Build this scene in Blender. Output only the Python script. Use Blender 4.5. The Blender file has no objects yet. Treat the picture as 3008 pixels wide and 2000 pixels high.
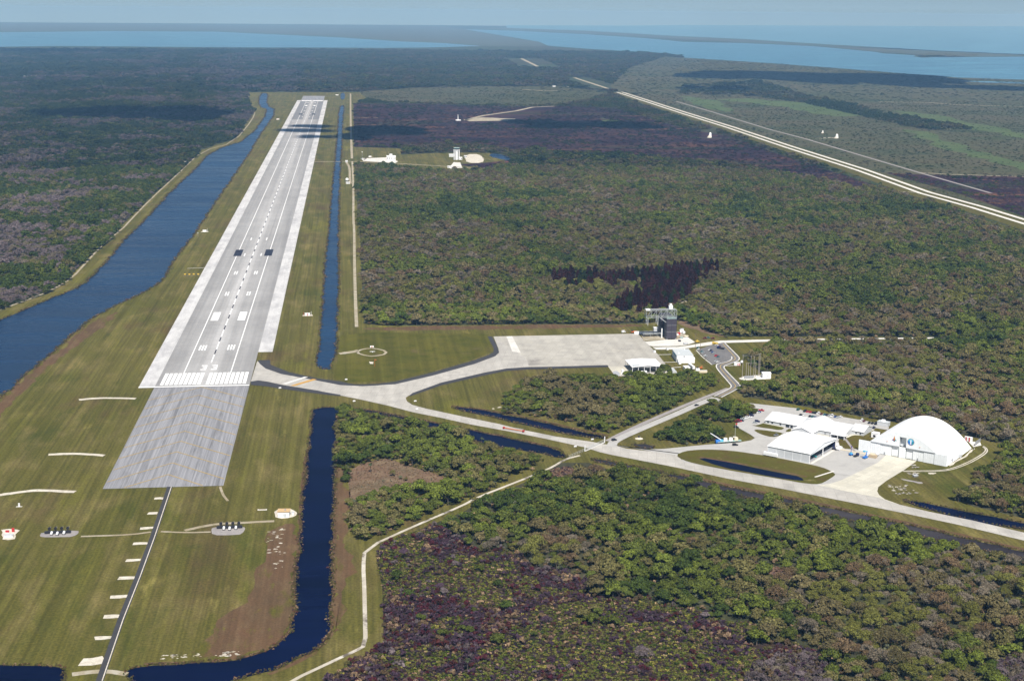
import bpy, bmesh, math, random
import numpy as np
from mathutils import Vector, Matrix
R_ = random.Random(7)
NR = np.random.default_rng(11)
SC = bpy.context.scene
COL = SC.collection

# ------------------------------------------------------------------ camera
CAM = (147.36, -1383.04, 360.62)
YAW, PITCH, ROLL, FPX = 0.113232, 0.225393, 0.008855, 4216.64
cd = bpy.data.cameras.new('camera'); cam = bpy.data.objects.new('camera', cd); COL.objects.link(cam)
fwd = Vector((math.sin(YAW)*math.cos(PITCH), math.cos(YAW)*math.cos(PITCH), -math.sin(PITCH)))
r0 = Vector((math.cos(YAW), -math.sin(YAW), 0)); u0 = r0.cross(fwd)
rt = r0*math.cos(ROLL)+u0*math.sin(ROLL); up = -r0*math.sin(ROLL)+u0*math.cos(ROLL)
M = Matrix((rt, up, -fwd)).transposed().to_4x4(); M.translation = Vector(CAM)
cam.matrix_world = M
cd.sensor_width = 36.0; cd.lens = 36.0*FPX/3008; cd.clip_start = 1; cd.clip_end = 120000
SC.camera = cam

# ------------------------------------------------------------------ sky, sun, exposure
SUN_EL = math.radians(52); SUN_X = 0.05           # sun almost straight behind the camera, a hair to the east
sdir = Vector((SUN_X, -1, 0)).normalized()*math.cos(SUN_EL) + Vector((0, 0, math.sin(SUN_EL)))
W = bpy.data.worlds.new('World'); SC.world = W; W.use_nodes = True
nt = W.node_tree; nt.nodes.clear()
wo = nt.nodes.new('ShaderNodeOutputWorld'); wb = nt.nodes.new('ShaderNodeBackground')
sk = nt.nodes.new('ShaderNodeTexSky'); sk.sky_type = 'NISHITA'; sk.sun_disc = False
sk.sun_elevation = SUN_EL; sk.sun_rotation = math.radians(180)-math.atan(SUN_X)
sk.air_density = 1.0; sk.dust_density = 0.1; sk.ozone_density = 2.0; sk.altitude = 300
tc = nt.nodes.new('ShaderNodeTexCoord'); va = nt.nodes.new('ShaderNodeVectorMath'); va.operation = 'ADD'
va.inputs[1].default_value = (0, 0, 0.10)        # sky lookup raised beyond the horizon dip for a bluer horizon
nt.links.new(tc.outputs['Generated'], va.inputs[0]); nt.links.new(va.outputs[0], sk.inputs[0])
nt.links.new(sk.outputs[0], wb.inputs[0]); wb.inputs[1].default_value = 0.052
nt.links.new(wb.outputs[0], wo.inputs[0])
sl = bpy.data.lights.new('sun', 'SUN'); sl.energy = 5.0; sl.angle = math.radians(0.53); sl.color = (1, 0.955, 0.885)
so = bpy.data.objects.new('sun', sl); COL.objects.link(so)
so.rotation_euler = (-sdir).to_track_quat('-Z', 'Y').to_euler(); so.location = (0, 0, 3000)
vs = SC.view_settings; vs.view_transform = 'Standard'; vs.look = 'None'; vs.gamma = 1; vs.exposure = 0.5; vs.use_curve_mapping = False
cy = SC.cycles
cy.max_bounces = 4; cy.diffuse_bounces = 2; cy.glossy_bounces = 2; cy.transmission_bounces = 1; cy.volume_bounces = 0
cy.transparent_max_bounces = 4; cy.caustics_reflective = False; cy.caustics_refractive = False
cy.use_denoising = True

# ------------------------------------------------------------------ helpers: materials
class NB:
    def __init__(s, name):
        s.m = bpy.data.materials.new(name); s.m.use_nodes = True; s.t = s.m.node_tree; s.t.nodes.clear()
        s.out = s.t.nodes.new('ShaderNodeOutputMaterial'); s._p = None
    def n(s, typ, ins=None, **kw):
        x = s.t.nodes.new(typ)
        for k, v in kw.items(): setattr(x, k, v)
        for k, v in (ins or {}).items(): s.set(x, k, v)
        return x
    def set(s, x, k, v):
        i = x.inputs[k]
        if isinstance(v, bpy.types.NodeSocket): s.t.links.new(v, i)
        elif isinstance(v, bpy.types.Node): s.t.links.new(v.outputs[0], i)
        else:
            if isinstance(v, (tuple, list)) and len(v) == 3 and i.type == 'RGBA': v = (*v, 1)
            i.default_value = v
    def pos(s):
        if s._p is None: s._p = s.n('ShaderNodeNewGeometry').outputs['Position']
        return s._p
    def noise(s, scale, detail=4, rough=.55, stretch=None, rot=0, off=(0, 0, 0)):
        mp = s.n('ShaderNodeMapping', {'Vector': s.pos()})
        sx, sy = stretch or (1, 1)
        mp.inputs['Rotation'].default_value = (0, 0, rot); mp.inputs['Location'].default_value = off
        mp.inputs['Scale'].default_value = (scale*sx, scale*sy, scale)
        return s.n('ShaderNodeTexNoise', {'Vector': mp.outputs[0], 'Scale': 1.0, 'Detail': detail, 'Roughness': rough}).outputs[0]
    def ramp(s, f, stops, interp='LINEAR'):
        r = s.n('ShaderNodeValToRGB', {'Fac': f}); cr = r.color_ramp; cr.interpolation = interp
        while len(cr.elements) < len(stops): cr.elements.new(0.5)
        for e, (p, c) in zip(cr.elements, stops):
            e.position = p; e.color = (*c, 1) if isinstance(c, tuple) else (c, c, c, 1)
        return r.outputs[0]
    def mix(s, f, a, b, mode='MIX'):
        x = s.n('ShaderNodeMix', data_type='RGBA', blend_type=mode)
        s.set(x, 0, f); s.set(x, 6, a); s.set(x, 7, b); return x.outputs[2]
    def math(s, op, a, b=0.0):
        x = s.n('ShaderNodeMath', operation=op); s.set(x, 0, a); s.set(x, 1, b); return x.outputs[0]
    def sep(s):
        return s.n('ShaderNodeSeparateXYZ', {0: s.pos()}).outputs
    def diffuse(s, c, rough=.9, spec=.15, bump=None, metal=0, bdist=.1):
        b = s.n('ShaderNodeBsdfPrincipled', {'Base Color': c, 'Roughness': rough, 'Specular IOR Level': spec, 'Metallic': metal})
        if bump is not None:
            bm_ = s.n('ShaderNodeBump', {'Height': bump, 'Strength': .6, 'Distance': bdist}); s.set(b, 'Normal', bm_.outputs[0])
        s.t.links.new(b.outputs[0], s.out.inputs[0]); return s.m
def plain(name, c, rough=.7, spec=.3, var=.12, scale=.3, metal=0):
    b = NB(name); n = b.noise(scale, 3)
    return b.diffuse(b.mix(1.0, (*c, 1), b.ramp(n, [(.25, 1-var), (.75, 1+var)]), 'MULTIPLY'), rough, spec, metal=metal)
def ground_mat(name, c1, c2, c3, s1=.012, s2=.05, s3=.4, grain=.35, lo=.35, hi=.65, stretch=None, rot=0, stripes=None, accents=(), slabs=None):
    b = NB(name)
    n1 = b.noise(s1, 5, .6, stretch, rot); n2 = b.noise(s2, 4, .6, stretch, rot, (31, 17, 0)); n3 = b.noise(s3, 3, .6)
    c = b.mix(b.ramp(n1, [(lo, 0.), (hi, 1.)]), (*c1, 1), (*c2, 1))
    c = b.mix(b.ramp(n2, [(.48, 0.), (.72, 1.)]), c, (*c3, 1))
    for (col, sc, p0, p1, off) in accents:
        c = b.mix(b.ramp(b.noise(sc, 5, .65, stretch, rot, off), [(p0, 0.), (p1, 1.)]), c, (*col, 1))
    c = b.mix(1.0, c, b.ramp(n3, [(.2, 1-grain), (.8, 1+grain)]), 'MULTIPLY')
    if stripes:
        for (sc, amp, rt_) in stripes:
            st = b.noise(sc, 2, .5, (1, .012), rt_, (5, 3, 0))
            c = b.mix(1.0, c, b.ramp(st, [(.35, 1-amp), (.65, 1+amp)]), 'MULTIPLY')
    if slabs:                                                        # cast slabs: joint lines and a tone of its own for each slab
        mp = b.n('ShaderNodeMapping', {'Vector': b.pos()}); mp.inputs['Rotation'].default_value = (0, 0, slabs[1])
        br = b.n('ShaderNodeTexBrick', {'Vector': mp.outputs[0], 'Color1': (1.05, 1.05, 1.05, 1), 'Color2': (.93, .93, .93, 1), 'Mortar': (.72, .70, .68, 1), 'Scale': 1.0, 'Mortar Size': .10, 'Brick Width': slabs[0], 'Row Height': slabs[0]}, offset=0.0)
        c = b.mix(1.0, c, br.outputs[0], 'MULTIPLY')
    return b.diffuse(c, .95, .05)

MAT = {}
MAT['forest_floor'] = ground_mat('forest_floor', (.030, .040, .018), (.055, .050, .032), (.075, .068, .042), s1=.002, s2=.012, s3=.11,
                                 accents=(((.040, .060, .022), .0011, .48, .66, (3, 9, 0)), ((.085, .080, .055), .0045, .60, .74, (8, 1, 0))))
MAT['grass'] = ground_mat('mown_grass', (.080, .076, .015), (.102, .090, .023), (.146, .119, .042), s1=.010, s2=.045, s3=.55, grain=.42,
                          stretch=(1, .35), stripes=((.42, .18, 0), (.13, .13, 0)),
                          accents=(((.054, .062, .010), .022, .54, .72, (3, 9, 0)), ((.088, .060, .026), .014, .55, .72, (8, 1, 0)), ((.210, .178, .052), .03, .63, .76, (1, 5, 0)), ((.128, .120, .018), .012, .60, .72, (6, 2, 0))))
MAT['grass_verge'] = ground_mat('verge_grass', (.072, .072, .010), (.098, .082, .019), (.085, .060, .022), s1=.02, s2=.08, s3=.7, grain=.25,
                                accents=(((.20, .17, .08), .05, .62, .74, (1, 5, 0)),))
MAT['grass_field'] = ground_mat('field_grass', (.074, .074, .010), (.100, .088, .016), (.058, .062, .008), s1=.014, s2=.05, s3=.5, grain=.22,
                                stripes=((.16, .16, .35),), accents=(((.15, .10, .06), .012, .62, .74, (2, 4, 0)),))
MAT['brown_grass'] = ground_mat('dry_brown_grass', (.115, .066, .036), (.092, .060, .032), (.135, .092, .048), s1=.03, s2=.10, s3=.7, grain=.3,
                                stretch=(1, .4), stripes=((.35, .12, 0),), accents=(((.082, .076, .014), .045, .56, .66, (3, 7, 0)), ((.110, .096, .022), .12, .60, .68, (1, 2, 0))))
MAT['red_scrub'] = ground_mat('reddish_dry_scrub', (.165, .095, .065), (.120, .090, .055), (.200, .150, .095), s1=.02, s2=.10, s3=.6, grain=.4)
MAT['burn_ground'] = ground_mat('burned_ground', (.020, .014, .018), (.040, .026, .024), (.045, .034, .020), s1=.012, s2=.05, s3=.5, grain=.5)
MAT['burn_far'] = ground_mat('burned_scrub', (.018, .009, .018), (.034, .015, .022), (.078, .036, .026), s1=.004, s2=.010, s3=.05, grain=.4,
                             stretch=(.35, 1), accents=(((.032, .044, .016), .0035, .56, .68, (3, 9, 0)), ((.135, .062, .036), .012, .56, .68, (4, 2, 0))))
MAT['marsh'] = ground_mat('marsh_scrub', (.060, .064, .028), (.084, .073, .042), (.044, .056, .020), s1=.003, s2=.011, s3=.05, grain=.45,
                          stretch=(.5, 1), accents=(((.036, .050, .020), .004, .56, .68, (3, 9, 0)), ((.100, .076, .050), .006, .64, .74, (4, 2, 0))))
MAT['marsh_green'] = ground_mat('bright_marsh_grass', (.078, .110, .036), (.060, .088, .032), (.096, .108, .046), s1=.006, s2=.02, s3=.08, grain=.2, stretch=(.5, 1))
MAT['far_shore'] = ground_mat('far_shore_land', (.070, .080, .056), (.085, .086, .066), (.058, .074, .048), s1=.0006, s2=.002, s3=.01, grain=.2, stretch=(.3, 1))  # land colour lightened: part of the distant haze is painted in
MAT['sand'] = ground_mat('white_sand', (.62, .58, .50), (.50, .46, .39), (.40, .36, .29), s1=.08, s2=.3, s3=1.2, grain=.12)
MAT['track'] = ground_mat('sandy_track', (.30, .25, .17), (.38, .34, .27), (.22, .19, .11), s1=.05, s2=.2, s3=1.0, grain=.15)
MAT['sandy_road'] = ground_mat('worn_sandy_road', (.52, .48, .41), (.38, .34, .27), (.58, .55, .49), s1=.02, s2=.09, s3=1.0, grain=.15, accents=(((.13, .11, .09), .035, .54, .62, (3, 1, 0)),))
MAT['grey_gravel'] = ground_mat('grey_gravel', (.27, .25, .25), (.31, .29, .28), (.24, .22, .22), s1=.1, s2=.3, s3=1.5, grain=.1)
MAT['bare_dirt'] = ground_mat('bare_sandy_dirt', (.36, .32, .24), (.28, .24, .16), (.45, .42, .36), s1=.03, s2=.12, s3=.8, grain=.15)
MAT['asphalt'] = ground_mat('dark_asphalt', (.052, .052, .058), (.062, .060, .064), (.045, .045, .050), s1=.05, s2=.2, s3=1.0, grain=.12)
MAT['asphalt_grey'] = ground_mat('worn_asphalt', (.150, .145, .145), (.180, .175, .175), (.130, .128, .130), s1=.04, s2=.15, s3=1.0, grain=.10)
MAT['concrete'] = ground_mat('taxiway_concrete', (.44, .42, .385), (.39, .372, .34), (.35, .335, .31), s1=.012, s2=.05, s3=.6, grain=.07, stripes=((.12, .06, 1.0),), slabs=(7.6, .2))
MAT['apron'] = ground_mat('apron_concrete', (.43, .41, .365), (.38, .36, .32), (.33, .315, .285), s1=.012, s2=.04, s3=.6, grain=.06, stripes=((.10, .07, .5),), slabs=(9.0, .35), accents=(((.24, .225, .205), .02, .58, .72, (5, 5, 0)),))
MAT['concrete_new'] = ground_mat('new_concrete', (.56, .535, .45), (.50, .475, .40), (.46, .44, .38), s1=.03, s2=.08, s3=.6, grain=.05, slabs=(8.0, -.73))
MAT['concrete_white'] = ground_mat('white_concrete', (.66, .64, .60), (.58, .56, .52), (.52, .50, .46), s1=.03, s2=.1, s3=.6, grain=.06)
MAT['pavement'] = ground_mat('pale_pavement', (.42, .41, .39), (.38, .37, .355), (.345, .335, .32), s1=.03, s2=.1, s3=.8, grain=.05)

def water_mat(name, deep, rough, bscale, bd, spec=.045):
    b = NB(name)
    n = b.noise(bscale, 4, .6, (.35, 1)); big = b.noise(.006, 3, .5, (.25, 1))
    rip = b.noise(.035, 4, .65, (.12, 1), 0, (9, 4, 0))
    c = b.mix(b.ramp(big, [(.4, 0.), (.65, 1.)]), (*deep, 1), (deep[0]*1.5, deep[1]*1.5, deep[2]*1.35, 1))
    c = b.mix(1.0, c, b.ramp(rip, [(.3, .6), (.7, 1.45)]), 'MULTIPLY')
    p = b.n('ShaderNodeBsdfPrincipled', {'Base Color': c, 'Roughness': b.ramp(rip, [(.35, rough*.7), (.65, rough*1.6)]), 'IOR': 1.333, 'Specular IOR Level': spec})
    bm_ = b.n('ShaderNodeBump', {'Height': n, 'Strength': .35, 'Distance': bd}); b.set(p, 'Normal', bm_.outputs[0])
    b.t.links.new(p.outputs[0], b.out.inputs[0]); return b.m
MAT['water'] = water_mat('canal_water', (.001, .003, .020), .14, .35, .16)
MAT['water_blue'] = water_mat('wind_rippled_canal_water', (.005, .020, .055), .22, .30, .5, .32)
MAT['sea'] = water_mat('haze_paled_sea', (.085, .185, .270), .35, .02, .5, .5)  # base colour paled so the horizon fades: haze painted into the water
MAT['ditch'] = water_mat('murky_ditch_water', (.030, .026, .030), .15, .35, .08)
MAT['lagoon'] = water_mat('lagoon_water', (.060, .150, .235), .35, .05, .5, .5)  # lagoon lightened too, far haze mixed into its base colour

# runway concrete: pale centre band, grey wheel bands, long streaks
b = NB('runway_concrete')
X, Y, Z = b.sep()
ax = b.math('ABSOLUTE', X)
st1 = b.noise(.18, 4, .6, (1, .008)); st2 = b.noise(.05, 4, .6, (1, .06), 0, (4, 9, 0)); blk = b.noise(.012, 2, .5, (.4, 1), 0, (7, 7, 0))
prof = b.ramp(b.math('DIVIDE', ax, 50.0), [(0, .44), (.10, .41), (.22, .335), (.55, .32), (.75, .295), (.93, .265), (1, .255)])
c = b.mix(1.0, prof, b.ramp(st1, [(.25, .84), (.75, 1.14)]), 'MULTIPLY')
c = b.mix(1.0, c, b.ramp(st2, [(.3, .88), (.7, 1.1)]), 'MULTIPLY')
c = b.mix(1.0, c, b.ramp(blk, [(.35, .93), (.65, 1.05)]), 'MULTIPLY')
c = b.mix(1.0, c, b.ramp(b.noise(.7, 2), [(.2, .95), (.8, 1.05)]), 'MULTIPLY')
# resurfaced darker strips at the far touchdown zone, both sides of the centre band
far = b.math('MULTIPLY', b.math('GREATER_THAN', Y, 3525.0), b.math('LESS_THAN', Y, 4500.0))
far = b.math('MULTIPLY', far, b.math('GREATER_THAN', ax, 9.0))
c = b.mix(b.math('MULTIPLY', far, .62), c, (.10, .105, .12, 1))
# a lighter construction section between 680 and 1500 m keeps its own tone
sec = b.math('GREATER_THAN', Y, 1250.0)
c = b.mix(b.math('MULTIPLY', sec, .22), c, (.29, .285, .285, 1))
c = b.mix(1.0, c, (1.0, .985, .975, 1), 'MULTIPLY')
br = b.n('ShaderNodeTexBrick', {'Vector': b.pos(), 'Color1': (1.04, 1.04, 1.04, 1), 'Color2': (.95, .95, .95, 1), 'Mortar': (.80, .79, .78, 1), 'Scale': 1.0, 'Mortar Size': .08, 'Brick Width': 7.62, 'Row Height': 6.1}, offset=0.0)
c = b.mix(1.0, c, br.outputs[0], 'MULTIPLY')
MAT['runway'] = b.diffuse(c, .9, .1)
b = NB('shoulder_concrete')
st1 = b.noise(.25, 4, .65, (1, .02)); st2 = b.noise(.05, 5, .7, (1, .3), 0, (4, 9, 0))
c = b.mix(b.ramp(st2, [(.42, 0.), (.62, 1.)]), (.55, .545, .54, 1), (.40, .395, .40, 1))
MAT['shoulder'] = b.diffuse(b.mix(1.0, c, b.ramp(st1, [(.25, .9), (.75, 1.08)]), 'MULTIPLY'), .9, .1)
b = NB('overrun_asphalt')
st1 = b.noise(.55, 3, .6, (1, .012)); st2 = b.noise(.16, 4, .7, (1, .10), 0, (4, 9, 0)); st3 = b.noise(1.6, 2, .5, (1, .006), 0, (2, 2, 0))
c = b.mix(1.0, (.270, .270, .285, 1), b.ramp(st1, [(.3, .72), (.7, 1.12)]), 'MULTIPLY')
c = b.mix(1.0, c, b.ramp(st3, [(.35, .86), (.65, 1.1)]), 'MULTIPLY')
MAT['overrun'] = b.diffuse(b.mix(1.0, c, b.ramp(st2, [(.30, .70), (.48, 1.0), (.75, 1.08)]), 'MULTIPLY'), .9, .1)
MAT['white_paint'] = plain('white_marking_paint', (.82, .82, .81), .6, .3, .05, .5)
MAT['worn_white'] = plain('worn_white_paint', (.60, .59, .57), .7, .2, .12, .8)
MAT['black_paint'] = plain('black_marking_paint', (.025, .028, .045), .7, .2, .2, .3)
MAT['yellow_paint'] = plain('faded_yellow_paint', (.42, .29, .09), .7, .2, .25, .3)
MAT['orange_paint'] = plain('orange_marking_paint', (.50, .28, .06), .7, .2, .15, .3)
for k, c_ in dict(white_metal=(.80, .81, .82), roof_white=(.84, .84, .84), wall_white=(.74, .77, .79), pale_grey=(.50, .52, .54), mid_grey=(.28, .29, .31), steel=(.28, .30, .30), dark=(.025, .025, .032),
                  mdd=(.052, .046, .060), mdd_dark=(.018, .016, .030), red=(.42, .03, .03), orange=(.55, .14, .03), yellow=(.62, .42, .05), blue=(.03, .16, .50), cyan=(.10, .42, .62), tan=(.42, .33, .22),
                  cream=(.66, .58, .42), pink_roof=(.55, .38, .20), wood=(.15, .11, .08), pole=(.30, .27, .24), green_metal=(.30, .42, .40), tyre=(.02, .02, .02), navy=(.02, .03, .09), roof_grey=(.50, .53, .54),
                  purple=(.10, .05, .22), teal=(.02, .26, .28)).items():
    MAT[k] = plain(k, c_, .55, .3, .05, .4)
MAT['glass'] = plain('dark_glass', (.02, .025, .035), .15, .5, .05)

# foliage: instance / object colour 'col' times a random value for each leaf spray
def leaf_mat(name, lo, hi):
    b = NB(name)
    at = b.n('ShaderNodeAttribute', attribute_type='INSTANCER', attribute_name='col')
    g = b.n('ShaderNodeNewGeometry')
    c = b.mix(1.0, at.outputs['Color'], b.ramp(g.outputs['Random Per Island'], [(0, lo), (1, hi)]), 'MULTIPLY')
    d = b.n('ShaderNodeBsdfDiffuse', {'Color': c, 'Roughness': 0})
    b.t.links.new(d.outputs[0], b.out.inputs[0]); return b.m
MAT['leaf'] = leaf_mat('leaves', .55, 1.45)
MAT['bark'] = plain('bark', (.10, .085, .07), .9, .1, .2, 2.0)
b = NB('car_paint')
at = b.n('ShaderNodeAttribute', attribute_type='INSTANCER', attribute_name='col')
MAT['car_paint'] = b.diffuse(at.outputs['Color'], .3, .5)

# ------------------------------------------------------------------ helpers: objects
def tag(o, label=None, cat=None, group=None, kind=None):
    if label: o['label'] = label
    if cat: o['category'] = cat
    if group: o['group'] = group
    if kind: o['kind'] = kind
    return o
def link(name, me, parent=None):
    o = bpy.data.objects.new(name, me); COL.objects.link(o); o.parent = parent; return o
def thing(name, label, cat, loc=(0, 0, 0), rz=0, group=None):
    o = bpy.data.objects.new(name, None); COL.objects.link(o); o.empty_display_size = 1
    o.location = loc; o.rotation_euler = (0, 0, rz); return tag(o, label, cat, group)
class MB:
    def __init__(s): s.v = []; s.f = []; s.mi = []; s.cur = 0
    def add(s, vs, fs):
        k = len(s.v); s.v += [tuple(map(float, v)) for v in vs]; s.f += [tuple(i+k for i in f) for f in fs]; s.mi += [s.cur]*len(fs); return s
    def box(s, x0, x1, y0, y1, z0, z1):
        return s.add([(x0, y0, z0), (x1, y0, z0), (x1, y1, z0), (x0, y1, z0), (x0, y0, z1), (x1, y0, z1), (x1, y1, z1), (x0, y1, z1)],
                     [(3, 2, 1, 0), (4, 5, 6, 7), (0, 1, 5, 4), (1, 2, 6, 5), (2, 3, 7, 6), (3, 0, 4, 7)])
    def bar(s, a, b_, w, n=4, w2=None):
        a = Vector(a); b_ = Vector(b_); d = (b_-a).normalized(); q_ = d.to_track_quat('Z', 'Y').to_matrix()
        vs = []
        for p, ww in ((a, w), (b_, w2 or w)):
            for i in range(n):
                t = 2*math.pi*(i+.5)/n; vs.append(p+q_ @ Vector((math.cos(t)*ww, math.sin(t)*ww, 0)))
        fs = [(i, (i+1) % n, n+(i+1) % n, n+i) for i in range(n)]+[tuple(range(n-1, -1, -1)), tuple(range(n, 2*n))]
        return s.add(vs, fs)
    def cyl(s, c, r, z0, z1, n=12, r2=None):
        return s.bar((c[0], c[1], z0), (c[0], c[1], z1), r, n, r2)
    def prism(s, poly, y0, y1):
        """polygon in (x,z) pushed from y0 to y1"""
        n = len(poly); vs = [(x, y0, z) for x, z in poly]+[(x, y1, z) for x, z in poly]
        return s.add(vs, [tuple(range(n)), tuple(range(2*n-1, n-1, -1))]+[(i, n+i, n+(i+1) % n, (i+1) % n) for i in range(n)])
    def prism_x(s, poly, x0, x1):
        """polygon in (y,z) pushed from x0 to x1"""
        n = len(poly); vs = [(x0, y, z) for y, z in poly]+[(x1, y, z) for y, z in poly]
        return s.add(vs, [tuple(range(n)), tuple(range(2*n-1, n-1, -1))]+[(i, n+i, n+(i+1) % n, (i+1) % n) for i in range(n)])
    def flat(s, poly, z0, z1):
        n = len(poly); vs = [(x, y, z0) for x, y in poly]+[(x, y, z1) for x, y in poly]
        return s.add(vs, [tuple(range(n-1, -1, -1)), tuple(range(n, 2*n))]+[(i, (i+1) % n, n+(i+1) % n, n+i) for i in range(n)])
    def ball(s, c, r, n=8, m=5, sz=1.0):
        vs = []; fs = []
        for j in range(m+1):
            th = math.pi*j/m
            for i in range(n):
                ph = 2*math.pi*i/n; vs.append((c[0]+r*math.sin(th)*math.cos(ph), c[1]+r*math.sin(th)*math.sin(ph), c[2]+r*sz*math.cos(th)))
        for j in range(m):
            for i in range(n): fs.append((j*n+i, (j+1)*n+i, (j+1)*n+(i+1) % n, j*n+(i+1) % n))
        return s.add(vs, fs)
    def mesh(s, name, mats):
        me = bpy.data.meshes.new(name); me.from_pydata(s.v, [], s.f)
        for m in (mats if isinstance(mats, (list, tuple)) else [mats]): me.materials.append(MAT[m] if isinstance(m, str) else m)
        me.polygons.foreach_set('material_index', s.mi)
        bm = bmesh.new(); bm.from_mesh(me); bmesh.ops.recalc_face_normals(bm, faces=bm.faces); bm.to_mesh(me); bm.free()
        me.update(); return me
    def build(s, name, mats, parent=None): return link(name, s.mesh(name, mats), parent)
def area2(p): return sum(p[i][0]*p[(i+1) % len(p)][1]-p[(i+1) % len(p)][0]*p[i][1] for i in range(len(p)))
def smooth(p, k=2, closed=True):
    for _ in range(k):
        o = []; n = len(p)
        for i in range(n if closed else n-1):
            a = p[i]; c = p[(i+1) % n]
            o += [(a[0]*.75+c[0]*.25, a[1]*.75+c[1]*.25), (a[0]*.25+c[0]*.75, a[1]*.25+c[1]*.75)]
        p = ([p[0]] if not closed else [])+o+([p[-1]] if not closed else [])
    return p
def rough(p, step, amp, seed=1):
    r = random.Random(seed); o = []
    for i in range(len(p)):
        a = p[i]; c = p[(i+1) % len(p)]; L = math.hypot(c[0]-a[0], c[1]-a[1]); n = max(1, min(200, int(L/step)))
        for k in range(n):
            t = k/n; o.append((a[0]+(c[0]-a[0])*t+r.uniform(-amp, amp), a[1]+(c[1]-a[1])*t+r.uniform(-amp, amp)))
    return o
def sheet(name, pts, z, mat, label=None, parent=None, cat=None, kind='structure'):
    if area2(pts) < 0: pts = pts[::-1]
    me = bpy.data.meshes.new(name); me.from_pydata([(x, y, z) for x, y in pts], [], [tuple(range(len(pts)))])
    me.materials.append(MAT[mat]); me.update()
    o = link(name, me, parent)
    if not parent: tag(o, label, cat, None, kind)
    return o
def ribbon(pts, w0, w1=None):
    """outline of a road of half width w0 (to w1 at the far end) along a polyline"""
    L = []; Rr = []; n = len(pts); w1 = w1 or w0
    for i, p in enumerate(pts):
        a = pts[max(0, i-1)]; c = pts[min(n-1, i+1)]; dx, dy = c[0]-a[0], c[1]-a[1]; l = math.hypot(dx, dy) or 1
        w = w0+(w1-w0)*i/max(1, n-1); L.append((p[0]-dy/l*w, p[1]+dx/l*w)); Rr.append((p[0]+dy/l*w, p[1]-dx/l*w))
    return L+Rr[::-1]
def rect(x0, x1, y0, y1): return [(x0, y0), (x1, y0), (x1, y1), (x0, y1)]
Z_ZONE, Z_GRASS, Z_PATCH, Z_WATER, Z_DIRT, Z_PAVE, Z_PAVE2, Z_PAVE3, Z_MARK, Z_MARK2 = .05, .10, .15, .20, .25, .30, .35, .40, .45, .50

# ------------------------------------------------------------------ ground to the horizon
GR = 36500.0
gp = [(CAM[0]+GR*math.cos(2*math.pi*i/256), CAM[1]+GR*math.sin(2*math.pi*i/256)) for i in range(256)]
sheet('ground', gp, 0.0, 'forest_floor', 'wooded coastal plain reaching to the hazy horizon', cat='ground')

# zone outlines in metres (x across the runway, y along it)
AIRFIELD = [(-292.9,5158.6), (-231.6,4223.5), (-193.1,4036), (-184.7,3332.4), (-175,2774.9), (-237.5,2443.7), (-233.8,2208.7), (-234.7,1948.7), (-241.5,1492.3), (-239.8,1106.6), (-230.8,939.6), (-239.6,755.6), (-236.1,550), (-243.1,490.4), (-277.7,396), (-300.1,334.3), (-358.7,213.4), (-90.4,-687.5), (137.7,-709.3), (127.2,-647.5), (142.2,-627.3), (157.6,-608.9), (162.4,-598.5), (163.5,-515.9), (160.7,-470.7), (163.8,-441.3), (202.4,-404.4), (226.1,-380.4), (244.6,-354.5), (292.1,-303), (315.5,-269.3), (338,-271.2), (351.4,-290.3), (362.5,-284.8), (378.1,-299.3), (397.3,-319.3), (405.4,-323.6), (422.1,-349.6), (443.3,-368.4), (469.7,-382.3), (490.3,-405), (512.8,-431.7), (549.6,-464.4), (572,-486), (600.7,-504.8), (625.5,-525.4), (659.4,-459.6), (636.3,-430.3), (609.4,-401), (601.9,-389.5), (604.8,-394.2), (603.7,-384.1), (613.3,-364.5), (630.2,-351.9), (642.1,-333.1), (658,-316.7), (676.5,-295), (698.9,-265.6), (711.1,-252), (695.1,-239.9), (680.6,-219), (634.9,-176.4), (598.5,-144.6), (590.9,-139.1), (554.2,-103.3), (519.3,-76.8), (525.5,-74.9), (518.6,-63.5), (531.7,-31.1), (572.2,-17), (582,6), (563.6,10.4), (565.6,93.2), (599.1,114.6), (606.1,144.4), (665.1,151.7), (748.2,147.7), (755,165.8), (572.7,181.4), (571.5,169), (562.5,199.7), (534.9,273.4), (494.7,257.8), (456,255.9), (353.5,263.3), (188.5,265.6), (162.6,278.6), (161.4,318.1), (160.5,493.1), (162.6,1085.7), (161.4,1085.6), (158.8,1749), (161.8,2112.4), (358.1,1951.4), (485.9,1966.2), (485.2,2010.8), (411,2071.9), (470.1,2070.2), (547.1,2164.1), (547.3,2299.1), (507.4,2349.8), (452.3,2366.6), (361.2,2353), (277.7,2316.6), (287.5,2482.2), (159.2,2526.1), (164.6,4364), (225,4647.4), (193.6,5181.2)]
BLOCK_A = [(132.2,-102.2), (150.7,-99.8), (167.5,-120.5), (189.3,-133.2), (211.7,-153.6), (229.6,-173.2), (246.3,-202.9), (266,-229.6), (290.3,-251.5), (306.6,-260.7), (274.9,-301.6), (248.7,-334.7), (227.9,-358), (210.7,-371.7), (185.8,-402.9), (156.4,-433.7), (147.9,-431), (146.5,-414.2), (142.5,-390.1), (140.3,-361.8), (142.5,-345.7), (140.3,-325.3), (138,-282.5), (130.9,-259.4), (132.8,-176.2), (131.3,-130.8)]
CLEARING_A = [(142.5,-345.7), (142.5,-322.1), (140.9,-279.1), (153.1,-257.5), (174.6,-245.7), (191.5,-268.4), (207,-284.7), (221.8,-304.3), (218.8,-314.7), (202.6,-322.1), (183.7,-320.4), (168.9,-331.2), (155.5,-343.5), (144.6,-355.7)]
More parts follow.
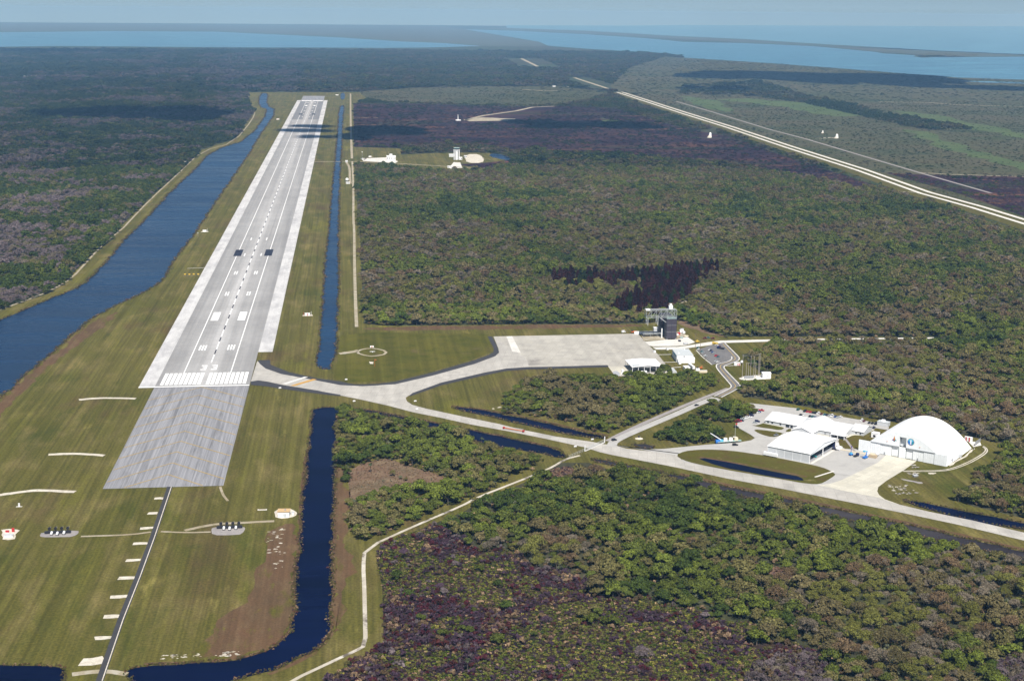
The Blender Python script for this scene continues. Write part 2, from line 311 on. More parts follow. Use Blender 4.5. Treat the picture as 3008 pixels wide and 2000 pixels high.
BLOCK_B = [(292.6,-56.4), (309.8,-22.2), (323.4,0.7), (337.1,10.1), (358.6,16.1), (395.2,4.4), (424.9,4.5), (456.1,11.5), (478.8,6.2), (487.8,15.2), (497.6,18.1), (506.7,9.2), (511.2,-3), (511.2,-29.1), (496.6,-46.3), (483.3,-56.3), (471.4,-70.2), (463.1,-81.5), (457.9,-100.6), (450.4,-106.4), (422.1,-135.4), (405.1,-153.2), (385.1,-174.7), (368.6,-186.8), (350.2,-181.7), (344,-155.2), (327.8,-139.8), (311.7,-131.3), (283.7,-120.3), (288.8,-84.8)]
BLOCK_C = [(487,-94.5), (500.1,-95.6), (520.1,-114.6), (519.6,-133.6), (504,-147.9), (484.6,-170), (471.5,-164.2), (462.8,-150.8), (462.1,-131.4), (473.7,-117.4)]
BLOCK_D = [(404.5,-200.8), (421.4,-182.2), (438.9,-167.6), (456.9,-152.7), (464.4,-176.6), (471.5,-199.8), (466.1,-213.4), (444.7,-224.5), (427.6,-227.3), (415.1,-216.9), (404.7,-211.7)]
BURN_NEAR = [(160.7,-470.7), (163.7,-441.9), (184,-423.3), (202.2,-407.4), (213.8,-420.2), (223.2,-443.8), (235.9,-458.7), (253.5,-471.1), (270.3,-493.4), (291.7,-511.7), (310.9,-537.6), (330.2,-557.8), (342.7,-575.6), (350,-563), (362.4,-579.6), (374.7,-591.4), (387.3,-588.3), (387.3,-613.4), (407.2,-631.1), (415.5,-645.4), (412.9,-658.2), (397.6,-686.8), (362.5,-761.6), (88.3,-735.2), (125.6,-650.9), (142.2,-627.3), (157.6,-608.9), (162.4,-598.5), (163.5,-515.9)]
RUST_STRIP = [(413.8,-497.3), (426.7,-507.5), (437,-528.6), (455.7,-542.4), (452,-550.4), (437.2,-537.1), (418.7,-518.2), (410.4,-506.1)]
RUST_B = [(302.3,-287.2), (317.4,-281), (349.4,-295), (364.3,-284.9), (354.5,-299.1), (305.2,-316.8), (291.8,-322.7)]
LILAC = [(363.3,-659), (385.4,-643.5), (403.9,-641.4), (414.8,-650), (402.3,-687.3), (356.7,-683)]
LILAC_B = [(507.7,-661.5), (530.2,-652.3), (540.2,-657), (519.8,-698.4), (496.1,-696.1)]
GREEN_DIP = [(472.3,-466), (501.4,-436.7), (536.8,-442.8), (571.3,-463.4), (568,-485.6), (531.4,-509.2), (499.2,-514.1), (477.2,-491.1)]
PINES = [(417.7,557.9), (437.5,596.5), (465.2,586.6), (491.3,568.9), (527.7,582.6), (555,597.2), (578.7,603.9), (613,635.4), (644.9,642), (678.9,645.7), (667.2,590.1), (635,559.7), (610.8,489.5), (583.8,424.3), (557.1,376.5), (538.1,330.8), (498.8,317), (465.3,319.4), (470.7,360.8), (506.1,420.3), (543.7,493.9), (536.9,506.8), (501.1,516.6), (463.9,519.1), (446.1,495.4), (429.2,506.4)]
BURN_MID = [(165.7,4346.2), (301.5,4403.8), (795.9,4187.6), (944.3,4242.5), (1160.9,4111.2), (1207.7,3184.3), (1273.6,2857.3), (1266,2244.6), (1273.4,1818.3), (1278.5,1574.3), (1211.2,1546.4), (1182.4,1698), (1119.4,1874.7), (1088.2,2080), (978.1,2152.8), (896.3,2253.4), (799.3,2343.5), (685.1,2346), (658.8,2434.2), (577.7,2403.5), (515.1,2554), (379.3,2599.6), (288.4,2507.1), (158.1,2534.5)]
BURN_TOWER = [(400.1,2065.6), (473.3,2103.8), (548.7,2178.2), (522.4,2035.7), (462.3,1985.9)]
BURN_ROAD = [(1388.9,1850.6), (1491.3,1801.9), (1686.5,1765.6), (1719.4,1664.4), (1342.7,917.3), (1380.9,1126.6), (1400.7,1469.5)]
MARSH = [(1439.4,5754.1), (1376.6,5236), (1388.9,3929.6), (1358.8,1961.9), (1376.4,1117.3), (1376.5,883.4), (4017.1,5904.5), (4010.7,6625.9), (3719.7,6873.7), (3591.4,7455.4), (3427.4,8363.6), (3253.6,9163.5), (2874.3,10352.5), (2773.6,10595.4), (2006.2,8201.6), (1572.5,6362.8)]
MARSH_B = [(174.3,5180.3), (225,4647.4), (302.5,4440.4), (799.8,4221.9), (949.3,4277.6), (1124.7,4578.5), (1352.8,5234.9), (1169.2,5738.3), (738.1,5713.2), (449.7,5563.6)]
BRIGHT = [[(1679.4,4696), (1855.5,4784.8), (1943.6,4604), (2026.8,4489.4), (2052.5,4163.3), (1997.5,3822.5), (2064.3,3748.1), (1924.1,3659.2), (1853.5,3820.6), (1867.5,4228.8), (1772.5,4482.2)],
          [(2251.3,4065.6), (2299.7,3826.4), (2281.6,3401.5), (2242.1,2927.5), (2228.3,2673.7), (2158.6,2535.4), (2167.3,2928), (2177.9,3401.1), (2187.3,3825)],
          [(1918,3153.6), (1963,3095.5), (1879.5,2585.2), (1828,2369.9), (1830.3,2066.4), (1837.6,1898.8), (1747.4,1719.8), (1751.4,1901.5), (1765.2,2139.6), (1784.6,2412.2), (1848.9,2776)],
          [(1640.1,5015.6), (1679.4,4696), (1649,4223.8), (1524.8,3816.3), (1522.3,4135.3), (1519.5,4494)], [(1021.5,3629.8), (1058.1,3494.5), (1011.5,3429.2)]]
TREE_BELT = [[(1816,5776.1), (2369,6420.4), (2200.7,5038.5), (2200.5,4418.4), (2131.3,3824.2), (2175.1,3274), (2146.8,3094.8), (1990,3066.9), (1973.1,3336.4), (1992,3822.4), (2011.5,4460.4), (1908.4,5026.5), (1640.1,5015.6)]]
zone = lambda n, p, m, l, z=Z_ZONE, c='ground': sheet(n, p, z, m, l, cat=c)
ragged = lambda p, st=7, am=3.2: rough(smooth(p), st, am, 5)
zone('burned_scrub', BURN_NEAR, 'burn_ground', 'burned palmetto ground filling the bottom right corner')
zone('burned_scrub', RUST_STRIP, 'red_scrub', 'narrow rusty burned strip winding between grey oaks'); zone('burned_scrub', RUST_B, 'red_scrub', 'rusty burned patch beside the lower dirt track and ditch')
zone('burned_field', BURN_MID, 'burn_far', 'wide dark purple burned field beyond the control tower')
zone('burned_field', BURN_TOWER, 'burn_far', 'burned strip between white sand yard and the tower road', Z_PATCH)
zone('burned_field', BURN_ROAD, 'burn_far', 'dark burned strip along the far highway at the frame edge', Z_ZONE+.02)
zone('marsh', MARSH, 'marsh', 'open olive marsh beyond the double highway')
zone('marsh', MARSH_B, 'marsh', 'open brown marsh beyond the far runway end', Z_ZONE+.01)
for p, l in zip(BRIGHT, ('bright green marsh streak beside the long tree belt', 'bright green marsh streak nearest the lagoon shore', 'broad bright green marsh streak nearest the highway', 'bright green marsh streak at the highway bend', 'small bright green patch in the burned field')):
    zone('marsh_grass', rough(smooth(p), 60, 28, 4), 'marsh_green', l, Z_ZONE+.04)
zone('airfield_grass', AIRFIELD, 'grass', 'mown green airfield grass around the runway', Z_GRASS, 'lawn')
zone('scrub_clearing', CLEARING_A, 'red_scrub', 'reddish dry clearing in the wooded block by the canal', Z_PATCH)
zone('field_grass', [(133.4,217.3), (166.2,233.8), (300.5,211.1), (298,126.9), (270.5,89.2), (188.7,7.2), (134.3,5.7), (127.2,26.4), (130.4,87.1), (132.2,159.9)], 'grass_field', 'striped mown field with a wind circle beside the taxiway', Z_PATCH, 'lawn')
zone('dry_grass', ragged([(89,-394.4), (106.6,-398.9), (106.6,-486.3), (108.8,-573.2), (102.8,-593), (90.3,-607.4), (72,-613.3), (50.6,-609.4), (62.9,-583.3), (62.6,-560.6), (79.6,-531.5), (84,-484.2), (85.8,-431.6)]), 'brown_grass', 'dry brown grass along the bend of the dark canal', Z_PATCH, 'lawn')
zone('dry_grass', ragged([(129.8,-247.8), (135.5,-248.3), (143.6,-345.8), (138.4,-425), (142.4,-447.7), (146.1,-484.8), (140.5,-513.8), (138.8,-559), (135.5,-590), (132.9,-575.4), (132.8,-462.9)]), 'brown_grass', 'reddish dry bank between dark canal and dirt track', Z_PATCH, 'lawn')
zone('dry_grass', ragged([(-186.2,-56.8), (-181.7,-42), (-179,50.3), (-170.4,135.6), (-163.4,202.9), (-160.1,292.2), (-139.8,373.3), (-131.9,355.6), (-145.7,245.2), (-155.2,174.4), (-163.4,84.7), (-168.7,21), (-169.8,-77.8), (-170.4,-124.6)]), 'brown_grass', 'dry brown bank along the wide left canal', Z_PATCH, 'lawn')
zone('dry_grass', ragged([(158.2,259.9), (353,259.3), (490.3,253.5), (486.8,236.2), (350.4,238.2), (282.8,236.8), (158,242)]), 'brown_grass', 'dry brown verge along the forest edge north of the apron', Z_PATCH, 'lawn')
zone('dry_grass', ragged([(535.8,273.3), (556.5,263.6), (569.5,234.3), (573.4,176.3), (558.7,184.8), (545.2,216.4), (533.8,253)]), 'red_scrub', 'reddish cut brush behind the dark steel tower', Z_PATCH, 'lawn')
zone('bare_ground', smooth([(546.2,339.3), (560.2,372.4), (575.7,394.8), (569.2,367.2), (558.6,345.1), (549.7,334.6)]), 'track', 'reddish sandy track between dark pines and green forest', Z_PATCH, 'ground')

# ------------------------------------------------------------------ water
W_LEFT = [(-204.8,5105.6), (-166.6,4225.1), (-111.8,3982.6), (-113.4,2894.9), (-107.1,2295.5), (-108.4,1758.7), (-108.5,1099.7), (-108.9,940.2), (-112.5,735.3), (-105.3,573), (-125.4,482.5), (-147.7,391.3), (-164.6,308.4), (-167.6,217.5), (-174.5,149), (-181.7,56.3), (-184.1,-31.6), (-193,-174.7), (-297,227), (-266.6,331.9), (-244.1,415.8), (-205.9,548), (-209.1,623.4), (-208,792.2), (-213.5,1007.3), (-209.5,1105.1), (-213.2,1608.5), (-207.2,1947.8), (-208.6,2431.3), (-137.1,2751.1), (-143,3982), (-193.9,4182.4), (-239.1,5048)]
W_RIGHT = [(109.5,4183.1), (129.9,4305), (126.6,3629.7), (126.8,2874.9), (125.2,1954.1), (125.4,1355.6), (128.1,785.3), (129.9,390), (128.9,60.7), (109.7,62.1), (109.3,127.6), (111.3,234), (108.7,548.4), (109.8,1088.4), (109.7,1568.6), (111.1,2360.1), (111.3,3122.1)]
W_FAR = [(110.3,5119.8), (129.4,5120.6), (131.4,4644.2), (112.6,4624)]
W_FRONT = [(109.1,-147.5), (108.5,-95.4), (117.6,-83.7), (134.8,-87.6), (161.3,-98.2), (189.7,-122.4), (212.4,-140.7), (230.7,-158.4), (255,-173.9), (295.1,-212), (317,-233.9), (322.9,-256.9), (314.9,-257.2), (298,-238.4), (280.6,-230.8), (257.6,-214.4), (223.8,-166), (189.4,-130.9), (159.9,-104.5), (148.1,-94.7), (134.9,-104.9), (130.6,-123.7), (131.3,-217.1), (131.1,-324.5), (130.6,-435.6), (131.6,-579.5), (124.8,-604.9), (108.2,-624.1), (96.7,-634), (81.2,-639.7), (75,-649.6), (47.7,-653.8), (27.4,-645.1), (19.1,-630.3), (20.3,-622.3), (27.6,-617.9), (51.6,-618.3), (75.6,-617.8), (91.3,-609.8), (103.8,-595.5), (109.7,-573.7), (107.5,-486.4), (108.9,-439.2), (107.5,-325.9), (108.5,-234.2)]
W_POND = [(235.8,-93.2), (245.9,-93.1), (281.2,-118.2), (284.6,-124.3), (307.6,-142.9), (338.3,-175.4), (366.5,-202.1), (358.5,-207.9), (329.9,-188.1), (301.7,-158.7), (281.4,-142.1), (277,-133.3), (251.1,-111.8)]
W_DITCH = [(339.9,-259.6), (354.1,-268.7), (363.3,-277.2), (405.7,-312.7), (408,-312.2), (435.5,-342.1), (467,-368.8), (494.9,-391), (519.3,-413.8), (556.5,-447.5), (579.2,-469.8), (605,-495.8), (630,-516.7), (623,-530.3), (599.2,-507.9), (572,-486), (549.4,-464.9), (512.6,-432.3), (490.1,-405.6), (469.4,-383.3), (443.1,-369.1), (422,-350.3), (405.2,-324.3), (377.7,-301.1), (362.2,-286.7), (347.1,-273.9)]
W_ISLAND = [(431.3,-266.9), (447.1,-274.6), (464.5,-291.5), (485.5,-310.3), (502.8,-324.7), (498.5,-333.7), (480.6,-322.8), (455.6,-302.1), (433.8,-279.3)]
W_EAST = [(559.9,-384.5), (570.4,-385.5), (586.9,-400.7), (611.4,-421.9), (631.4,-440.6), (657.9,-462.4), (650.8,-476.2), (625.8,-452.4), (603.4,-439.7), (580.5,-416.1), (567.9,-397.4)]
W_CORNER = [(-85.2,-606.1), (-52.9,-610), (-26.2,-613.4), (-15.9,-618), (-13,-629.1), (-11.8,-648.2), (-73,-652.4)]
W_TOWER = [(506,2334.4), (528.5,2333.9), (545.3,2280.3), (548.4,2185.3), (534.8,2150.4), (519.2,2207.5), (501,2244.3)]
W_PUDDLE = [(385.8,-223.8), (392.4,-222.7), (400.8,-230.5), (400.9,-235.9), (390.5,-238), (384.4,-231.2)]
def water(p, label, mat='water', step=9, amp=1.2, seed=1, z=Z_WATER):
    p = rough(smooth(p, 1), step, amp, seed); sheet('canal_water', p, z, mat, label, cat='water'); return p
WATERS = [water(W_LEFT, 'wide blue canal curving along the left of the runway', 'water_blue', step=14, amp=2.2), water(W_RIGHT, 'narrow straight canal right of the runway', 'water_blue', step=12, amp=1.6, seed=2),
          water(W_FRONT, 'dark navy canal bending through the foreground', seed=3), water(W_POND, 'dark pond between towway and wooded block', seed=4),
          water(W_DITCH, 'murky brown ditch below the towway', 'ditch', 8, 1.0, 5), water(W_ISLAND, 'dark ditch inside the grass island by the hangars', seed=6, z=Z_PAVE3+.06),
          water(W_EAST, 'dark ditch at the frame edge below the arched hangar', seed=7), water(W_CORNER, 'dark water in the bottom left corner', seed=8),
          water(W_TOWER, 'small blue pond beside the white sand yard', 'water_blue', step=14, amp=2, seed=9), water(W_PUDDLE, 'small muddy pool beside the towway junction', 'ditch', seed=10),
          water(W_FAR, 'short far canal beyond the runway end', seed=11)]
LAG_L = [(-4371.7,11978.3), (-3017,12452.9), (-2575.1,12828.9), (-1909.4,12827.1), (-1094.7,12750.8), (-418.9,12801.6), (73.9,12862.2), (490.3,12850.4), (923.7,13114.5), (1534.9,13843), (1200,15216), (782.7,15848.4), (49.2,18095.9), (-1918.8,22229.6), (-3458.7,22090.5), (-4796.4,20295), (-6770.6,19124.6)]
LAG_R = [(2440,27559.9), (2447,20942), (2448.3,16184.5), (2275.9,14150.7), (2500.6,13034.4), (2772.3,12172.5), (2977.4,10901), (2874.3,10352.5), (3253.6,9163.5), (3427.4,8363.6), (3591.4,7455.4), (3719.7,6873.7), (4010.7,6625.9), (4350,5924), (7324.6,11146.7), (6179.8,11161.7), (5386.2,10910.7), (5091.3,10862.4), (5261,11420.9), (5171.4,11980.2), (5284.9,12479.5), (5409.5,14799), (4970.4,16275.2), (4353,16746.4), (4359.7,19311.3), (4000.3,22251.5), (3236.6,25972.4)]
OCEAN = [(3567.1,30298.3), (4729.4,26732.6), (5250.2,21410.5), (5722.5,19038.3), (5902.1,15765.8), (6204.3,13022.7), (6562.2,11961.4), (7019.8,10162.6), (41273.2,68067.9), (22992.3,46318.6), (14984.1,42931.4), (9948.3,40941.5), (7719.7,37817.4), (5636.9,37050.5), (4182.6,36005.1)]
sheet('far_shore', [(-13396.6,30960.2), (-7814.3,33594.5), (-4022.3,34645.1), (-30.1,34963.8), (2354.9,33413.1), (2440,27559.9), (2447,20942), (2448.3,16184.5), (2258.3,14021.5), (1534.9,13843), (1200,15216), (782.7,15848.4), (48.3,18299.2), (-1944.6,22525.8), (-3503.1,22381), (-4852.2,20540.5), (-8248.9,18630.5)], .4, 'far_shore', 'far shore behind the left lagoon, colour paled for haze', cat='shore')
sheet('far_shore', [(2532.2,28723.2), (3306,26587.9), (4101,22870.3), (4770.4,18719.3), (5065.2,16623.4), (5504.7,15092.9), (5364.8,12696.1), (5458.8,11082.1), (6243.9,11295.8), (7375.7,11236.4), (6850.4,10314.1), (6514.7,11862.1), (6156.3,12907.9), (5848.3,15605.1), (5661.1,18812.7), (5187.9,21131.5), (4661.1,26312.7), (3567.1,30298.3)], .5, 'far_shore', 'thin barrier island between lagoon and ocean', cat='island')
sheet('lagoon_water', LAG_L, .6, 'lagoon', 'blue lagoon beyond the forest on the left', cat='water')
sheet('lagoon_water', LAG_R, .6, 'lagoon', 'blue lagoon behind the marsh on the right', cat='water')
sheet('sea', OCEAN, .6, 'sea', 'ocean behind the barrier island, colour paled for haze', cat='sea')
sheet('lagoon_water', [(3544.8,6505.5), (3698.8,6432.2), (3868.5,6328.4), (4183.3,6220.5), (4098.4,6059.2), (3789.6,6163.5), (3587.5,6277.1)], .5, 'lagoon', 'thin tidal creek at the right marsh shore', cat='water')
sheet('island', [(5122.8,11106.5), (5632,12066.5), (5833.1,11965.3), (5992.2,11679.7), (5713.9,11206.3), (5430.2,11077.3), (5038.8,10699.6)], 1.0, 'marsh', 'low green island in the right lagoon', cat='island')

# ------------------------------------------------------------------ pavements
rw = sheet('runway', rect(-45.7, 45.7, 0, 4572), Z_PAVE2, 'runway', 'long pale concrete runway numbered 33', cat='runway')
for n, p in (('shoulder', rect(-61, -45.7, -.5, 4572.5)), ('shoulder', [(45.7, 143), (61, 143), (61, 4572.5), (45.7, 4572.5)])): sheet(n, p, Z_PAVE, 'shoulder', parent=rw)
ov = sheet('overrun', rect(-45.7, 45.7, -305, -.5), Z_PAVE, 'overrun', 'streaked grey asphalt overrun with yellow chevrons', cat='overrun')
ov2 = sheet('overrun', rect(-45.7, 45.7, 4573, 4877), Z_PAVE, 'overrun', 'far overrun beyond the distant runway threshold', cat='overrun')
bar_me = {}
def mark(x0, x1, y0, y1, mat='white_paint', name='marking', parent=rw, z=Z_MARK):
    key = (round(x1-x0, 2), round(y1-y0, 2), mat, name)
    if key not in bar_me:
        me = bpy.data.meshes.new(name); me.from_pydata([(0, 0, 0), (key[0], 0, 0), (key[0], key[1], 0), (0, key[1], 0)], [], [(0, 1, 2, 3)])
        me.materials.append(MAT[mat]); bar_me[key] = me
    o = link(name, bar_me[key], parent); o.location = (x0, y0, z); return o
# threshold bar, 16 threshold stripes, numerals, touchdown zone bars, aiming points
mark(-61, 45.4, .3, 3.6, name='threshold_bar')
for s in (-1, 1):
    for i in range(9):
        x = s*(2.5+i*4.46); mark(min(x, x+s*3.4), min(x, x+s*3.4)+3.4, 8.6, 55.3, name='threshold_stripe')
def three(x, y, w, h):
    t = h*.17; mb = MB()
    for a in (rect(x, x+w, y, y+t), rect(x, x+w, y+h-t, y+h), rect(x+w*.30, x+w*.70, y+h*.5-t/2, y+h*.5+t/2), rect(x+w*.70, x+w, y+t, y+h-t)):
        mb.add([(p[0], p[1], Z_MARK) for p in a], [(0, 1, 2, 3)])
    mb.build('numeral_three', 'white_paint', rw)
three(-8.5, 67, 5.8, 20.5); three(2.2, 67, 5.8, 20.5)
for s in (-1, 1):
    x0 = -24.0 if s < 0 else 22.9
    for (ya, yb) in ((55.6, 768), (827, 3745), (3804, 4545)): mark(x0, x0+1.1, ya, yb, name='side_stripe', z=Z_MARK-.02)
    for k, (Yc, L, n) in enumerate(((155, 24.5, 3), (460.5, 26, 2), (613.5, 26, 2), (767.5, 24, 1), (920, 25, 1))):
        for i in range(n):
            x = s*(11.4+i*2.95); w = 1.75; x0_ = min(x, x+s*w)
            mark(x0_, x0_+w, Yc, Yc+L, name='touchdown_bar'); mark(x0_, x0_+w, 4572-Yc-L, 4572-Yc, name='touchdown_bar')
    x = s*11.3; x0_ = min(x, x+s*8.8); mark(x0_, x0_+8.8, 308, 357, name='aiming_block'); mark(x0_, x0_+8.8, 4215, 4264, name='aiming_block')
    x = s*17.0; x0_ = min(x, x+s*11.4); mark(x0_, x0_+11.4, 768, 827, 'black_paint', 'dark_aiming_block', z=Z_MARK2); mark(x0_, x0_+11.4, 3745, 3804, 'black_paint', 'dark_aiming_block', z=Z_MARK2)
    x = s*2.4; x0_ = min(x, x+s*40.2); mark(x0_, x0_+40.2, 4520, 4566, name='far_threshold_band')
for i in range(72):                                                  # white dashes with dark tar patches between
    y = 98+i*61.1
    if y > 4440: break
    mark(-.65, .65, y, y+37, name='centre_dash'); mark(-.6, .6, y+38.5, y+59.5, 'black_paint', 'centre_gap_patch', z=Z_MARK-.02)
for i in range(10):                                                  # overrun chevrons
    y = -1.5-i*30.2; mb = MB()
    for s in (-1, 1):
        L = min(45.0, 303+y)
        mb.add([(0, y, Z_MARK), (s*L, y-L, Z_MARK), (s*L, y-L-1.3, Z_MARK), (0, y-1.3, Z_MARK)], [(0, 1, 2, 3)])
    mb.build('chevron', 'yellow_paint', ov)

# taxiway, apron, towway
TAXI = [(47.1,103), (55.8,74), (74.6,47.1), (97,27.6), (134.4,2.8), (155.6,-10.1), (171.1,-8.5), (188.3,-3.6), (227.3,28.1), (273.8,73.6), (296.4,102.2), (304.1,119.6), (305.7,140), (306.1,200.2), (473.3,203), (473.7,155.7), (474.4,127.4), (475,100), (473.7,57.7), (471.5,16.3), (413.8,8.9), (412.1,49.1), (354.1,47.4), (326.9,46.4), (303.8,41.4), (279.9,25.2), (233.5,-11.7), (200.7,-47.5), (196.5,-56.7), (197.1,-69.8), (201.9,-83), (214.7,-97.5), (249.7,-129.6), (276.3,-152.9), (293.7,-171.7), (322.4,-196.2), (350,-213.6), (359.9,-221.6), (366,-223), (376.3,-235.6), (392.2,-243.7), (405.9,-247.8), (414,-256.1), (416,-267.5), (416.4,-275.9), (441.3,-297.2), (476,-322.4), (500.4,-338.9), (545,-377.2), (550.2,-387.7), (571.6,-410.5), (596,-431.4), (622.5,-459.2), (654.7,-489.2), (647.1,-503.6), (615.2,-474.5), (581.7,-439.3), (549.4,-410.2), (515.1,-381.3), (479.1,-351.1), (441,-321.2), (412,-294.7), (410.3,-292.6), (360.7,-252.2), (351.6,-243.2), (342.1,-229.8), (309.3,-199.5), (280.5,-175.1), (250.5,-152.2), (226.1,-129.1), (200.9,-107.8), (179,-83.6), (155.1,-61.2), (134.6,-43.8), (112.4,-23.2), (76.6,1.7), (63.4,13), (54.6,18.8), (46,15.5)]
sheet('taxiway', TAXI, Z_PAVE, 'concrete', 'pale concrete taxiway and towway running from runway to hangars', cat='taxiway')
sheet('apron', [(306.9,198.7), (473,201.5), (473.1,154.3), (473.8,126), (474.4,98.7), (473.3,55.8), (471,17.6), (415,11.1), (412.6,50.4), (354.5,49.8), (328.7,49.3), (330.8,91.1)], Z_PAVE2, 'apron', 'wide grey concrete parking apron below the dark steel tower', cat='apron')
sheet('apron_strip', [(320.8,199.1), (327.4,199.4), (327.8,117.9), (319.2,125.3)], Z_PAVE3, 'concrete_white', 'pale repaired strip across the apron end', cat='apron')
sheet('apron_pad', [(411.5,50.2), (429.3,47.3), (428.9,13.8), (411.6,9.2)], Z_PAVE3, 'concrete_new', 'pale concrete pad beside the open shelter', cat='apron')
sheet('apron_pad', [(468.3,50.6), (472,53.5), (470.4,15), (461.2,15.8)], Z_PAVE3, 'concrete_new', 'narrow pale pad right of the open shelter', cat='apron')
sheet('asphalt_edge', [(47.5,106.1), (60.4,105.2), (61.8,84.7), (81.7,52.5), (111.4,24.2), (134.3,10.3), (148.5,-2.8), (169.8,-2.2), (188.6,5.4), (228,40), (273.4,87), (292.7,111.8), (298.5,123.4), (300.5,140.4), (299.5,200.7), (304.4,200.3), (305.5,154), (304.7,123), (299,105.3), (273.7,72.3), (227.2,26.3), (188.2,-5.3), (155.6,-10.1), (134.4,-4.5), (111.6,14.9), (74.7,44.7), (57.5,69), (50.4,90)], Z_PAVE2+.02, 'asphalt', 'dark asphalt edge along the upper taxiway curve', cat='pavement')
sheet('asphalt_edge', [(199.9,-50.1), (203.8,-40.2), (234.2,-2.1), (280.8,34.7), (304.7,49.9), (327.8,54.4), (355.1,54.1), (411.9,56.7), (412.2,47.9), (353.9,45.5), (326.6,44.6), (303.6,39.6), (279.8,23.4), (233.5,-12.8), (202,-50.8)], Z_PAVE2+.02, 'asphalt', 'dark asphalt edge along the lower apron side', cat='pavement')
sheet('asphalt_edge', [(46,16.6), (53.1,20.6), (63.3,14.1), (76.6,1.7), (112.4,-24.3), (134.6,-41.2), (134.6,-46.5), (112.6,-35.1), (77.3,-13.9), (62.9,-3.9), (46.8,3)], Z_PAVE2+.02, 'asphalt', 'dark asphalt edge along the lower taxiway entrance', cat='pavement')
tl = sheet('hold_line', [(85.3,-3.4), (89.5,-4.9), (110.8,19), (107.2,22.2)], Z_MARK, 'orange_paint', 'orange hold line across the taxiway', cat='marking')
sheet('hold_line', [(76.5,4.6), (81.5,2.5), (102,29.6), (98.3,31.6)], Z_MARK, 'worn_white', 'pale hold line beside the orange one', cat='marking')
for i in range(6): sheet('towway_dash', ribbon([(230.9,-126.2) , (233.4,-128.3)], .5) if i == 0 else [(p[0]+i*9.2, p[1]-i*6.9) for p in ribbon([(230.9,-126.2), (233.4,-128.3)], .5)], Z_MARK, 'worn_white', 'short worn white dash along the towway edge', cat='marking')['group'] = 'white dashes on the towway'

# concrete and asphalt roads
road = lambda n, pts, w, m, l, z=Z_PAVE, w1=None, sm=2: sheet(n, ribbon(smooth(pts, sm, False), w, w1), z, m, l, cat='road')
road('side_road', [(364.9,-228.8), (369,-213.1), (406.6,-171.9), (448.1,-127.8), (472.5,-99.6), (492.8,-80.3)], 4.2, 'pavement', 'pale concrete road climbing from the junction', Z_PAVE2)
road('parking_road', [(488.4,-86.3), (512,-103.7), (533.2,-127.2), (555.7,-143.8)], 4.5, 'pavement', 'pale road leading behind the white support building', Z_PAVE2-.01)
road('old_track', [(364,-212.6), (382.6,-188), (452.3,-109.2), (514.8,-46.3)], 2.6, 'grey_gravel', 'old grey gravel strip beside the concrete road', Z_DIRT)
ASPH = [(492.9,-75.4), (515.5,-49.2), (519.6,-39.7), (520.5,-30.7), (522.8,33.9), (526.7,49.3), (530.6,53.8), (543.1,61.5), (550.4,73.3), (552.2,83.7), (554.4,146.6), (561.7,150.8), (559.9,85.1), (558.8,75.2), (554,63.2), (538.2,48.4), (532.7,41.9), (530.3,29.6), (529.6,-29.7), (528.8,-38.2), (523.7,-49), (498.9,-79.6)]
sheet('winding_road', ASPH, Z_PAVE2, 'asphalt_grey', 'winding grey asphalt road with a yellow centre line', cat='road')
road('centre_line', [(496.9,-76.3), (519.1,-49.4), (524.1,-38.7), (524.9,-30.2), (526.6,30.5), (529.2,44.4), (534.4,51.9), (548.4,63.6), (553.7,73), (555.5,82.7), (558.4,144.5)], .35, 'yellow_paint', 'yellow centre line of the winding asphalt road', Z_MARK)
road('kerb_line', [(493,-74.9), (515.7,-48.3), (519.6,-39.1), (520.5,-30.2), (522.7,33.9), (526.8,49.9), (530.8,54.4), (543.3,62.1), (550.4,73.9), (552.2,84.3)], .55, 'concrete_white', 'pale kerb on the inner side of the winding road', Z_MARK)
road('kerb_line', [(561.7,150.8), (559.9,85.1), (558.8,75.2), (554,63.2), (538.2,48.4), (532.7,41.9), (530.3,29.6), (529.6,-29.7), (528.8,-38.2), (523.7,-49), (498.9,-79.6)], .55, 'concrete_white', 'pale kerb on the outer side of the winding road', Z_MARK)
sheet('car_park', [(522.3,118.4), (542.7,137.9), (556.6,144), (551.7,81.4), (550.6,74.9), (544,64.6), (530.6,55.4), (522.2,49.6)], Z_PAVE, 'asphalt_grey', 'small grey asphalt car park by the winding road', cat='car park')
road('kerb_line', [(521,115.7), (520.1,82.1), (522,49)], .5, 'concrete_white', 'pale kerb on the lower side of the small car park', Z_MARK)
sheet('white_road', [(475.8,134), (503.3,133.7), (515.8,138.5), (542.3,152.9), (560.9,160.6), (614.8,161.8), (612.2,151.4), (557.7,148.2), (543.1,139.3), (515.7,127.2), (502,120.6), (478.2,122.4)], Z_PAVE2, 'concrete_white', 'white gravel road running from apron into the forest', cat='road')
road('white_road', [(613.4,158.4), (650.7,159.3), (684.2,158.4), (750.1,157.2), (816.1,155.3)], 3.2, 'concrete_white', 'white road continuing through the dense forest', Z_PAVE)
sheet('white_pad', [(473.2,160.9), (487.2,165), (498.8,168.9), (511.3,169), (526.6,182.7), (529.3,153.9), (515.7,141.3), (504.1,137.2), (476.6,137.8), (474.1,141.6)], Z_PAVE3, 'concrete_white', 'bright white concrete pad below the dark steel tower', cat='pavement')
sheet('sand_pad', [(477.3,205.9), (504,204), (520.3,208.5), (527.4,213.8), (527.2,183.4), (511.5,169.8), (498.8,168.9), (472.3,164.6)], Z_PAVE2, 'bare_dirt', 'sandy pad under the dark steel tower', cat='pavement')
for a, l in (([(472.3,98.4), (489.1,99.1)], 'upper'), ([(472.7,63.6), (487.6,64.4)], 'middle'), ([(473.5,39.3), (487.4,42.9)], 'lower')):
    road('footpath', a, .8, 'concrete_white', l+' footpath from apron to the grey roofed office', Z_PAVE)
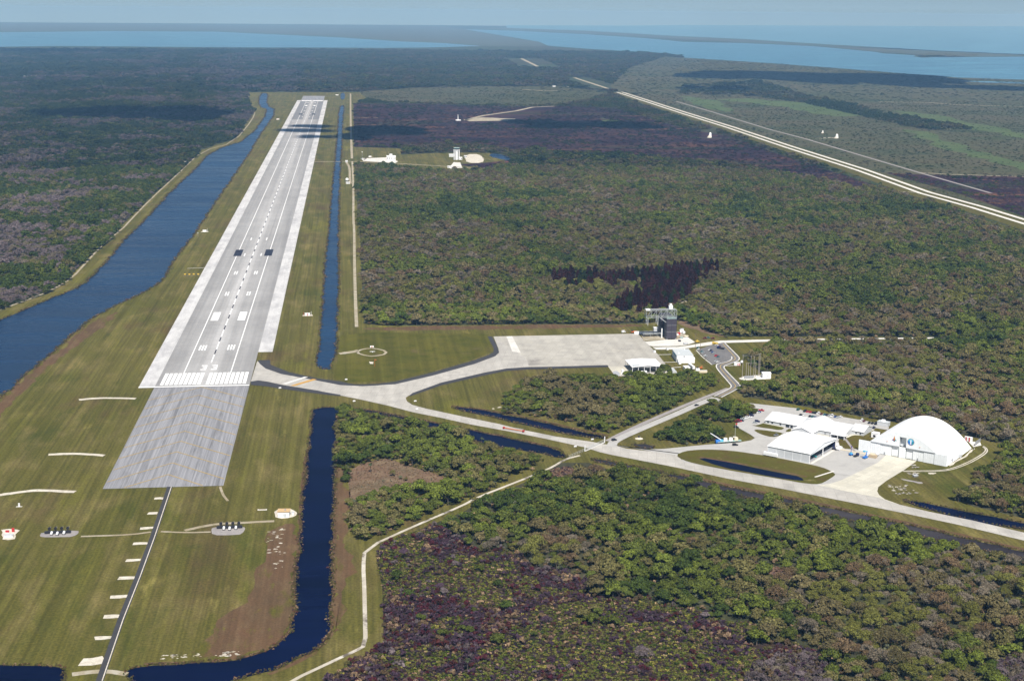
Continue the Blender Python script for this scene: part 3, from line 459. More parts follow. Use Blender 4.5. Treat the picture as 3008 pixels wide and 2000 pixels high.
# hangar site
SITE = [(366,-223), (377,-231.8), (393,-239.9), (407.8,-239.2), (448.4,-230.1), (458.2,-228.8), (477.4,-226.1), (489.1,-220.7), (493.9,-214.6), (493.2,-205.8), (488.4,-185.2), (488.2,-176.5), (489.3,-168.7), (494.1,-164.4), (514.8,-138.3), (522.8,-124.9), (527.8,-127.8), (529.3,-116.6), (514.2,-100.6), (521.9,-103.3), (559.9,-123.6), (563.4,-132.4), (579.1,-143.5), (592.8,-155.8), (618.7,-178.1), (623.8,-191.3), (619.5,-201), (610.9,-193.5), (605.4,-199.4), (595.7,-209.8), (584.1,-211.1), (574.1,-219), (561.1,-241.6), (572.2,-255.4), (609.7,-290.8), (589.6,-313.7), (566.6,-337.5), (554,-352.4), (549.4,-362.5), (547.7,-370.9), (548.5,-381), (556.2,-396.5), (549.9,-388.3), (544.7,-377.9), (500.1,-339.6), (475.8,-323.1), (441.1,-297.9), (416.2,-276.6), (416.4,-265.7), (413.6,-258)]
sheet('hangar_yard', SITE, Z_PAVE2+.03, 'pavement', 'pale grey yard around the hangars and support building', cat='pavement')
sheet('hangar_apron', [(590.7,-272.1), (609.7,-290.6), (589.7,-313.5), (566.7,-337.4), (554.1,-352.4), (549.5,-362.5), (547.9,-370.7), (548.7,-380.9), (556.5,-395.7), (551,-388.4), (545,-377.2), (523,-358.3), (508,-344.1), (519.7,-340.7), (531.9,-332.4), (576.8,-291.1)], Z_PAVE3, 'concrete_new', 'cream new concrete apron before the arched hangar', cat='apron')
def lawn(p, l): sheet('grass_island', smooth(p, 1), Z_PAVE3+.02, 'grass_verge', l, cat='lawn')
lawn([(413.6,-258), (423.6,-247.3), (434.6,-244.4), (444.9,-244.3), (456.8,-246.6), (469.7,-252.2), (491,-266.9), (518.1,-290.8), (526.9,-301.2), (529.7,-309), (531.2,-317.5), (529.3,-321.9), (519.1,-333.5), (510.6,-341.7), (502,-340.9), (483,-326.7), (458.4,-309.1), (433.5,-290), (424.3,-281.2), (417.2,-272.3)], 'grass island with a ditch between towway and hangar yard')
lawn([(501.2,-174.8), (506.8,-176.4), (515.7,-168.6), (523.3,-176.6), (529.7,-186.3), (522.9,-193.7), (515.4,-187.9), (508.5,-184.1)], 'grass strip before the left wing of the support building')
lawn([(499.3,-190.7), (503.9,-188.8), (525.7,-202.9), (517.3,-210), (509.6,-214.1), (503.9,-207.1), (500.8,-199.7)], 'grass lens between the yard driveways')
lawn([(525.9,-196.9), (534.1,-187.2), (532.5,-195.6), (529,-199.4)], 'small grass corner by the gabled wing')
lawn([(565.2,-223.1), (571.6,-224.7), (587,-210.6), (599,-221.1), (594.5,-231.6), (584.2,-223.2), (571.9,-255.4), (558.8,-250.8)], 'grass between the two hangars')
lawn([(595.8,-210.3), (605.8,-199.4), (612.7,-205.6), (605.6,-215.5)], 'grass corner behind the arched hangar')
road('footpath', [(512.2,-324.2), (532.5,-310.7)], .9, 'concrete_white', 'pale footpath across the grass island tip', Z_MARK)
road('footpath', [(572.2,-222.2), (567.7,-259.8)], 1.1, 'grey_gravel', 'grey walkway slanting across grass between hangars', Z_MARK)
road('footpath', [(515.2,-170.1), (530.7,-185.3)], 1.2, 'concrete_new', 'pale footpath along the left wing of the support building', Z_MARK)
road('footpath', [(551.4,-207.3), (563.5,-218.2), (572,-222.6), (583,-211), (590.4,-214.9), (607.1,-197.3)], 1.3, 'concrete_new', 'cream footpath around the support building portico', Z_MARK)
sheet('loop_track', ribbon(smooth([(573.6,-314.2), (600.2,-314.6), (617.8,-316.1), (630.4,-312.4), (650.3,-297.7), (666.1,-283.2), (678.3,-270.1), (682.5,-262.2), (682.7,-255.9)], 2, False), .5), Z_DIRT, 'sand', 'inner rut of the sandy loop track by the arched hangar', cat='road')
sheet('loop_track', ribbon(smooth([(588.7,-315.9), (616.9,-318.3), (629.8,-315.2), (650.3,-300.7), (666,-286.2), (679.2,-272.2), (684,-262.3), (684.2,-254)], 2, False), .5), Z_DIRT, 'sand', 'outer rut of the sandy loop track by the arched hangar', cat='road')
for p, l in (([(580.3,-331.4), (594,-343.5), (590.6,-347.6), (578.4,-334.9)], 'grey'), ([(607.5,-319), (614.8,-320.5), (610,-324.8), (606.3,-323.5)], 'small white')):
    sheet('bare_patch', rough(smooth(p), 4, 1.0, 4), Z_PATCH+.02, 'grey_gravel' if l == 'grey' else 'sand', l+' bare patch in the grass before the arched hangar', cat='ground')
sheet('bare_patch', rough(smooth([(630.5,-304.8), (644.7,-290.4), (660.3,-274.7), (673.3,-258.3), (674.7,-259.4), (662.8,-274.9), (647.1,-290.6), (633.5,-305)]), 4, .8, 5), Z_PATCH+.02, 'sand', 'white sand strip along the side of the arched hangar', cat='ground')
SPECK_HANGAR = [(569.7,-346.7), (580.5,-347.7), (569.6,-371.1), (562.4,-368.7)]
sheet('gravel_pad', [(676.5,-240.5), (686.6,-241.4), (683.3,-251.8), (674.2,-256.3)], Z_PAVE, 'concrete_white', 'pale pad behind the arched hangar', cat='pavement')

# approach zone: dark access strip, gravel bars, sand strips, light pads
road('access_strip', [(4.9,-304), (6.1,-413.3), (6,-484.7), (5.2,-553.2), (5.9,-635.6), (4.9,-674.8)], 2.1, 'asphalt', 'dark narrow access strip leading from the overrun', Z_PAVE, sm=0)
road('strip_edge', [(6,-304.1), (7.2,-413.4), (7.2,-484.8), (6.4,-553.3), (7.3,-635.7)], .3, 'sand', 'pale sandy edge of the dark access strip', Z_PAVE2, sm=0)
for a in ([(-3.7,-330.7), (4.3,-331.4)], [(-3.8,-364.3), (3.4,-364.3)], [(-4.8,-395), (3.7,-394.6)], [(-5.5,-425.4), (3.7,-425.4)], [(-5.9,-456.3), (3.5,-456.1)], [(-6.4,-487.2), (3.8,-486.9)], [(-6.7,-517.9), (4,-517.7)], [(-5.9,-548.3), (3.7,-548.3)], [(-6.2,-579.3), (3.7,-578.8)], [(-8.5,-610.5), (-2.1,-611.1), (4,-609.2)]):
    o = sheet('light_bar_pad', rough(ribbon(a, 2.3 if len(a) == 2 else 5), 4, .7, int(a[0][1]) % 97), Z_DIRT, 'sand', 'white gravel light bar left of the dark access strip', cat='gravel bar'); o['group'] = 'white gravel light bars'
for a, l in (([(-110.1,-39.5), (-92.3,-33.7), (-58,-39.5)], 'upper'), ([(-104.2,-212.2), (-84.3,-210.3), (-58.4,-218.4)], 'middle'), ([(-122.3,-313.4), (-107.7,-307.3), (-93.6,-303.1), (-65.4,-310.3)], 'lower')):
    sheet('sand_strip', rough(ribbon(smooth(a, 2, False), 2.6), 5, .4, 3), Z_DIRT, 'sand', l+' white gravel strip in the grass left of the overrun', cat='gravel strip')
sheet('light_pad', rough(smooth([(-73.4,-400.6), (-69,-395.8), (-48.3,-394.7), (-46.6,-401.5), (-48.9,-407.9), (-59.7,-408), (-71.1,-407)], 1), 5, .3), Z_DIRT, 'grey_gravel', 'grey gravel pad left of the access strip', cat='gravel pad')
sheet('light_pad', rough(smooth([(44.9,-400.9), (47.3,-396.7), (67.7,-397.9), (69.1,-403), (67.8,-413), (59.9,-414.6), (47.3,-413.5)], 1), 5, .3), Z_DIRT, 'grey_gravel', 'grey gravel pad right of the access strip', cat='gravel pad')
sheet('light_pad', rough([(-101.6,-390), (-97.4,-387.7), (-91,-389.8), (-89,-392), (-89.7,-399.1), (-88.9,-408.3), (-92.8,-410.7), (-96.5,-409.3)], 4, .6), Z_DIRT, 'sand', 'white gravel pad with red markers at the left edge', cat='gravel pad')
sheet('shed_pad', rough(smooth([(87.3,-371.4), (90.5,-361.2), (102.3,-364.2), (104.7,-374.4), (100.9,-383.4), (90.5,-383.1)], 1), 4, .6), Z_DIRT, 'sand', 'white sandy pad around the small cream shed', cat='gravel pad')
road('worn_track', [(-44,-407.7), (-10.5,-407.6), (3.3,-403)], 1.3, 'track', 'worn track from left light pad to access strip', Z_DIRT)
road('worn_track', [(10.2,-402.8), (29.2,-406.8), (45.2,-406.7)], 1.2, 'track', 'worn track from access strip to right light pad', Z_DIRT)
road('worn_track', [(26.7,-402.2), (45.8,-390.6), (68.2,-389.6), (88.7,-388.4)], 2.0, 'track', 'worn track leading to the small cream shed', Z_DIRT)
road('worn_track', [(43.3,-306.6), (47.2,-327.4), (52,-341.1)], 1.0, 'track', 'short worn track at the overrun corner', Z_DIRT)
road('cross_track', [(-10.5,-626.1), (-1.5,-623.9), (7.9,-623.5), (19.6,-628.6)], 2.4, 'bare_dirt', 'sandy cross track between the two dark waters', Z_DIRT)
def speckle(p, n, s0, s1, seed):
    """n small irregular sand spots inside an outline"""
    r = random.Random(seed); X_ = [q[0] for q in p]; Y_ = [q[1] for q in p]
    for _ in range(n):
        x, y = r.uniform(min(X_), max(X_)), r.uniform(min(Y_), max(Y_)); s_ = r.uniform(s0, s1); k = r.uniform(1, 2.4)
        o = sheet('sand_patch', [(x+s_*k*math.cos(a_*.63)*r.uniform(.45, 1.2), y+s_*math.sin(a_*.63)*r.uniform(.45, 1.2)) for a_ in range(10)], Z_PATCH+.02, 'sand' if r.random() < .7 else 'bare_dirt', 'scattered white sand patch near the dark canal bend', cat='ground'); o['group'] = 'sand patches by the canal'
speckle([(35.5,-610.8), (58.3,-605.4)], 22, .3, 1.1, 1); speckle([(66.2,-611.3), (79.5,-604.5)], 20, .3, 1.3, 2); speckle([(85.3,-403), (99.6,-454.6)], 26, .3, 1.3, 3); speckle([(92.4,-464.5), (98.8,-480.6)], 8, .3, .9, 4)
speckle([(269.1,-105.9), (289,-96)], 8, .3, 1.2, 5)
def speckle2(p, n, seed):
    r = random.Random(seed); X_ = [q[0] for q in p]; Y_ = [q[1] for q in p]
    for _ in range(n):
        x, y = r.uniform(min(X_), max(X_)), r.uniform(min(Y_), max(Y_)); s_ = r.uniform(.3, 1.5)
        o = sheet('sand_patch', [(x+s_*1.5*math.cos(a_*.63)*r.uniform(.4, 1.2), y+s_*math.sin(a_*.63)*r.uniform(.4, 1.2)) for a_ in range(10)], Z_PATCH+.02, 'sand' if r.random() < .5 else 'grey_gravel', 'scattered pale patch in the grass before the arched hangar', cat='ground'); o['group'] = 'pale patches before the arched hangar'
speckle2(SPECK_HANGAR, 30, 6); speckle2([(600.1,-299.3), (606.7,-307.6)], 10, 7); speckle2([(591,-319.4), (600.3,-329.5)], 12, 8)
for a, w, l in (([(407,-306.2), (436.9,-337), (468.4,-363.9), (496.5,-386.3), (520.9,-409.3), (558.3,-443.2), (581.3,-464.9), (607.2,-491.3), (632.5,-511.7)], 2.6, 'brown weedy bank above the murky ditch'), ([(107.3,-234.1), (106.6,-325.8), (108.1,-439.1), (106.8,-486.3), (108.9,-571.2), (103.3,-593), (90.8,-607.5), (75.4,-615.5), (51.4,-616.6), (27.3,-615.8)], 1.5, 'tan bank line on the inner side of the dark canal'),
                ([(132,-236.2), (132.2,-324.6), (131.8,-435.7), (132.7,-579.6), (126.1,-605.9), (109.1,-626.4), (97.6,-636.2)], 1.5, 'tan bank line on the outer side of the dark canal'), ([(238.1,-88.4), (281.8,-113.3), (308.2,-138.2), (339.1,-170), (368,-197.4)], 2.2, 'brown weedy bank above the dark pond'), ([(142.8,-84.3), (189.9,-117.6), (231,-153.8), (295.7,-207.8), (317.6,-229.8)], 1.8, 'brown weedy bank above the towway ditch'),
                ([(432.5,-264.6), (465.5,-287.8), (486.6,-306.7), (505.4,-323.1)], 1.8, 'brown weedy bank above the island ditch')):
    sheet('weedy_bank', rough(ribbon(smooth(a, 1, False), w), 6, .8, 3), Z_PATCH+.03 if 'island' not in l else Z_PAVE3+.05, 'brown_grass', l, cat='bank')
# dirt tracks
DIRT = [(334,-251.2), (320.5,-259.9), (308.3,-278.3), (293,-295.8), (274.6,-314.2), (239.6,-349.1), (226.7,-367), (189.8,-406.3), (153.2,-448.6), (151.7,-480.2), (152,-514.8), (151.9,-560.2), (151.8,-603.5), (145.5,-610.6), (137.3,-618.5), (124.5,-631.2), (112.9,-642.7), (101.9,-658.9)]
road('dirt_track', DIRT, 1.3, 'sandy_road', 'white sandy dirt track zigzagging past the burned scrub', Z_DIRT, sm=1)
road('bank_track', [(-285.6,5046), (-245.7,4353.1), (-190,3942.7), (-173.6,3519.9), (-170.5,2660.8), (-234.4,2412.2), (-234.5,1904), (-237.1,1458.6), (-234.4,1153), (-232.4,1056.3), (-238.5,903.5), (-235.3,730.5), (-232.6,602.9), (-243.3,510), (-266.4,430.9), (-295.8,350.4)], 1.6, 'track', 'sandy bank track along the far side of the wide canal', Z_DIRT, sm=1)
road('bank_track', [(154.8,5065.2), (153.1,4275.6), (151.6,3102.2), (152.4,2216.7)], 3.0, 'track', 'sandy track far right of the runway', Z_DIRT)
road('bank_track', [(152.9,2146.6), (153.6,1618.6), (151.5,1086.2), (152.7,1086.2), (151.4,658.1), (151.4,388.5), (151.9,261.9)], 2.0, 'bare_dirt', 'rutted sandy track along the forest edge', Z_DIRT, sm=1)
sheet('wind_circle', ribbon([(a[0], a[1]) for a in [(167.7,151.7), (174.3,148.4), (180.4,141.1), (183,131.4), (180,122.3), (173.7,117.4), (166.5,115.3), (159.1,120.5), (153.1,129.7), (152,137.8), (155.5,145.7), (161.1,150.8), (167.7,151.7)]], 1.5), Z_DIRT, 'bare_dirt', 'white segmented wind circle in the mown field', cat='wind circle')
sheet('bare_patch', rough([(164.1,90.8), (168.6,89.2), (167.7,81), (164.7,81.3)], 2, .4), Z_DIRT, 'sand', 'small sand spot below the wind circle', cat='ground')
sheet('bare_patch', rough([(130.7,132.7), (152.4,146), (152,134.4), (133.8,125.8)], 3, .8), Z_DIRT, 'bare_dirt', 'worn sandy path left of the wind circle', cat='ground')
# crossing road and control tower area
road('crossing_road', [(62,2142.2), (124.3,2140.5), (159.2,2146.5), (262.7,2092.8), (389.4,2013.6), (486.5,1972.4)], 3.4, 'bare_dirt', 'sandy road crossing from the runway to the control tower', Z_PAVE, sm=0)
sheet('tower_lot', [(173.8,2216.1), (242.5,2243.3), (264.4,2143.7), (256.1,2103), (180.3,2152.8)], Z_PAVE, 'concrete_white', 'pale car park left of the distant white block', cat='car park')
sheet('tower_lot', [(386.1,2039.6), (399,2122.9), (414.1,2112.2), (409.9,1990.6), (380,1975.7)], Z_PAVE, 'concrete_white', 'pale yard below the distant control tower', cat='pavement')
sheet('sand_yard', rough(smooth([(446.1,2312.8), (479.1,2327.3), (480.3,2179.9), (468,2103.9), (430.5,2098.2), (432.3,2209.7)], 1), 12, 2), Z_PAVE, 'sand', 'bright white sand yard beside the control tower', cat='ground')
road('tower_bank_track', [(138.3,2129.9), (146.8,2014.4), (146.4,1776.9), (147.8,1682.8)], 2.6, 'track', 'curved sandy spur below the crossing road', Z_PAVE)
# highways beyond
HW = [(1376.6,5236), (1360.8,3852), (1359.2,3184.1), (1345.1,2505.3), (1341.9,1914.3), (1321.1,1472.8), (1334.7,1248.2), (1336.2,1033.1), (1336.1,854.4)]
hw = road('highway', [(x, y) for x, y in HW], 5.0, 'concrete_white', 'near carriageway of the long pale highway', Z_PAVE, sm=0)
road('highway', [(x+26, y+12) for x, y in HW], 5.0, 'concrete_white', 'far carriageway of the long pale highway', Z_PAVE, sm=0)
sheet('highway_verge', ribbon([(x+2, y-8) for x, y in HW], 36), Z_GRASS-.02, 'grass_verge', 'green verge along the double highway', cat='lawn')
road('highway', [(1402.5,6687.8), (1388.5,5510.3)], 9, 'bare_dirt', 'distant stretch of the highway beyond the trees', Z_PAVE, sm=0)
road('highway', [(1488.2,9922.8), (1407.2,8331.1)], 12, 'bare_dirt', 'most distant short stretch of highway', Z_PAVE, sm=0)
road('rail_bed', [(1499.9,4541.4), (1493.7,3907.8), (1477.3,3097.3), (1486.6,2755.5), (1479,2356.8), (1471.7,1847.9), (1471.4,1466.6)], 4.0, 'grey_gravel', 'thin grey railway bed parallel to the highway', Z_PAVE, sm=0)
road('sand_trail', [(1474.1,1854), (1517.1,1822.1), (1685.1,1762.7)], 4.0, 'bare_dirt', 'pale trail leaving the railway bed to the right', Z_DIRT, sm=0)
road('sand_trail', [(1070,1608.3), (1188,1552.4), (1249.1,1512.5), (1325.9,1484.8)], 3.0, 'bare_dirt', 'pale forest trail meeting the highway', Z_DIRT, sm=0)
road('sand_trail', [(533.9,3491.6), (617.6,3710.3), (764,3958.6), (849,4163.4), (941.9,4225.1)], 8.0, 'bare_dirt', 'pale trail in the burned field', Z_DIRT, sm=0)
sheet('bare_patch', rough([(536.5,3524.4), (604.8,3626.1), (718.1,3559), (673.9,3472.8), (549.7,3446.4)], 30, 6), Z_DIRT, 'bare_dirt', 'pale clearing in the burned field', cat='ground')
road('sand_trail', [(2368.3,4538), (2576.5,4505.1), (2639,4355.1), (2875.2,4251.4)], 8, 'bare_dirt', 'faint pale trail across the far marsh', Z_DIRT, sm=0)
road('sand_trail', [(954.2,5436.5), (1044.6,5341.4), (1119.7,5320.5)], 10, 'bare_dirt', 'pale streak in the far woods', Z_DIRT, sm=0)
road('sand_trail', [(1121,2808.7), (1254,2782.6), (1399.4,2771.2), (1557.1,2769.4)], 5, 'marsh_green', 'green trail crossing the highway to the white mounds', Z_ZONE+.06, sm=0)
road('sand_trail', [(166.6,3622.3), (245.1,3602.6)], 5, 'track', 'short green track in the burned field', Z_DIRT, sm=0)

# ------------------------------------------------------------------ hangar site: local frame u along the arched front, v into the hangar
HO, HA = (572.6, -256.1, .38), math.radians(-41.77)
def loc(u, v, z=0): return (HO[0]+u*math.cos(HA)-v*math.sin(HA), HO[1]+u*math.sin(HA)+v*math.cos(HA), HO[2]+z)
# arched hangar
WD, DP, AH, DH = 75.8, 62.6, 21.8, 9.6
h = thing('arched_hangar', 'huge white arched hangar with two round and shuttle shaped emblems', 'hangar', loc(0, 0), HA)
arc = lambda x: AH*(1-((x-WD/2)/(WD/2))**2)
N = 44; xs = [WD*i/N for i in range(N+1)]
prof = [(x, max(0, arc(x))) for x in xs]; inner = [(WD/2+(x-WD/2)*.985, max(0, z-.6)) for x, z in prof]
mb = MB(); mb.prism(prof+inner[::-1], 0, DP); sh_ = mb.build('roof_shell', 'roof_white', h)
for p in sh_.data.polygons: p.use_smooth = False
mb = MB(); mb.prism([(x, z-.3 if z > .5 else 0) for x, z in prof], DP-.8, DP-.4); mb.build('rear_wall', 'wall_white', h)
for k in range(1, 10):
    v = DP*k/10; MB().prism([(x, z+.10) for x, z in prof[1:-1]]+[(x, z-.05) for x, z in prof[1:-1]][::-1], v-.09, v+.09).build('roof_seam', 'wall_white', h)
RX0, RX1, RZ = 35.0, 40.9, 18.0                                     # tall tail-door recess
def tym(x0, x1, zb):
    k = [x0+(x1-x0)*i/14 for i in range(15)]
    return [(x0, zb), (x1, zb)]+[(x, max(zb+.02, arc(x)-.15)) for x in k[::-1]]
x_l = WD/2-WD/2*math.sqrt(1-DH/AH); x_r = WD-x_l
mb = MB(); mb.prism(tym(x_l, RX0, DH), -.6, .3); mb.prism(tym(RX1, x_r, DH), -.6, .3); mb.prism(tym(RX0, RX1, RZ), -.6, .3); fw = mb.build('front_gable', 'wall_white', h)
MB().box(RX0, RX1, 3.2, 3.5, DH-.4, RZ).build('tail_door', 'wall_white', h)
MB().box(RX0-.3, RX0, .3, 4.2, DH, RZ).box(RX1, RX1+.3, .3, 4.2, DH, RZ).box(RX0, RX1, .3, 4.2, RZ, RZ+.3).build('tail_door_reveal', 'pale_grey', h)
mb = MB(); mb.box(x_l, RX0, -.9, -.6, DH-.15, DH+.3).box(RX1, x_r, -.9, -.6, DH-.15, DH+.3); mb.build('header_beam', 'pale_grey', h)
for (a, b_, y) in ((0, 10.4, -.75), (10.5, 18.7, -.2), (18.8, 28.4, .25), (28.5, 34.9, 1.1), (35.0, 37.9, -.1), (38.0, 40.8, -.1), (40.9, 46.8, 1.1), (46.9, 56.0, .25), (56.1, 65.2, -.2), (65.3, 75.8, -.75)):
    p = MB().box(a, b_, y, y+.5, 0, DH-.2).build('door_panel', 'wall_white', h)
    mb = MB()
    for k in range(1, int((b_-a)/1.6)): mb.box(a+k*1.6-.04, a+k*1.6+.04, y-.05, y, .1, DH-.4)
    if mb.v: mb.build('seam', 'pale_grey', p)
for u in (22.0, 50.5): MB().box(u, u+1.0, (.1 if u > 30 else .15), .24, .05, 2.2).build('small_door', 'mid_grey', h)
for u in (24.5, 52.5): MB().ball((u, -.9, DH+2.6), .35).build('flood_lamp', 'orange', h)
MB().box(WD-1, WD+.2, 14, 14.3, 0, 3).build('side_pipe', 'mid_grey', h); MB().box(WD-.6, WD+1.4, 30, 33, 0, 2.4).build('side_unit', 'pale_grey', h)
# shuttle shaped emblem
e = MB(); y = -.68
e.add([(30.45, y, 18.2), (31.0, y, 16.2), (31.1, y, 14.6), (30.5, y, 12.9), (29.9, y, 14.6), (30.0, y, 16.2)], [(0, 1, 2, 3, 4, 5)]); em = e.build('shuttle_emblem', 'orange', h)
MB().add([(30.0, y-.01, 16.0), (29.85, y-.01, 14.6), (29.9, y-.01, 13.9), (28.3, y-.01, 14.0), (29.3, y-.01, 14.9)], [(0, 1, 2, 3, 4)]).build('left_wing_field', 'purple', em)
MB().add([(31.0, y-.01, 16.0), (31.7, y-.01, 14.9), (32.7, y-.01, 14.0), (31.1, y-.01, 13.9), (31.15, y-.01, 14.6)], [(0, 1, 2, 3, 4)]).build('right_wing_field', 'teal', em)
MB().add([(30.45, y-.02, 18.0), (30.62, y-.02, 15.5), (30.5, y-.02, 13.3), (30.32, y-.02, 15.5)], [(0, 1, 2, 3)]).build('star_column', 'yellow', em)
MB().add([(29.5, y-.02, 14.2), (31.5, y-.02, 14.2), (31.0, y-.02, 13.4), (30.5, y-.02, 12.8), (30.0, y-.02, 13.4)], [(0, 1, 2, 3, 4)]).build('lower_field', 'navy', em)
# round emblem with a white rocket
def disc(cx, cz, r, y, n=28, a0=0, a1=2*math.pi):
    vs = [(cx, y, cz)]+[(cx+r*math.cos(a0+(a1-a0)*i/n), y, cz+r*math.sin(a0+(a1-a0)*i/n)) for i in range(n+1)]
    return MB().add(vs, [(0, i, i+1) for i in range(1, n+1)])
em = disc(44.7, 15.3, 3.05, -.66).build('round_emblem', 'tan', h)
disc(44.7, 15.3, 2.75, -.68).build('blue_field', 'blue', em); disc(44.7, 15.3, 2.72, -.69, 14, .35, 2.8).build('sky_field', 'cyan', em)
disc(45.5, 14.6, 1.6, -.70, 12, -1.3, 1.0).build('sea_field', 'teal', em)
MB().add([(44.25, -.72, 13.4), (45.15, -.72, 13.4), (45.15, -.72, 16.6), (44.7, -.72, 17.6), (44.25, -.72, 16.6)], [(0, 1, 2, 3, 4)]).build('rocket_figure', 'white_metal', em)
MB().add([(44.3, -.72, 13.3), (45.1, -.72, 13.3), (44.7, -.72, 12.6)], [(0, 1, 2)]).build('flame_figure', 'orange', em)

# gabled open-front hangar
U0, U1, V0, V1, EZ, RZ2 = -55.6, -18.2, -60.5, -6.0, 8.0, 11.0; VM = (V0+V1)/2
g = thing('gabled_hangar', 'wide white roofed hangar with grey side panels and open dark front', 'hangar', loc(0, 0), HA)
mb = MB()
for (va, vb, za, zb) in ((V0-.6, VM, EZ-.07, RZ2), (VM, V1+.6, RZ2, EZ-.07)):
    mb.add([(U0-.6, va, za), (U1+.9, va, za), (U1+.9, vb, zb), (U0-.6, vb, zb), (U0-.6, va, za+.35), (U1+.9, va, za+.35), (U1+.9, vb, zb+.35), (U0-.6, vb, zb+.35)],
           [(0, 1, 2, 3), (4, 5, 6, 7), (0, 1, 5, 4), (2, 3, 7, 6), (1, 2, 6, 5), (0, 3, 7, 4)])
mb.build('roof', 'roof_white', g)
for k in range(1, 8):
    u = U0+(U1-U0)*k/8; sm = MB()
    for (va, vb, za, zb) in ((V0-.5, VM, EZ+.30, RZ2+.37), (VM, V1+.5, RZ2+.37, EZ+.30)): sm.add([(u-.08, va, za), (u+.08, va, za), (u+.08, vb, zb), (u-.08, vb, zb)], [(0, 1, 2, 3)])
    sm.build('roof_seam', 'pale_grey', g)
L = (U1-U0)/5
for i in range(5): MB().box(U0+i*L+.12, U0+(i+1)*L-.12, V0, V0+.3, 0, EZ-.25).build('wall_panel', 'pale_grey', g)
for i in range(6): MB().box(U0+i*L-.12, U0+i*L+.12, V0-.12, V0+.3, 0, EZ-.25).build('wall_post', 'white_metal', g)
gable = lambda y0, y1, zb: [(y0, zb), (y1, zb), (y1, EZ-.1), ((y0+y1)/2, RZ2-.05), (y0, EZ-.1)]
MB().prism_x(gable(V0+.35, V1-.35, 0), U0+.1, U0+.5).build('rear_wall', 'pale_grey', g)
MB().box(U0+.6, U1, V1-.3, V1, 0, EZ-.25).build('far_side_wall', 'pale_grey', g)
MB().box(U0+.6, U0+.7, V0+.5, V1-.5, .06, EZ).box(U0+.7, U1-.5, V1-.5, V1-.4, .06, EZ-.4).box(U0+.7, U1-.5, V0+.4, V0+.5, .06, EZ-.4).build('shade_lining', 'navy', g)  # dark sheets added inside: the interior's shade is put into their colour
MB().prism_x([(V0+.35, EZ-1.4), (V1-.35, EZ-1.4), (V1-.35, EZ-.1), (VM, RZ2-.05), (V0+.35, EZ-.1)], U1-.1, U1+.3).build('front_header', 'wall_white', g)
for v in (V0+.2, VM, V1-.5): MB().box(U1-.3, U1+.3, v-.3, v+.3, 0, EZ-1.4).build('front_column', 'white_metal', g)
MB().box(U0+.6, U1-1, V0+.4, V1-.4, 0.01, .05).build('hangar_floor', 'mid_grey', g)
MB().box(U1+.4, U1+2.6, V0+1, V1-1, 0.0, .06).build('door_sill', 'concrete_white', g)
o = thing('tug', 'dark green tug parked just inside the gabled hangar', 'tug', loc(-22, -42), HA)
MB().box(-2, 2, -1, 1, .3, 1.2).box(-1.6, -.2, -.8, .8, 1.2, 2.2).build('body', 'teal', o)
for sx in (-1.2, 1.2): MB().bar((sx, -1.1, .45), (sx, 1.1, .45), .45, 10).build('wheel', 'tyre', o)
t = thing('white_trailer', 'long white trailer standing against the grey hangar wall', 'trailer', loc(-52, -62.6), HA)
MB().box(-6, 6.2, -1.2, 1.2, .9, 3.4).build('body', 'white_metal', t); MB().box(-6, 6.2, -1.25, -1.2, 2.0, 2.2).build('side_rail', 'pale_grey', t)
for sx in (-4.5, 2.5, 4.5): MB().bar((sx, -1.1, .5), (sx, 1.1, .5), .5, 10).build('wheel', 'tyre', t)
MB().box(-5.9, -5.5, -1.25, 1.25, .2, .9).build('stand', 'mid_grey', t)

# support building
s_ = thing('support_building', 'long low white roofed support building with gabled wings and portico', 'building', loc(0, 0), HA)
def wing(u0, u1, v0, v1, ez, rz, along, name, ov=.7):
    w = MB()
    if along == 'u':
        vm = (v0+v1)/2
        w.prism_x([(v0, 0), (v1, 0), (v1, ez), (vm, rz-.15), (v0, ez)], u0, u1)
        r = MB().prism_x([(v0-ov, ez-.15), (vm, rz), (v1+ov, ez-.15), (v1+ov, ez+.15), (vm, rz+.3), (v0-ov, ez+.15)], u0-ov*.7, u1+ov*.7)
    else:
        um = (u0+u1)/2
        w.prism([(u0, 0), (u1, 0), (u1, ez), (um, rz-.15), (u0, ez)], v0, v1)
        r = MB().prism([(u0-ov, ez-.15), (um, rz), (u1+ov, ez-.15), (u1+ov, ez+.15), (um, rz+.3), (u0-ov, ez+.15)], v0-ov*.7, v1+ov*.7)
    wo_ = w.build(name, 'pale_grey', s_); r.build('roof', 'roof_white', wo_); return wo_
w1 = wing(-99.0, -66.4, 25.5, 55.5, 3.5, 7.3, 'u', 'left_wing')
w2 = wing(-66.0, -47.2, 10.0, 57.0, 3.6, 7.0, 'v', 'gabled_wing')
w3 = wing(-47.0, -23.2, 25.0, 57.5, 3.5, 7.15, 'u', 'middle_wing')
w4 = wing(-24.0, -12.6, 41.5, 61.5, 3.45, 6.8, 'u', 'end_wing')
pt = MB().box(-34, -20.5, 18.6, 25.5, 3.3, 3.7).build('portico_roof', 'roof_white', s_)
for u in (-33.5, -27.3, -21.2): MB().box(u-.25, u+.25, 18.9, 19.4, 0, 3.3).build('portico_column', 'white_metal', s_)
for k, (u, wd_) in enumerate(((-97, 1.4), (-93, 1.5), (-85, 1.4), (-79, 3.4), (-74.5, 2.2))):
    MB().box(u, u+wd_, 25.38, 25.5, 1.0 if wd_ < 2 else .2, 2.6).build('window', 'glass', w1)
for u in (-42, -37): MB().box(u, u+1.6, 24.88, 25.0, .1, 2.4).build('doorway', 'mid_grey', w3)
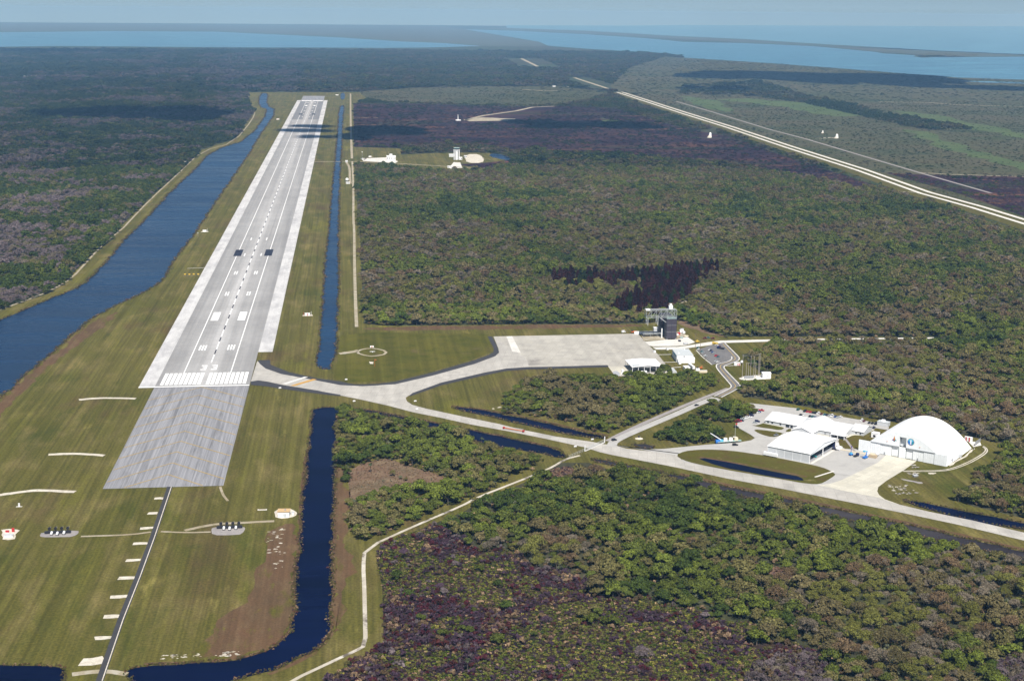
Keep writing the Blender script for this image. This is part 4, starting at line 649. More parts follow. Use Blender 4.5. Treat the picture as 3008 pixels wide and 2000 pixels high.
for u in (-32, -26.5): MB().box(u, u+4.4, 24.86, 25.0, .1, 2.9).build('glazed_entrance', 'glass', w3)
for u in (-20, -16): MB().box(u, u+1.2, 41.38, 41.5, 1.0, 2.2).build('window', 'glass', w4)

# open vehicle shelter
sh2 = thing('vehicle_shelter', 'open white roofed vehicle shelter on posts beside the apron', 'shelter', (430.6, 16.6, .42), math.radians(2))
mb = MB(); WX, WY = 31.0, 30.6
for (xa, xb, za, zb) in ((-.8, 15.5, 7.2, 8.3), (15.5, WX+.8, 8.3, 7.2)):
    mb.add([(xa, -.8, za), (xb, -.8, zb), (xb, WY+.8, zb), (xa, WY+.8, za), (xa, -.8, za+.3), (xb, -.8, zb+.3), (xb, WY+.8, zb+.3), (xa, WY+.8, za+.3)],
           [(0, 1, 2, 3), (4, 5, 6, 7), (0, 1, 5, 4), (2, 3, 7, 6), (1, 2, 6, 5), (0, 3, 7, 4)])
mb.build('roof', 'roof_white', sh2)
MB().box(1.5, 9, 1, 8, 7.82, 7.86).build('roof_patch', 'roof_grey', sh2).rotation_euler = (0, -.0675, 0)
for i in range(6):
    for yy in (0, WY): MB().box(i*WX/5-.2, i*WX/5+.2, yy-.2, yy+.2, 0, 7.25).build('post', 'white_metal', sh2)
for j in range(1, 4):
    for xx in (0, WX): MB().box(xx-.2, xx+.2, j*WY/4-.2, j*WY/4+.2, 0, 7.25).build('post', 'mid_grey', sh2)
MB().box(0, WX, .2, .4, 6.6, 7.1).build('eave_beam', 'white_metal', sh2); MB().box(0, WX, WY-.4, WY-.2, 6.6, 7.1).build('eave_beam', 'white_metal', sh2)

def vehicle(name, label, cat, x, y, rz, parts, group=None, z=.45):
    t = thing(name, label, cat, (x, y, z), rz, group)
    for nm, mt, m_ in parts: m_.build(nm, mt, t)
    return t
def wheels(xs_, w, r): 
    o = []
    for x in xs_: o.append(('wheel', 'tyre', MB().bar((x, -w, r), (x, w, r), r, 10)))
    return o
def truck(L, H, W_=2.5, cab='white_metal', body='white_metal'):
    return [('cab', cab, MB().prism_x([(-W_/2, .5), (W_/2, .5), (W_/2, 2.0), (W_/2*.8, 2.7), (-W_/2*.8, 2.7), (-W_/2, 2.0)], L/2-2.2, L/2)), ('windscreen', 'glass', MB().box(L/2, L/2+.03, -W_*.35, W_*.35, 1.6, 2.3)),
            ('cargo_body', body, MB().box(-L/2, L/2-2.4, -W_/2, W_/2, .9, H)), ('chassis', 'dark', MB().box(-L/2, L/2-.2, -W_*.4, W_*.4, .5, .9))]+wheels((L/2-1.2, -L/2+1.2, -L/2+2.4), W_*.48, .5)
def box_unit(w, d, hh, mt='white_metal', rf='roof_white'):
    return [('body', mt, MB().box(-w/2, w/2, -d/2, d/2, 0, hh)), ('roof', rf, MB().box(-w/2-.15, w/2+.15, -d/2-.15, d/2+.15, hh, hh+.25)), ('door', 'mid_grey', MB().box(-w*.15, w*.15, -d/2-.06, -d/2, 0, min(2.2, hh*.85)))]
# vehicles under and around the shelter
for i, (p, l, L, cab) in enumerate((((435.8,29.8), 'first', 8, 'pale_grey'), ((443.1,32.3), 'second', 9, 'white_metal'), ((449.2,30.3), 'third', 8, 'pale_grey'), ((455.5,29.8), 'fourth', 9, 'white_metal'), ((460.4,27.9), 'fifth', 7, 'pale_grey'))):
    vehicle('convoy_truck', 'service truck in the dark shelter, %s bay from the left' % l, 'truck', p[0], p[1]+4, math.radians(90), truck(L, 3.0, 2.5, cab, 'pale_grey'), 'trucks under the shelter')
for p, l in (((436.6,14.7), 'left white box trailer before the open shelter'), ((440.8,15.2), 'middle white box trailer before the open shelter'), ((444.2,15.6), 'right white box trailer before the open shelter')):
    vehicle('box_trailer', l, 'trailer', p[0], p[1], math.radians(80), [('body', 'white_metal', MB().box(-2.4, 2.4, -1.2, 1.2, .7, 3.0))]+wheels((-1, 1), 1.15, .45), 'white trailers before the shelter')
vehicle('satellite_dish', 'white tracking dish lying on the pale pad by the shelter', 'antenna', *(412.9,12), .3, [('dish', 'white_metal', MB().bar((0, 0, .9), (0, -.7, 2.2), 1.2, 18, 3.6)), ('mount', 'mid_grey', MB().cyl((0, 0), 1.0, 0, 1.2)), ('rim', 'mid_grey', MB().bar((0, -.72, 2.22), (0, -.8, 2.35), 3.65, 18, 3.5))])
vehicle('white_van', 'white van on the pale pad left of the shelter', 'van', *(420.3,15.9), 1.2, [('body', 'white_metal', MB().prism([(-2.5, .4), (2.5, .4), (2.5, 1.2), (1.7, 2.3), (-2.5, 2.3)], -1, 1)), ('window_band', 'glass', MB().prism([(.6, 1.3), (2.2, 1.3), (1.65, 2.1), (.6, 2.1)], -1.02, 1.02))]+wheels((-1.6, 1.6), .98, .4))
vehicle('white_van', 'white van parked on the upper pad edge left of the shelter', 'van', *(422.2,26.3), 1.5, [('body', 'white_metal', MB().prism([(-2.5, .4), (2.5, .4), (2.5, 1.2), (1.7, 2.3), (-2.5, 2.3)], -1, 1)), ('window_band', 'glass', MB().prism([(.6, 1.3), (2.2, 1.3), (1.65, 2.1), (.6, 2.1)], -1.02, 1.02))]+wheels((-1.6, 1.6), .98, .4))

# grey roofed office
of = thing('flat_roof_office', 'two level white office with a flat pale grey roof', 'building', (487.1, 61.0, .3), math.radians(-3))
MB().box(0, 17.5, 1.5, 30, 0, 7.4).build('wall', 'white_metal', of); MB().box(-.3, 17.8, 1.2, 30.3, 7.4, 7.8).build('roof', 'roof_grey', of)
MB().box(.8, 18.6, -2.2, 1.4, 0, 4.2).build('front_annex', 'white_metal', of); MB().box(17.6, 19.6, 3, 8, 0, 4.5).build('side_annex', 'white_metal', of)
MB().box(.6, 18.8, -2.3, 1.4, 4.2, 4.4).build('annex_roof', 'roof_white', of)
MB().box(7.2, 8.2, 1.35, 1.5, 4.6, 6.9).build('upper_door', 'dark', of); MB().box(-.06, 0, 4, 26, 4.6, 6.2).build('window_band', 'cyan', of)
for u in (2, 6, 11, 15): MB().box(u, u+.5, -2.3, -2.2, 3.0, 3.5).build('wall_vent', 'mid_grey', of)
for u, v in ((3, 10), (12, 27)): MB().box(u, u+1.2, v, v+1.2, 7.8, 8.6).build('roof_unit', 'white_metal', of)
vehicle('curved_shed', 'grey curved metal shed right of the shelter', 'shed', *(474.7,22.3), 0, [('shell', 'roof_grey', MB().prism([(2.6*math.cos(a), 2.8*math.sin(a)) for a in [math.pi*i/10 for i in range(11)]], -6, 6)), ('end_wall', 'pale_grey', MB().prism([(2.4*math.cos(a), 2.6*math.sin(a)) for a in [math.pi*i/10 for i in range(11)]], -6.05, -5.8))])
vehicle('trailer_office', 'white trailer office with green side below the grey roofed office', 'trailer', *(490.2,30.2), math.radians(4), box_unit(5.5, 8, 3.2, 'white_metal'))
vehicle('trailer_office', 'long narrow white trailer beside the trailer office', 'trailer', *(496.9,35.9), math.radians(96), [('body', 'white_metal', MB().box(-7, 7, -1.3, 1.3, .8, 3.6))]+wheels((-5, -3.8), 1.2, .5))
vehicle('retaining_wall', 'low cream concrete block wall near the wooded block', 'wall', *(502.6,17.1), 0, [('wall', 'cream', MB().box(-6, 6, -1.5, 1.5, 0, 2.0)), ('cap', 'concrete_white', MB().box(-6.1, 6.1, -1.6, 1.6, 2.0, 2.15))])
vehicle('pump_unit', 'white machinery unit with dark tank above the low wall', 'machine', *(501.4,27.8), 0, [('body', 'white_metal', MB().box(-2, 2, -1.2, 1.2, 0, 1.8)), ('tank', 'dark', MB().ball((0, 1, 2.2), 1.1))])
vehicle('lift', 'small orange lift beside the machinery unit', 'lift', *(506.3,33.6), .4, [('body', 'orange', MB().box(-1.6, 1.6, -.9, .9, .5, 1.4)), ('mast', 'orange', MB().bar((-1, 0, 1.3), (1.8, 0, 3.2), .2))]+wheels((-1, 1), .9, .4))
for p, l in (((489.7,119.8), 'white equipment box on the grass above the office path'), ((473.1,109.1), 'white equipment box at the apron corner'), ((488.6,54.4), 'pale cylinder cart below the grey roofed office')):
    vehicle('equipment_box', l, 'equipment', p[0], p[1], .2, [('body', 'white_metal', MB().box(-1.3, 1.3, -1, 1, 0, 2.0)), ('lid', 'pale_grey', MB().box(-1.4, 1.4, -1.1, 1.1, 2.0, 2.2))])

# mate and demate tower
md = thing('steel_service_tower', 'dark clad steel service tower with a grey cantilever truss', 'tower', (498.4, 168.9, .4), math.radians(2))
def clad(x0, x1, y0, y1, z1, nm, mt):
    tw = MB().box(x0, x1, y0, y1, 1.4, z1).build(nm, mt, md)
    for i in range(1, 9):
        z = 1.4+(z1-1.4)*i/9; MB().box(x0-.07, x1+.07, y0-.07, y1+.07, z-.10, z+.10).build('clad_band', 'mdd_dark' if i % 3 else 'steel', tw)
    for x in (x0+.2, (x0+x1)/2, x1-.2): MB().box(x-.14, x+.14, y0-.09, y0, 0, z1).build('clad_rib', 'mdd_dark', tw)
    return tw
clad(.8, 12.6, 0, 11, 24.0, 'near_tower', 'mdd'); clad(.0, 12.6, 24, 35, 24.0, 'far_tower', 'mdd')
for x in (1.6, 11.6):
    for y in (.8, 10.2, 24.8, 34.2): MB().box(x-.6, x+.6, y-.6, y+.6, 0, 1.4).build('foot', 'mid_grey', md)
for z in (7, 13, 19): MB().box(2, 12, 11, 24, z, z+.5).build('work_platform', 'mdd_dark', md)
def truss(y, nm):
    m_ = MB(); x0, x1, z0, z1 = -22.5, 12.6, 25.4, 33.6; n = 6; st = (x1-x0)/n
    m_.bar((x0, y, z0), (x1, y, z0), .42); m_.bar((x0, y, z1), (x1, y, z1), .42)
    for i in range(n+1): m_.bar((x0+i*st, y, z0), (x0+i*st, y, z1), .30)
    for i in range(n):
        a, b_ = ((z0, z1) if i < 5 else (z1, z0)); m_.bar((x0+i*st, y, a), (x0+(i+1)*st, y, b_), .28)
    return m_.build(nm, 'steel', md)
truss(2, 'near_truss'); truss(10, 'far_truss')
mb = MB()
for i in range(7):
    x = -22.5+i*35.1/6
    for z in (25.4, 33.6): mb.bar((x, 2, z), (x, 10, z), .25)
    mb.bar((x, 2, 33.6), (x+(5.85 if i < 6 else 0), 10, 33.6), .18)
mb.build('cross_beams', 'steel', md)
MB().box(-22, 12, 4.5, 7.5, 33.9, 34.2).build('walkway', 'mid_grey', md)
for x in (-20.5, -9.0): 
    for y in (2, 10): MB().bar((x, y, 25), (x, y, 16.5), .35).build('hanger', 'pale_grey', md)
MB().bar((-6.5, 2, 25), (.8, 2, 19.5), .32).build('brace', 'pale_grey', md); MB().bar((-6.5, 10, 25), (.8, 10, 19.5), .32).build('brace', 'pale_grey', md)
MB().box(-23.2, -18.5, .5, 6, 33.8, 35.2).build('end_cabin', 'white_metal', md)
MB().box(4.2, 8.4, 4, 8, 34.2, 38.0).box(5.0, 7.6, 4.5, 7.5, 38.0, 40.0).build('hoist_house', 'white_metal', md)
mb = MB()
for x in (1.2, 12.2):
    for y in (.6, 10.4): mb.bar((x, y, 24), (x, y, 33.4), .35)
mb.bar((1.2, .5, 24.2), (12.2, .5, 33.2), .22).bar((12.2, .5, 24.2), (1.2, .5, 33.2), .22); mb.build('upper_bracing', 'steel', md)
MB().box(.8, 12.4, .2, 10.8, 24.0, 24.6).build('tower_deck', 'green_metal', md)
st_ = thing('ground_platform', 'low grey steel platform left of the dark tower foot', 'platform', (*(476.4,185.3), .4), math.radians(2))
MB().box(0, 24, 0, 7, 2.6, 3.1).build('deck', 'steel', st_)
for x in (.5, 8, 16, 23.5):
    for y in (.5, 6.5): MB().box(x-.2, x+.2, y-.2, y+.2, 0, 2.6).build('leg', 'mid_grey', st_)
mb = MB(); mb.bar((0, 0, 4.0), (24, 0, 4.0), .08)
for i in range(9): mb.bar((i*3, 0, 3), (i*3, 0, 4), .08)
mb.build('railing', 'pale_grey', st_)
vehicle('white_column', 'single white column at the dark tower foot', 'column', *(496,178.3), 0, [('shaft', 'white_metal', MB().cyl((0, 0), .7, 0, 11, 10)), ('base', 'concrete_white', MB().box(-1.2, 1.2, -1.2, 1.2, 0, .5))])
for i, p in enumerate(((474.1,200.5), (479.5,200.1), (485.3,199.6), (490.1,200.4))):
    vehicle('white_container', 'white container behind the ground platform, %s from the left' % ('first', 'second', 'third', 'fourth')[i], 'container', p[0], p[1], .03, [('body', 'white_metal', MB().box(-5.5, 5.5, -1.3, 1.3, 0, 2.9)), ('door', 'pale_grey', MB().box(5.5, 5.55, -1.2, 1.2, .2, 2.7))], 'white containers behind the platform')
vehicle('white_tank', 'pale tank frame with mast behind the dark tower', 'tank', *(497.4,209.1), 0, [('frame', 'pale_grey', MB().box(-4.5, 4.5, -2, 2, 0, 5.2)), ('roof', 'white_metal', MB().box(-4.7, 4.7, -2.2, 2.2, 5.2, 5.6)), ('mast', 'pole', MB().bar((-4, 0, 5), (-4, 0, 11), .18))])
vehicle('mobile_crane', 'orange mobile crane at the apron edge', 'crane', *(469.6,206.5), 0, [('body', 'orange', MB().box(-3.2, 3.2, -1.2, 1.2, .7, 2.0)), ('cab', 'dark', MB().box(-3, -1.2, -1, 1, 2.0, 3.2))]+wheels((-2, 2), 1.2, .6))
vehicle('pale_van', 'pale van at the upper apron edge', 'van', *(457.9,209.3), .5, [('body', 'white_metal', MB().prism([(-2.4, .4), (2.4, .4), (2.4, 1.2), (1.5, 2.4), (-2.4, 2.4)], -1, 1)), ('window_band', 'glass', MB().prism([(.5, 1.3), (2.0, 1.3), (1.45, 2.2), (.5, 2.2)], -1.02, 1.02))]+wheels((-1.5, 1.5), .98, .4))
for nm, l, p, mt, sz in (('equipment_cart', 'red cart right of the dark tower', (519.2,193.4), 'red', (3.2, 2.2, 2.6)), ('equipment_cart', 'large pale unit right of the red cart', (524.4,202.5), 'white_metal', (4.5, 3, 3.6)), ('equipment_cart', 'grey unit behind the red cart', (526.9,210.8), 'pale_grey', (4, 2.4, 3.2)), ('equipment_cart', 'white tank unit nearest the pad corner', (526.1,198.6), 'white_metal', (3, 2.4, 2.8)),
                         ('equipment_cart', 'cream unit on the white pad', (525.1,181.7), 'cream', (5, 2, 1.6)), ('equipment_cart', 'pale cart below the red cart', (515.6,178.7), 'tan', (4, 2.4, 2.0)), ('equipment_cart', 'green cart beside the pale cart', (518.1,174.8), 'green_metal', (3.4, 1.8, 1.6)), ('equipment_cart', 'dark cart on the white pad', (512.3,158.8), 'dark', (2.2, 3.4, 1.7)),
                         ('equipment_cart', 'pale dark cart beside the white road', (516.3,145.9), 'pale_grey', (4.5, 3, 1.6)), ('equipment_cart', 'small white unit left of the red cart', (516.4,187.9), 'white_metal', (2, 2, 2.4))):
    a, b_, c_ = sz; vehicle(nm, l, 'equipment', p[0], p[1], .15, [('body', mt, MB().box(-a/2, a/2, -b_/2, b_/2, .5, c_)), ('deck', 'mid_grey', MB().box(-a/2-.2, a/2+.2, -b_/2-.1, b_/2+.1, .35, .5))]+wheels((-a*.3, a*.3), b_*.45, .35))

# utility poles, pole array
def upole(p, hh, label, arm=True):
    t = thing('utility_pole', label, 'pole', (*p, .3), 0, 'utility poles'); MB().cyl((0, 0), .28, 0, hh, 8, .18).build('shaft', 'wood', t)
    if arm: MB().box(-1.6, 1.6, -.12, .12, hh-1.2, hh-.95).build('crossarm', 'wood', t)
for p, hh, l in (((516.7,103.1), 22, 'dark utility pole left of the small car park'), ((516.7,80.7), 21, 'dark utility pole at the lower edge of the car park'), ((516.5,58), 7, 'short dark pole below the small car park'), ((621.7,1033.4), 16, 'thin pale mast rising from the distant forest'), ((637.6,864.3), 14, 'second thin mast rising from the distant forest')): upole(p, hh, l)
pa = [((1888, 1186), 24.3), ((1940, 1185), 16), ((1970, 1184), 16), ((2000, 1186), 23), ((2044, 1180), 22.5), ((2068, 1178), 16), ((2110, 1160), 24), ((2125, 1160), 24)]
PA = [(538.8,-8.4), (542.7,-8.4), (545,-8.3), (547,-9.1), (550.8,-7.6), (552.7,-7.1), (557.3,-2.2), (558.4,-2.2)]
od = ('first', 'second', 'third', 'fourth', 'fifth', 'sixth', 'seventh', 'last')
for i, (p, (_, hh)) in enumerate(zip(PA, pa)):
    t = thing('array_pole', 'tall pale pole of the roadside pole array, %s from the left' % od[i], 'pole', (*p, .3), 0, 'poles of the pole array')
    MB().cyl((0, 0), .32, 0, hh, 8, .2).build('shaft', 'pole', t); MB().box(-.6, .6, -.6, .6, 0, .5).build('base', 'concrete_white', t); MB().box(-.8, .8, -.1, .1, hh-.6, hh-.4).build('crossarm', 'pole', t)
mb = MB(); za = 23.6
for a, b_ in ((0, 3), (3, 4), (4, 6), (6, 7)): mb.bar((PA[a][0], PA[a][1], za), (PA[b_][0], PA[b_][1], za), .10)
for a, b_ in ((1, 2), (2, 5)): mb.bar((PA[a][0], PA[a][1], 15.5), (PA[b_][0], PA[b_][1], 15.5), .10)
tag(mb.build('pole_wires', 'pole'), 'wires strung between the tall pole array', 'wires')
sheet('array_pad', [(535,-9.3), (541.8,-1), (560.4,3.6), (569.7,-6.1), (566.9,-13.2), (537.4,-16.8)], Z_DIRT, 'concrete_white', 'pale pad under the pole array', cat='pavement')
sb = thing('switch_house', 'small white switch house at the pole array', 'building', (*(559.6,-10.3), .3), math.radians(-3))
MB().box(0, 8.4, 0, 7, 0, 4.6).build('wall', 'white_metal', sb); MB().prism_x([(-.3, 4.5), (7.3, 4.5), (7.3, 4.9), (3.5, 5.6), (-.3, 4.9)], -.3, 8.7).build('roof', 'roof_white', sb); MB().box(4.6, 6.0, -.06, 0, 1.6, 2.4).build('wall_vent', 'mid_grey', sb)
for i, p in enumerate([(542.1,-9.3), (544.1,-9.4), (546.2,-9.6), (549.3,-9.2)]):
    vehicle('transformer', 'grey transformer under the pole array, %s from the left' % od[i], 'transformer', p[0], p[1], 0, [('body', 'mid_grey', MB().box(-1, 1, -.8, .8, 0, 2.2)), ('fins', 'pale_grey', MB().box(-1.3, 1.3, -.5, .5, .4, 1.8))], 'transformers')
vehicle('marker_shelter', 'small red and white shelter beside the road bend', 'shelter', *(547.6,44.5), 0, [('body', 'white_metal', MB().box(-3.2, 3.2, -1.5, 1.5, 0, 2.8)), ('red_panel', 'red', MB().box(.2, 1.1, -1.56, -1.5, 0, 2.8)), ('second_red_panel', 'red', MB().box(2.0, 2.8, -1.56, -1.5, 0, 2.8)), ('roof', 'roof_white', MB().box(-3.4, 3.4, -1.7, 1.7, 2.8, 3.0))])
road('footpath', [(535.4,43.9), (545,44.7)], .8, 'concrete_white', 'short pale path to the red and white shelter', Z_PAVE2)
vehicle('white_drum', 'round white tank beside the pole array', 'tank', *(554.8,51.9), 0, [('shell', 'white_metal', MB().ball((0, 0, 1.8), 1.6, 12, 8)), ('cradle', 'dark', MB().box(-1.2, 1.2, -1, 1, 0, .9))])

# cars: one mesh each (too small in the picture to show parts)
def car_mesh(kind):
    mb = MB(); L, w = (4.6, .9) if kind != 'suv' else (4.9, .98); hgt_ = 1.42 if kind == 'sedan' else 1.85
    if kind == 'sedan': body = [(-L/2, .35), (L/2, .35), (L/2, .75), (L/2-1.2, .92), (-L/2+.9, .95), (-L/2, .85)]; cab = [(-L/2+.6, .93), (L/2-1.25, .92), (L/2-2.0, hgt_), (-L/2+1.3, hgt_)]
    elif kind == 'suv': body = [(-L/2, .4), (L/2, .4), (L/2, .95), (L/2-1.1, 1.12), (-L/2, 1.12)]; cab = [(-L/2+.1, 1.12), (L/2-1.15, 1.12), (L/2-1.8, hgt_), (-L/2+.3, hgt_)]
    else: body = [(-L/2-.3, .45), (L/2+.3, .45), (L/2+.3, .95), (L/2-1.1, 1.1), (-L/2-.3, 1.1)]; cab = [(-.5, 1.1), (L/2-1.2, 1.1), (.95, hgt_), (-.3, hgt_)]
    mb.cur = 0; mb.prism(body, -w, w); mb.cur = 1; mb.prism(cab, -w*.88, w*.88)
    mb.cur = 0; t0, t1 = cab[3][0]-.02, cab[2][0]+.02; mb.box(t0, t1, -w*.84, w*.84, hgt_-.02, hgt_+.08)
    mb.cur = 2
    for x in (-L/2+.85, L/2-.85): mb.bar((x, -w*.98, .33), (x, w*.98, .33), .33, 10)
    return mb.mesh('car', ['car_paint', 'glass', 'tyre'])
CM = {k: car_mesh(k) for k in ('sedan', 'suv', 'pickup')}
CC = dict(black=(.012, .012, .018), white=(.78, .78, .78), red=(.42, .02, .03), silver=(.42, .45, .46), blue=(.03, .07, .25), navy=(.015, .02, .07), green=(.03, .11, .10), maroon=(.13, .015, .03), teal=(.05, .18, .20), grey=(.20, .21, .22), yellow=(.62, .42, .04))
def car(p, rz, colr, kind, label, group=None, z=.45):
    o = link('parked_car' if group else 'car', CM[kind]); o.location = (*p, z); o.rotation_euler = (0, 0, rz); o['col'] = list(CC[colr]); tag(o, label, 'car', group); return o
ORD = ('first', 'second', 'third', 'fourth', 'fifth', 'sixth', 'seventh', 'eighth', 'ninth', 'tenth', 'eleventh', 'twelfth', 'thirteenth', 'fourteenth', 'fifteenth', 'sixteenth', 'seventeenth')
def row(pts_, cols, rz, where, group):
    for i, (p, c_) in enumerate(zip(pts_, cols)):
        kd = 'suv' if c_.endswith('*') else 'pickup' if c_.endswith('+') else 'sedan'; c_ = c_.rstrip('*+')
        car(p, rz+R_.uniform(-.06, .06)+(math.pi if R_.random() < .4 else 0), c_, kd, '%s car, %s from left in row %s' % (c_, ORD[i], where), group)
HN = HA+math.pi/2
row([(563.5,-136.4), (565.7,-137.8), (567.8,-139.7), (570,-141.3), (571.7,-142.9), (573.6,-145.1), (576.1,-146.7), (578.4,-148.9), (580.2,-150.2), (582,-151.8), (583.6,-153.6), (585.8,-156.7), (587.8,-158.1), (590.2,-159)], ('black*', 'red', 'red', 'black', 'black*', 'white*', 'maroon', 'teal', 'navy', 'silver', 'white*', 'blue', 'silver', 'white*'), HN, 'along the back verge', 'cars along the back verge')
row([(556,-148), (559.1,-149.2), (562.9,-153.4), (565.1,-154.5), (567.3,-156.6), (569.4,-158)], ('black', 'white', 'black', 'teal', 'blue', 'navy'), HN, 'close behind the support building', 'cars close behind the support building')
row([(605.9,-170.7), (607.4,-172.8), (610.2,-178.6), (612.6,-180.2), (614.9,-182.3)], ('white*', 'maroon', 'black', 'black', 'black*'), HN, 'at the end wing of the support building', 'cars at the end wing')
row([(491.8,-164.3), (493.7,-163.5), (496.1,-162.3), (498.8,-157), (500.4,-154.8), (502.4,-153.8), (504.8,-151.1), (506.4,-148.8), (507,-151.3), (509.9,-146.2)], ('maroon*', 'red*', 'navy', 'silver', 'white', 'white', 'white', 'maroon', 'white', 'navy*'), HA+.25, 'along the trees left of the yard', 'cars along the trees left of the yard')
row([(516.4,-136.5), (518.6,-135.7), (519.9,-134.8), (524,-130.2)], ('white', 'silver', 'blue', 'red+'), HA+.2, 'at the upper driveway corner', 'cars at the upper driveway corner')
for p, c_, kd, rz, l in (((509.7,-166.2), 'navy', 'suv', HA+.4, 'dark blue car beside the left wing lawn'), ((506.7,-169.5), 'silver', 'sedan', HA+.4, 'silver car beside the left wing lawn'), ((514.2,-209.7), 'grey', 'pickup', HN-.3, 'grey pickup parked behind the gabled hangar'), ((470.8,-235.1), 'black', 'suv', HA+.7, 'black car driving below the flatbed crane truck'),
                         ((559.2,-130.3), 'green', 'suv', HN, 'dark green van alone on the back verge'), ((608.4,-194.6), 'navy', 'suv', HN, 'dark blue car alone beyond the end wing'), ((486,-181.6), 'black', 'sedan', HA, 'black car at the flagpole corner'),
                         ((370,-212.3), 'black', 'suv', math.radians(25), 'black car waiting at the towway junction'), ((467.8,-107.4), 'black', 'sedan', math.radians(28), 'small black car on the concrete side road'), ((608.5,-194.2), 'navy', 'sedan', HN, 'dark blue sedan left of the arched roof')):
    car(p, rz, c_, kd, l)
row([(525.1,124.1), (524.4,118.2), (525.3,106.9), (525.4,102.4), (524,86.8), (524.2,84.5)], ('green*', 'white', 'teal', 'silver', 'white', 'silver'), .9, 'nearest the utility poles', 'cars nearest the utility poles')
row([(535.7,114.6), (536.6,111.8), (536.4,103.6), (536.7,99.2), (535.7,87.6), (536.8,85.8), (537.2,82.5), (529.6,63.5), (530.7,59.2)], ('white', 'navy', 'blue', 'silver', 'red', 'red', 'teal', 'silver', 'white'), .9, 'in the middle of the small car park', 'cars in the middle of the small car park')
vehicle('yellow_truck', 'yellow truck at the top of the small car park', 'truck', *(548.6,141), 2.2, truck(6.5, 2.6, 2.4, 'yellow', 'yellow')); car((548.7,133.9), 2.2, 'white', 'pickup', 'white pickup beside the yellow truck'); car((549.5,127.5), 2.2, 'maroon', 'suv', 'maroon car between yellow truck and black truck')
vehicle('black_truck', 'black flatbed truck at the top of the small car park', 'truck', *(549.6,119.8), 2.4, truck(8.5, 1.7, 2.5, 'navy', 'dark'))
for p, c_, l in (((544.5,171), 'maroon', 'small maroon tractor on the grass above the white road'), ((548.2,172.6), 'teal', 'teal tractor on the grass above the white road'), ((553.2,169.6), 'maroon', 'second maroon tractor on the grass above the white road')): car(p, .2, c_, 'pickup', l)
vehicle('yellow_mower', 'yellow machine beside the white road', 'machine', *(531.1,153.7), .1, [('body', 'yellow', MB().box(-2.4, 2.4, -1, 1, .5, 1.5)), ('cab', 'yellow', MB().box(-.6, .9, -.8, .8, 1.5, 2.4))]+wheels((-1.5, 1.5), 1.0, .5))

# crane truck, yard equipment
ct = thing('crane_truck', 'blue cab flatbed truck with a raised pale boom and tanks', 'truck', (*(467.9,-225.8), .45), math.radians(8))
MB().box(-11, 11, -1.4, 1.4, .9, 1.5).build('bed', 'green_metal', ct); MB().prism_x([(-1.3, .6), (1.3, .6), (1.3, 2.3), (1.0, 3.0), (-1.0, 3.0), (-1.3, 2.3)], -12.5, -9.0).build('cab', 'blue', ct)
MB().bar((-6.5, 0, 2.2), (-16.5, 2.5, 8.6), .45, 4, .35).build('boom', 'white_metal', ct); MB().box(-8.6, -5.8, -1.3, 1.3, 1.5, 2.8).build('crane_house', 'cyan', ct)
for x, mt in ((-3.5, 'white_metal'), (1.5, 'white_metal'), (6.5, 'cream')): MB().cyl((x, 0), 1.9, 1.5, 4.0, 12, 1.6).build('tank', mt, ct)
for x in (-11, -7, 6, 7.5, 9): MB().bar((x, -1.3, .5), (x, 1.3, .5), .5, 10).build('wheel', 'tyre', ct)
fp = thing('flagpole', 'thin flagpole with a pale round base by the yard', 'flagpole', (*(477.1,-211), .3), 0); MB().cyl((0, 0), .16, 0, 13, 8, .08).build('shaft', 'pale_grey', fp); MB().cyl((0, 0), 1.9, 0, .35, 16).build('base', 'concrete_white', fp); MB().box(.05, 1.7, -.02, .02, 11.4, 12.8).build('flag', 'red', fp)
vehicle('boom_lift', 'purple and blue boom lift standing on the yard', 'lift', *(560.5,-270.8), .3, [('chassis', 'blue', MB().box(-1.6, 1.6, -1.1, 1.1, .5, 1.5)), ('turret', 'cyan', MB().box(-.9, .9, -.8, .8, 1.5, 2.6)), ('boom', 'purple', MB().bar((0, 0, 2.4), (.5, .4, 7.2), .35, 4, .22)), ('basket', 'purple', MB().box(.1, .9, 0, .8, 7.0, 7.9))]+wheels((-1.1, 1.1), 1.1, .5))
vehicle('dark_pickup', 'black pickup truck between the blue lifts', 'truck', *(563.9,-274.2), HN-.2, truck(6.0, 1.4, 2.1, 'navy', 'dark'))
vehicle('boom_lift', 'large cyan articulated lift on the yard', 'lift', *(570.4,-279.2), HN-.2, [('chassis', 'blue', MB().box(-3.2, 1.2, -1.2, 1.2, .5, 1.6)), ('lower_arm', 'blue', MB().bar((0, 0, 1.6), (1.6, 0, 5.6), .4)), ('upper_arm', 'cyan', MB().bar((1.6, 0, 5.6), (-1.8, .6, 6.2), .45)), ('basket', 'cyan', MB().box(-2.6, -1.4, 0, 1.4, 5.6, 6.8))]+wheels((-2.4, .6), 1.15, .55))
vehicle('white_cart', 'white covered cart behind the cyan lift', 'cart', *(574.4,-273.5), HN, [('body', 'white_metal', MB().box(-1.8, 1.8, -1.3, 1.3, .5, 2.8)), ('stripe', 'green_metal', MB().box(-1.82, 1.82, -1.32, 1.32, 1.6, 1.8))]+wheels((-1, 1), 1.2, .4))
vehicle('pallet_stack', 'tan pallet load on the yard beside the cyan lift', 'pallets', *(577.2,-277.8), HA, [('load', 'tan', MB().box(-3, 3, -2, 2, 0, 2.4)), ('boxes', 'cream', MB().box(-2.4, 1.2, -1.6, 1.0, 2.4, 3.2))])
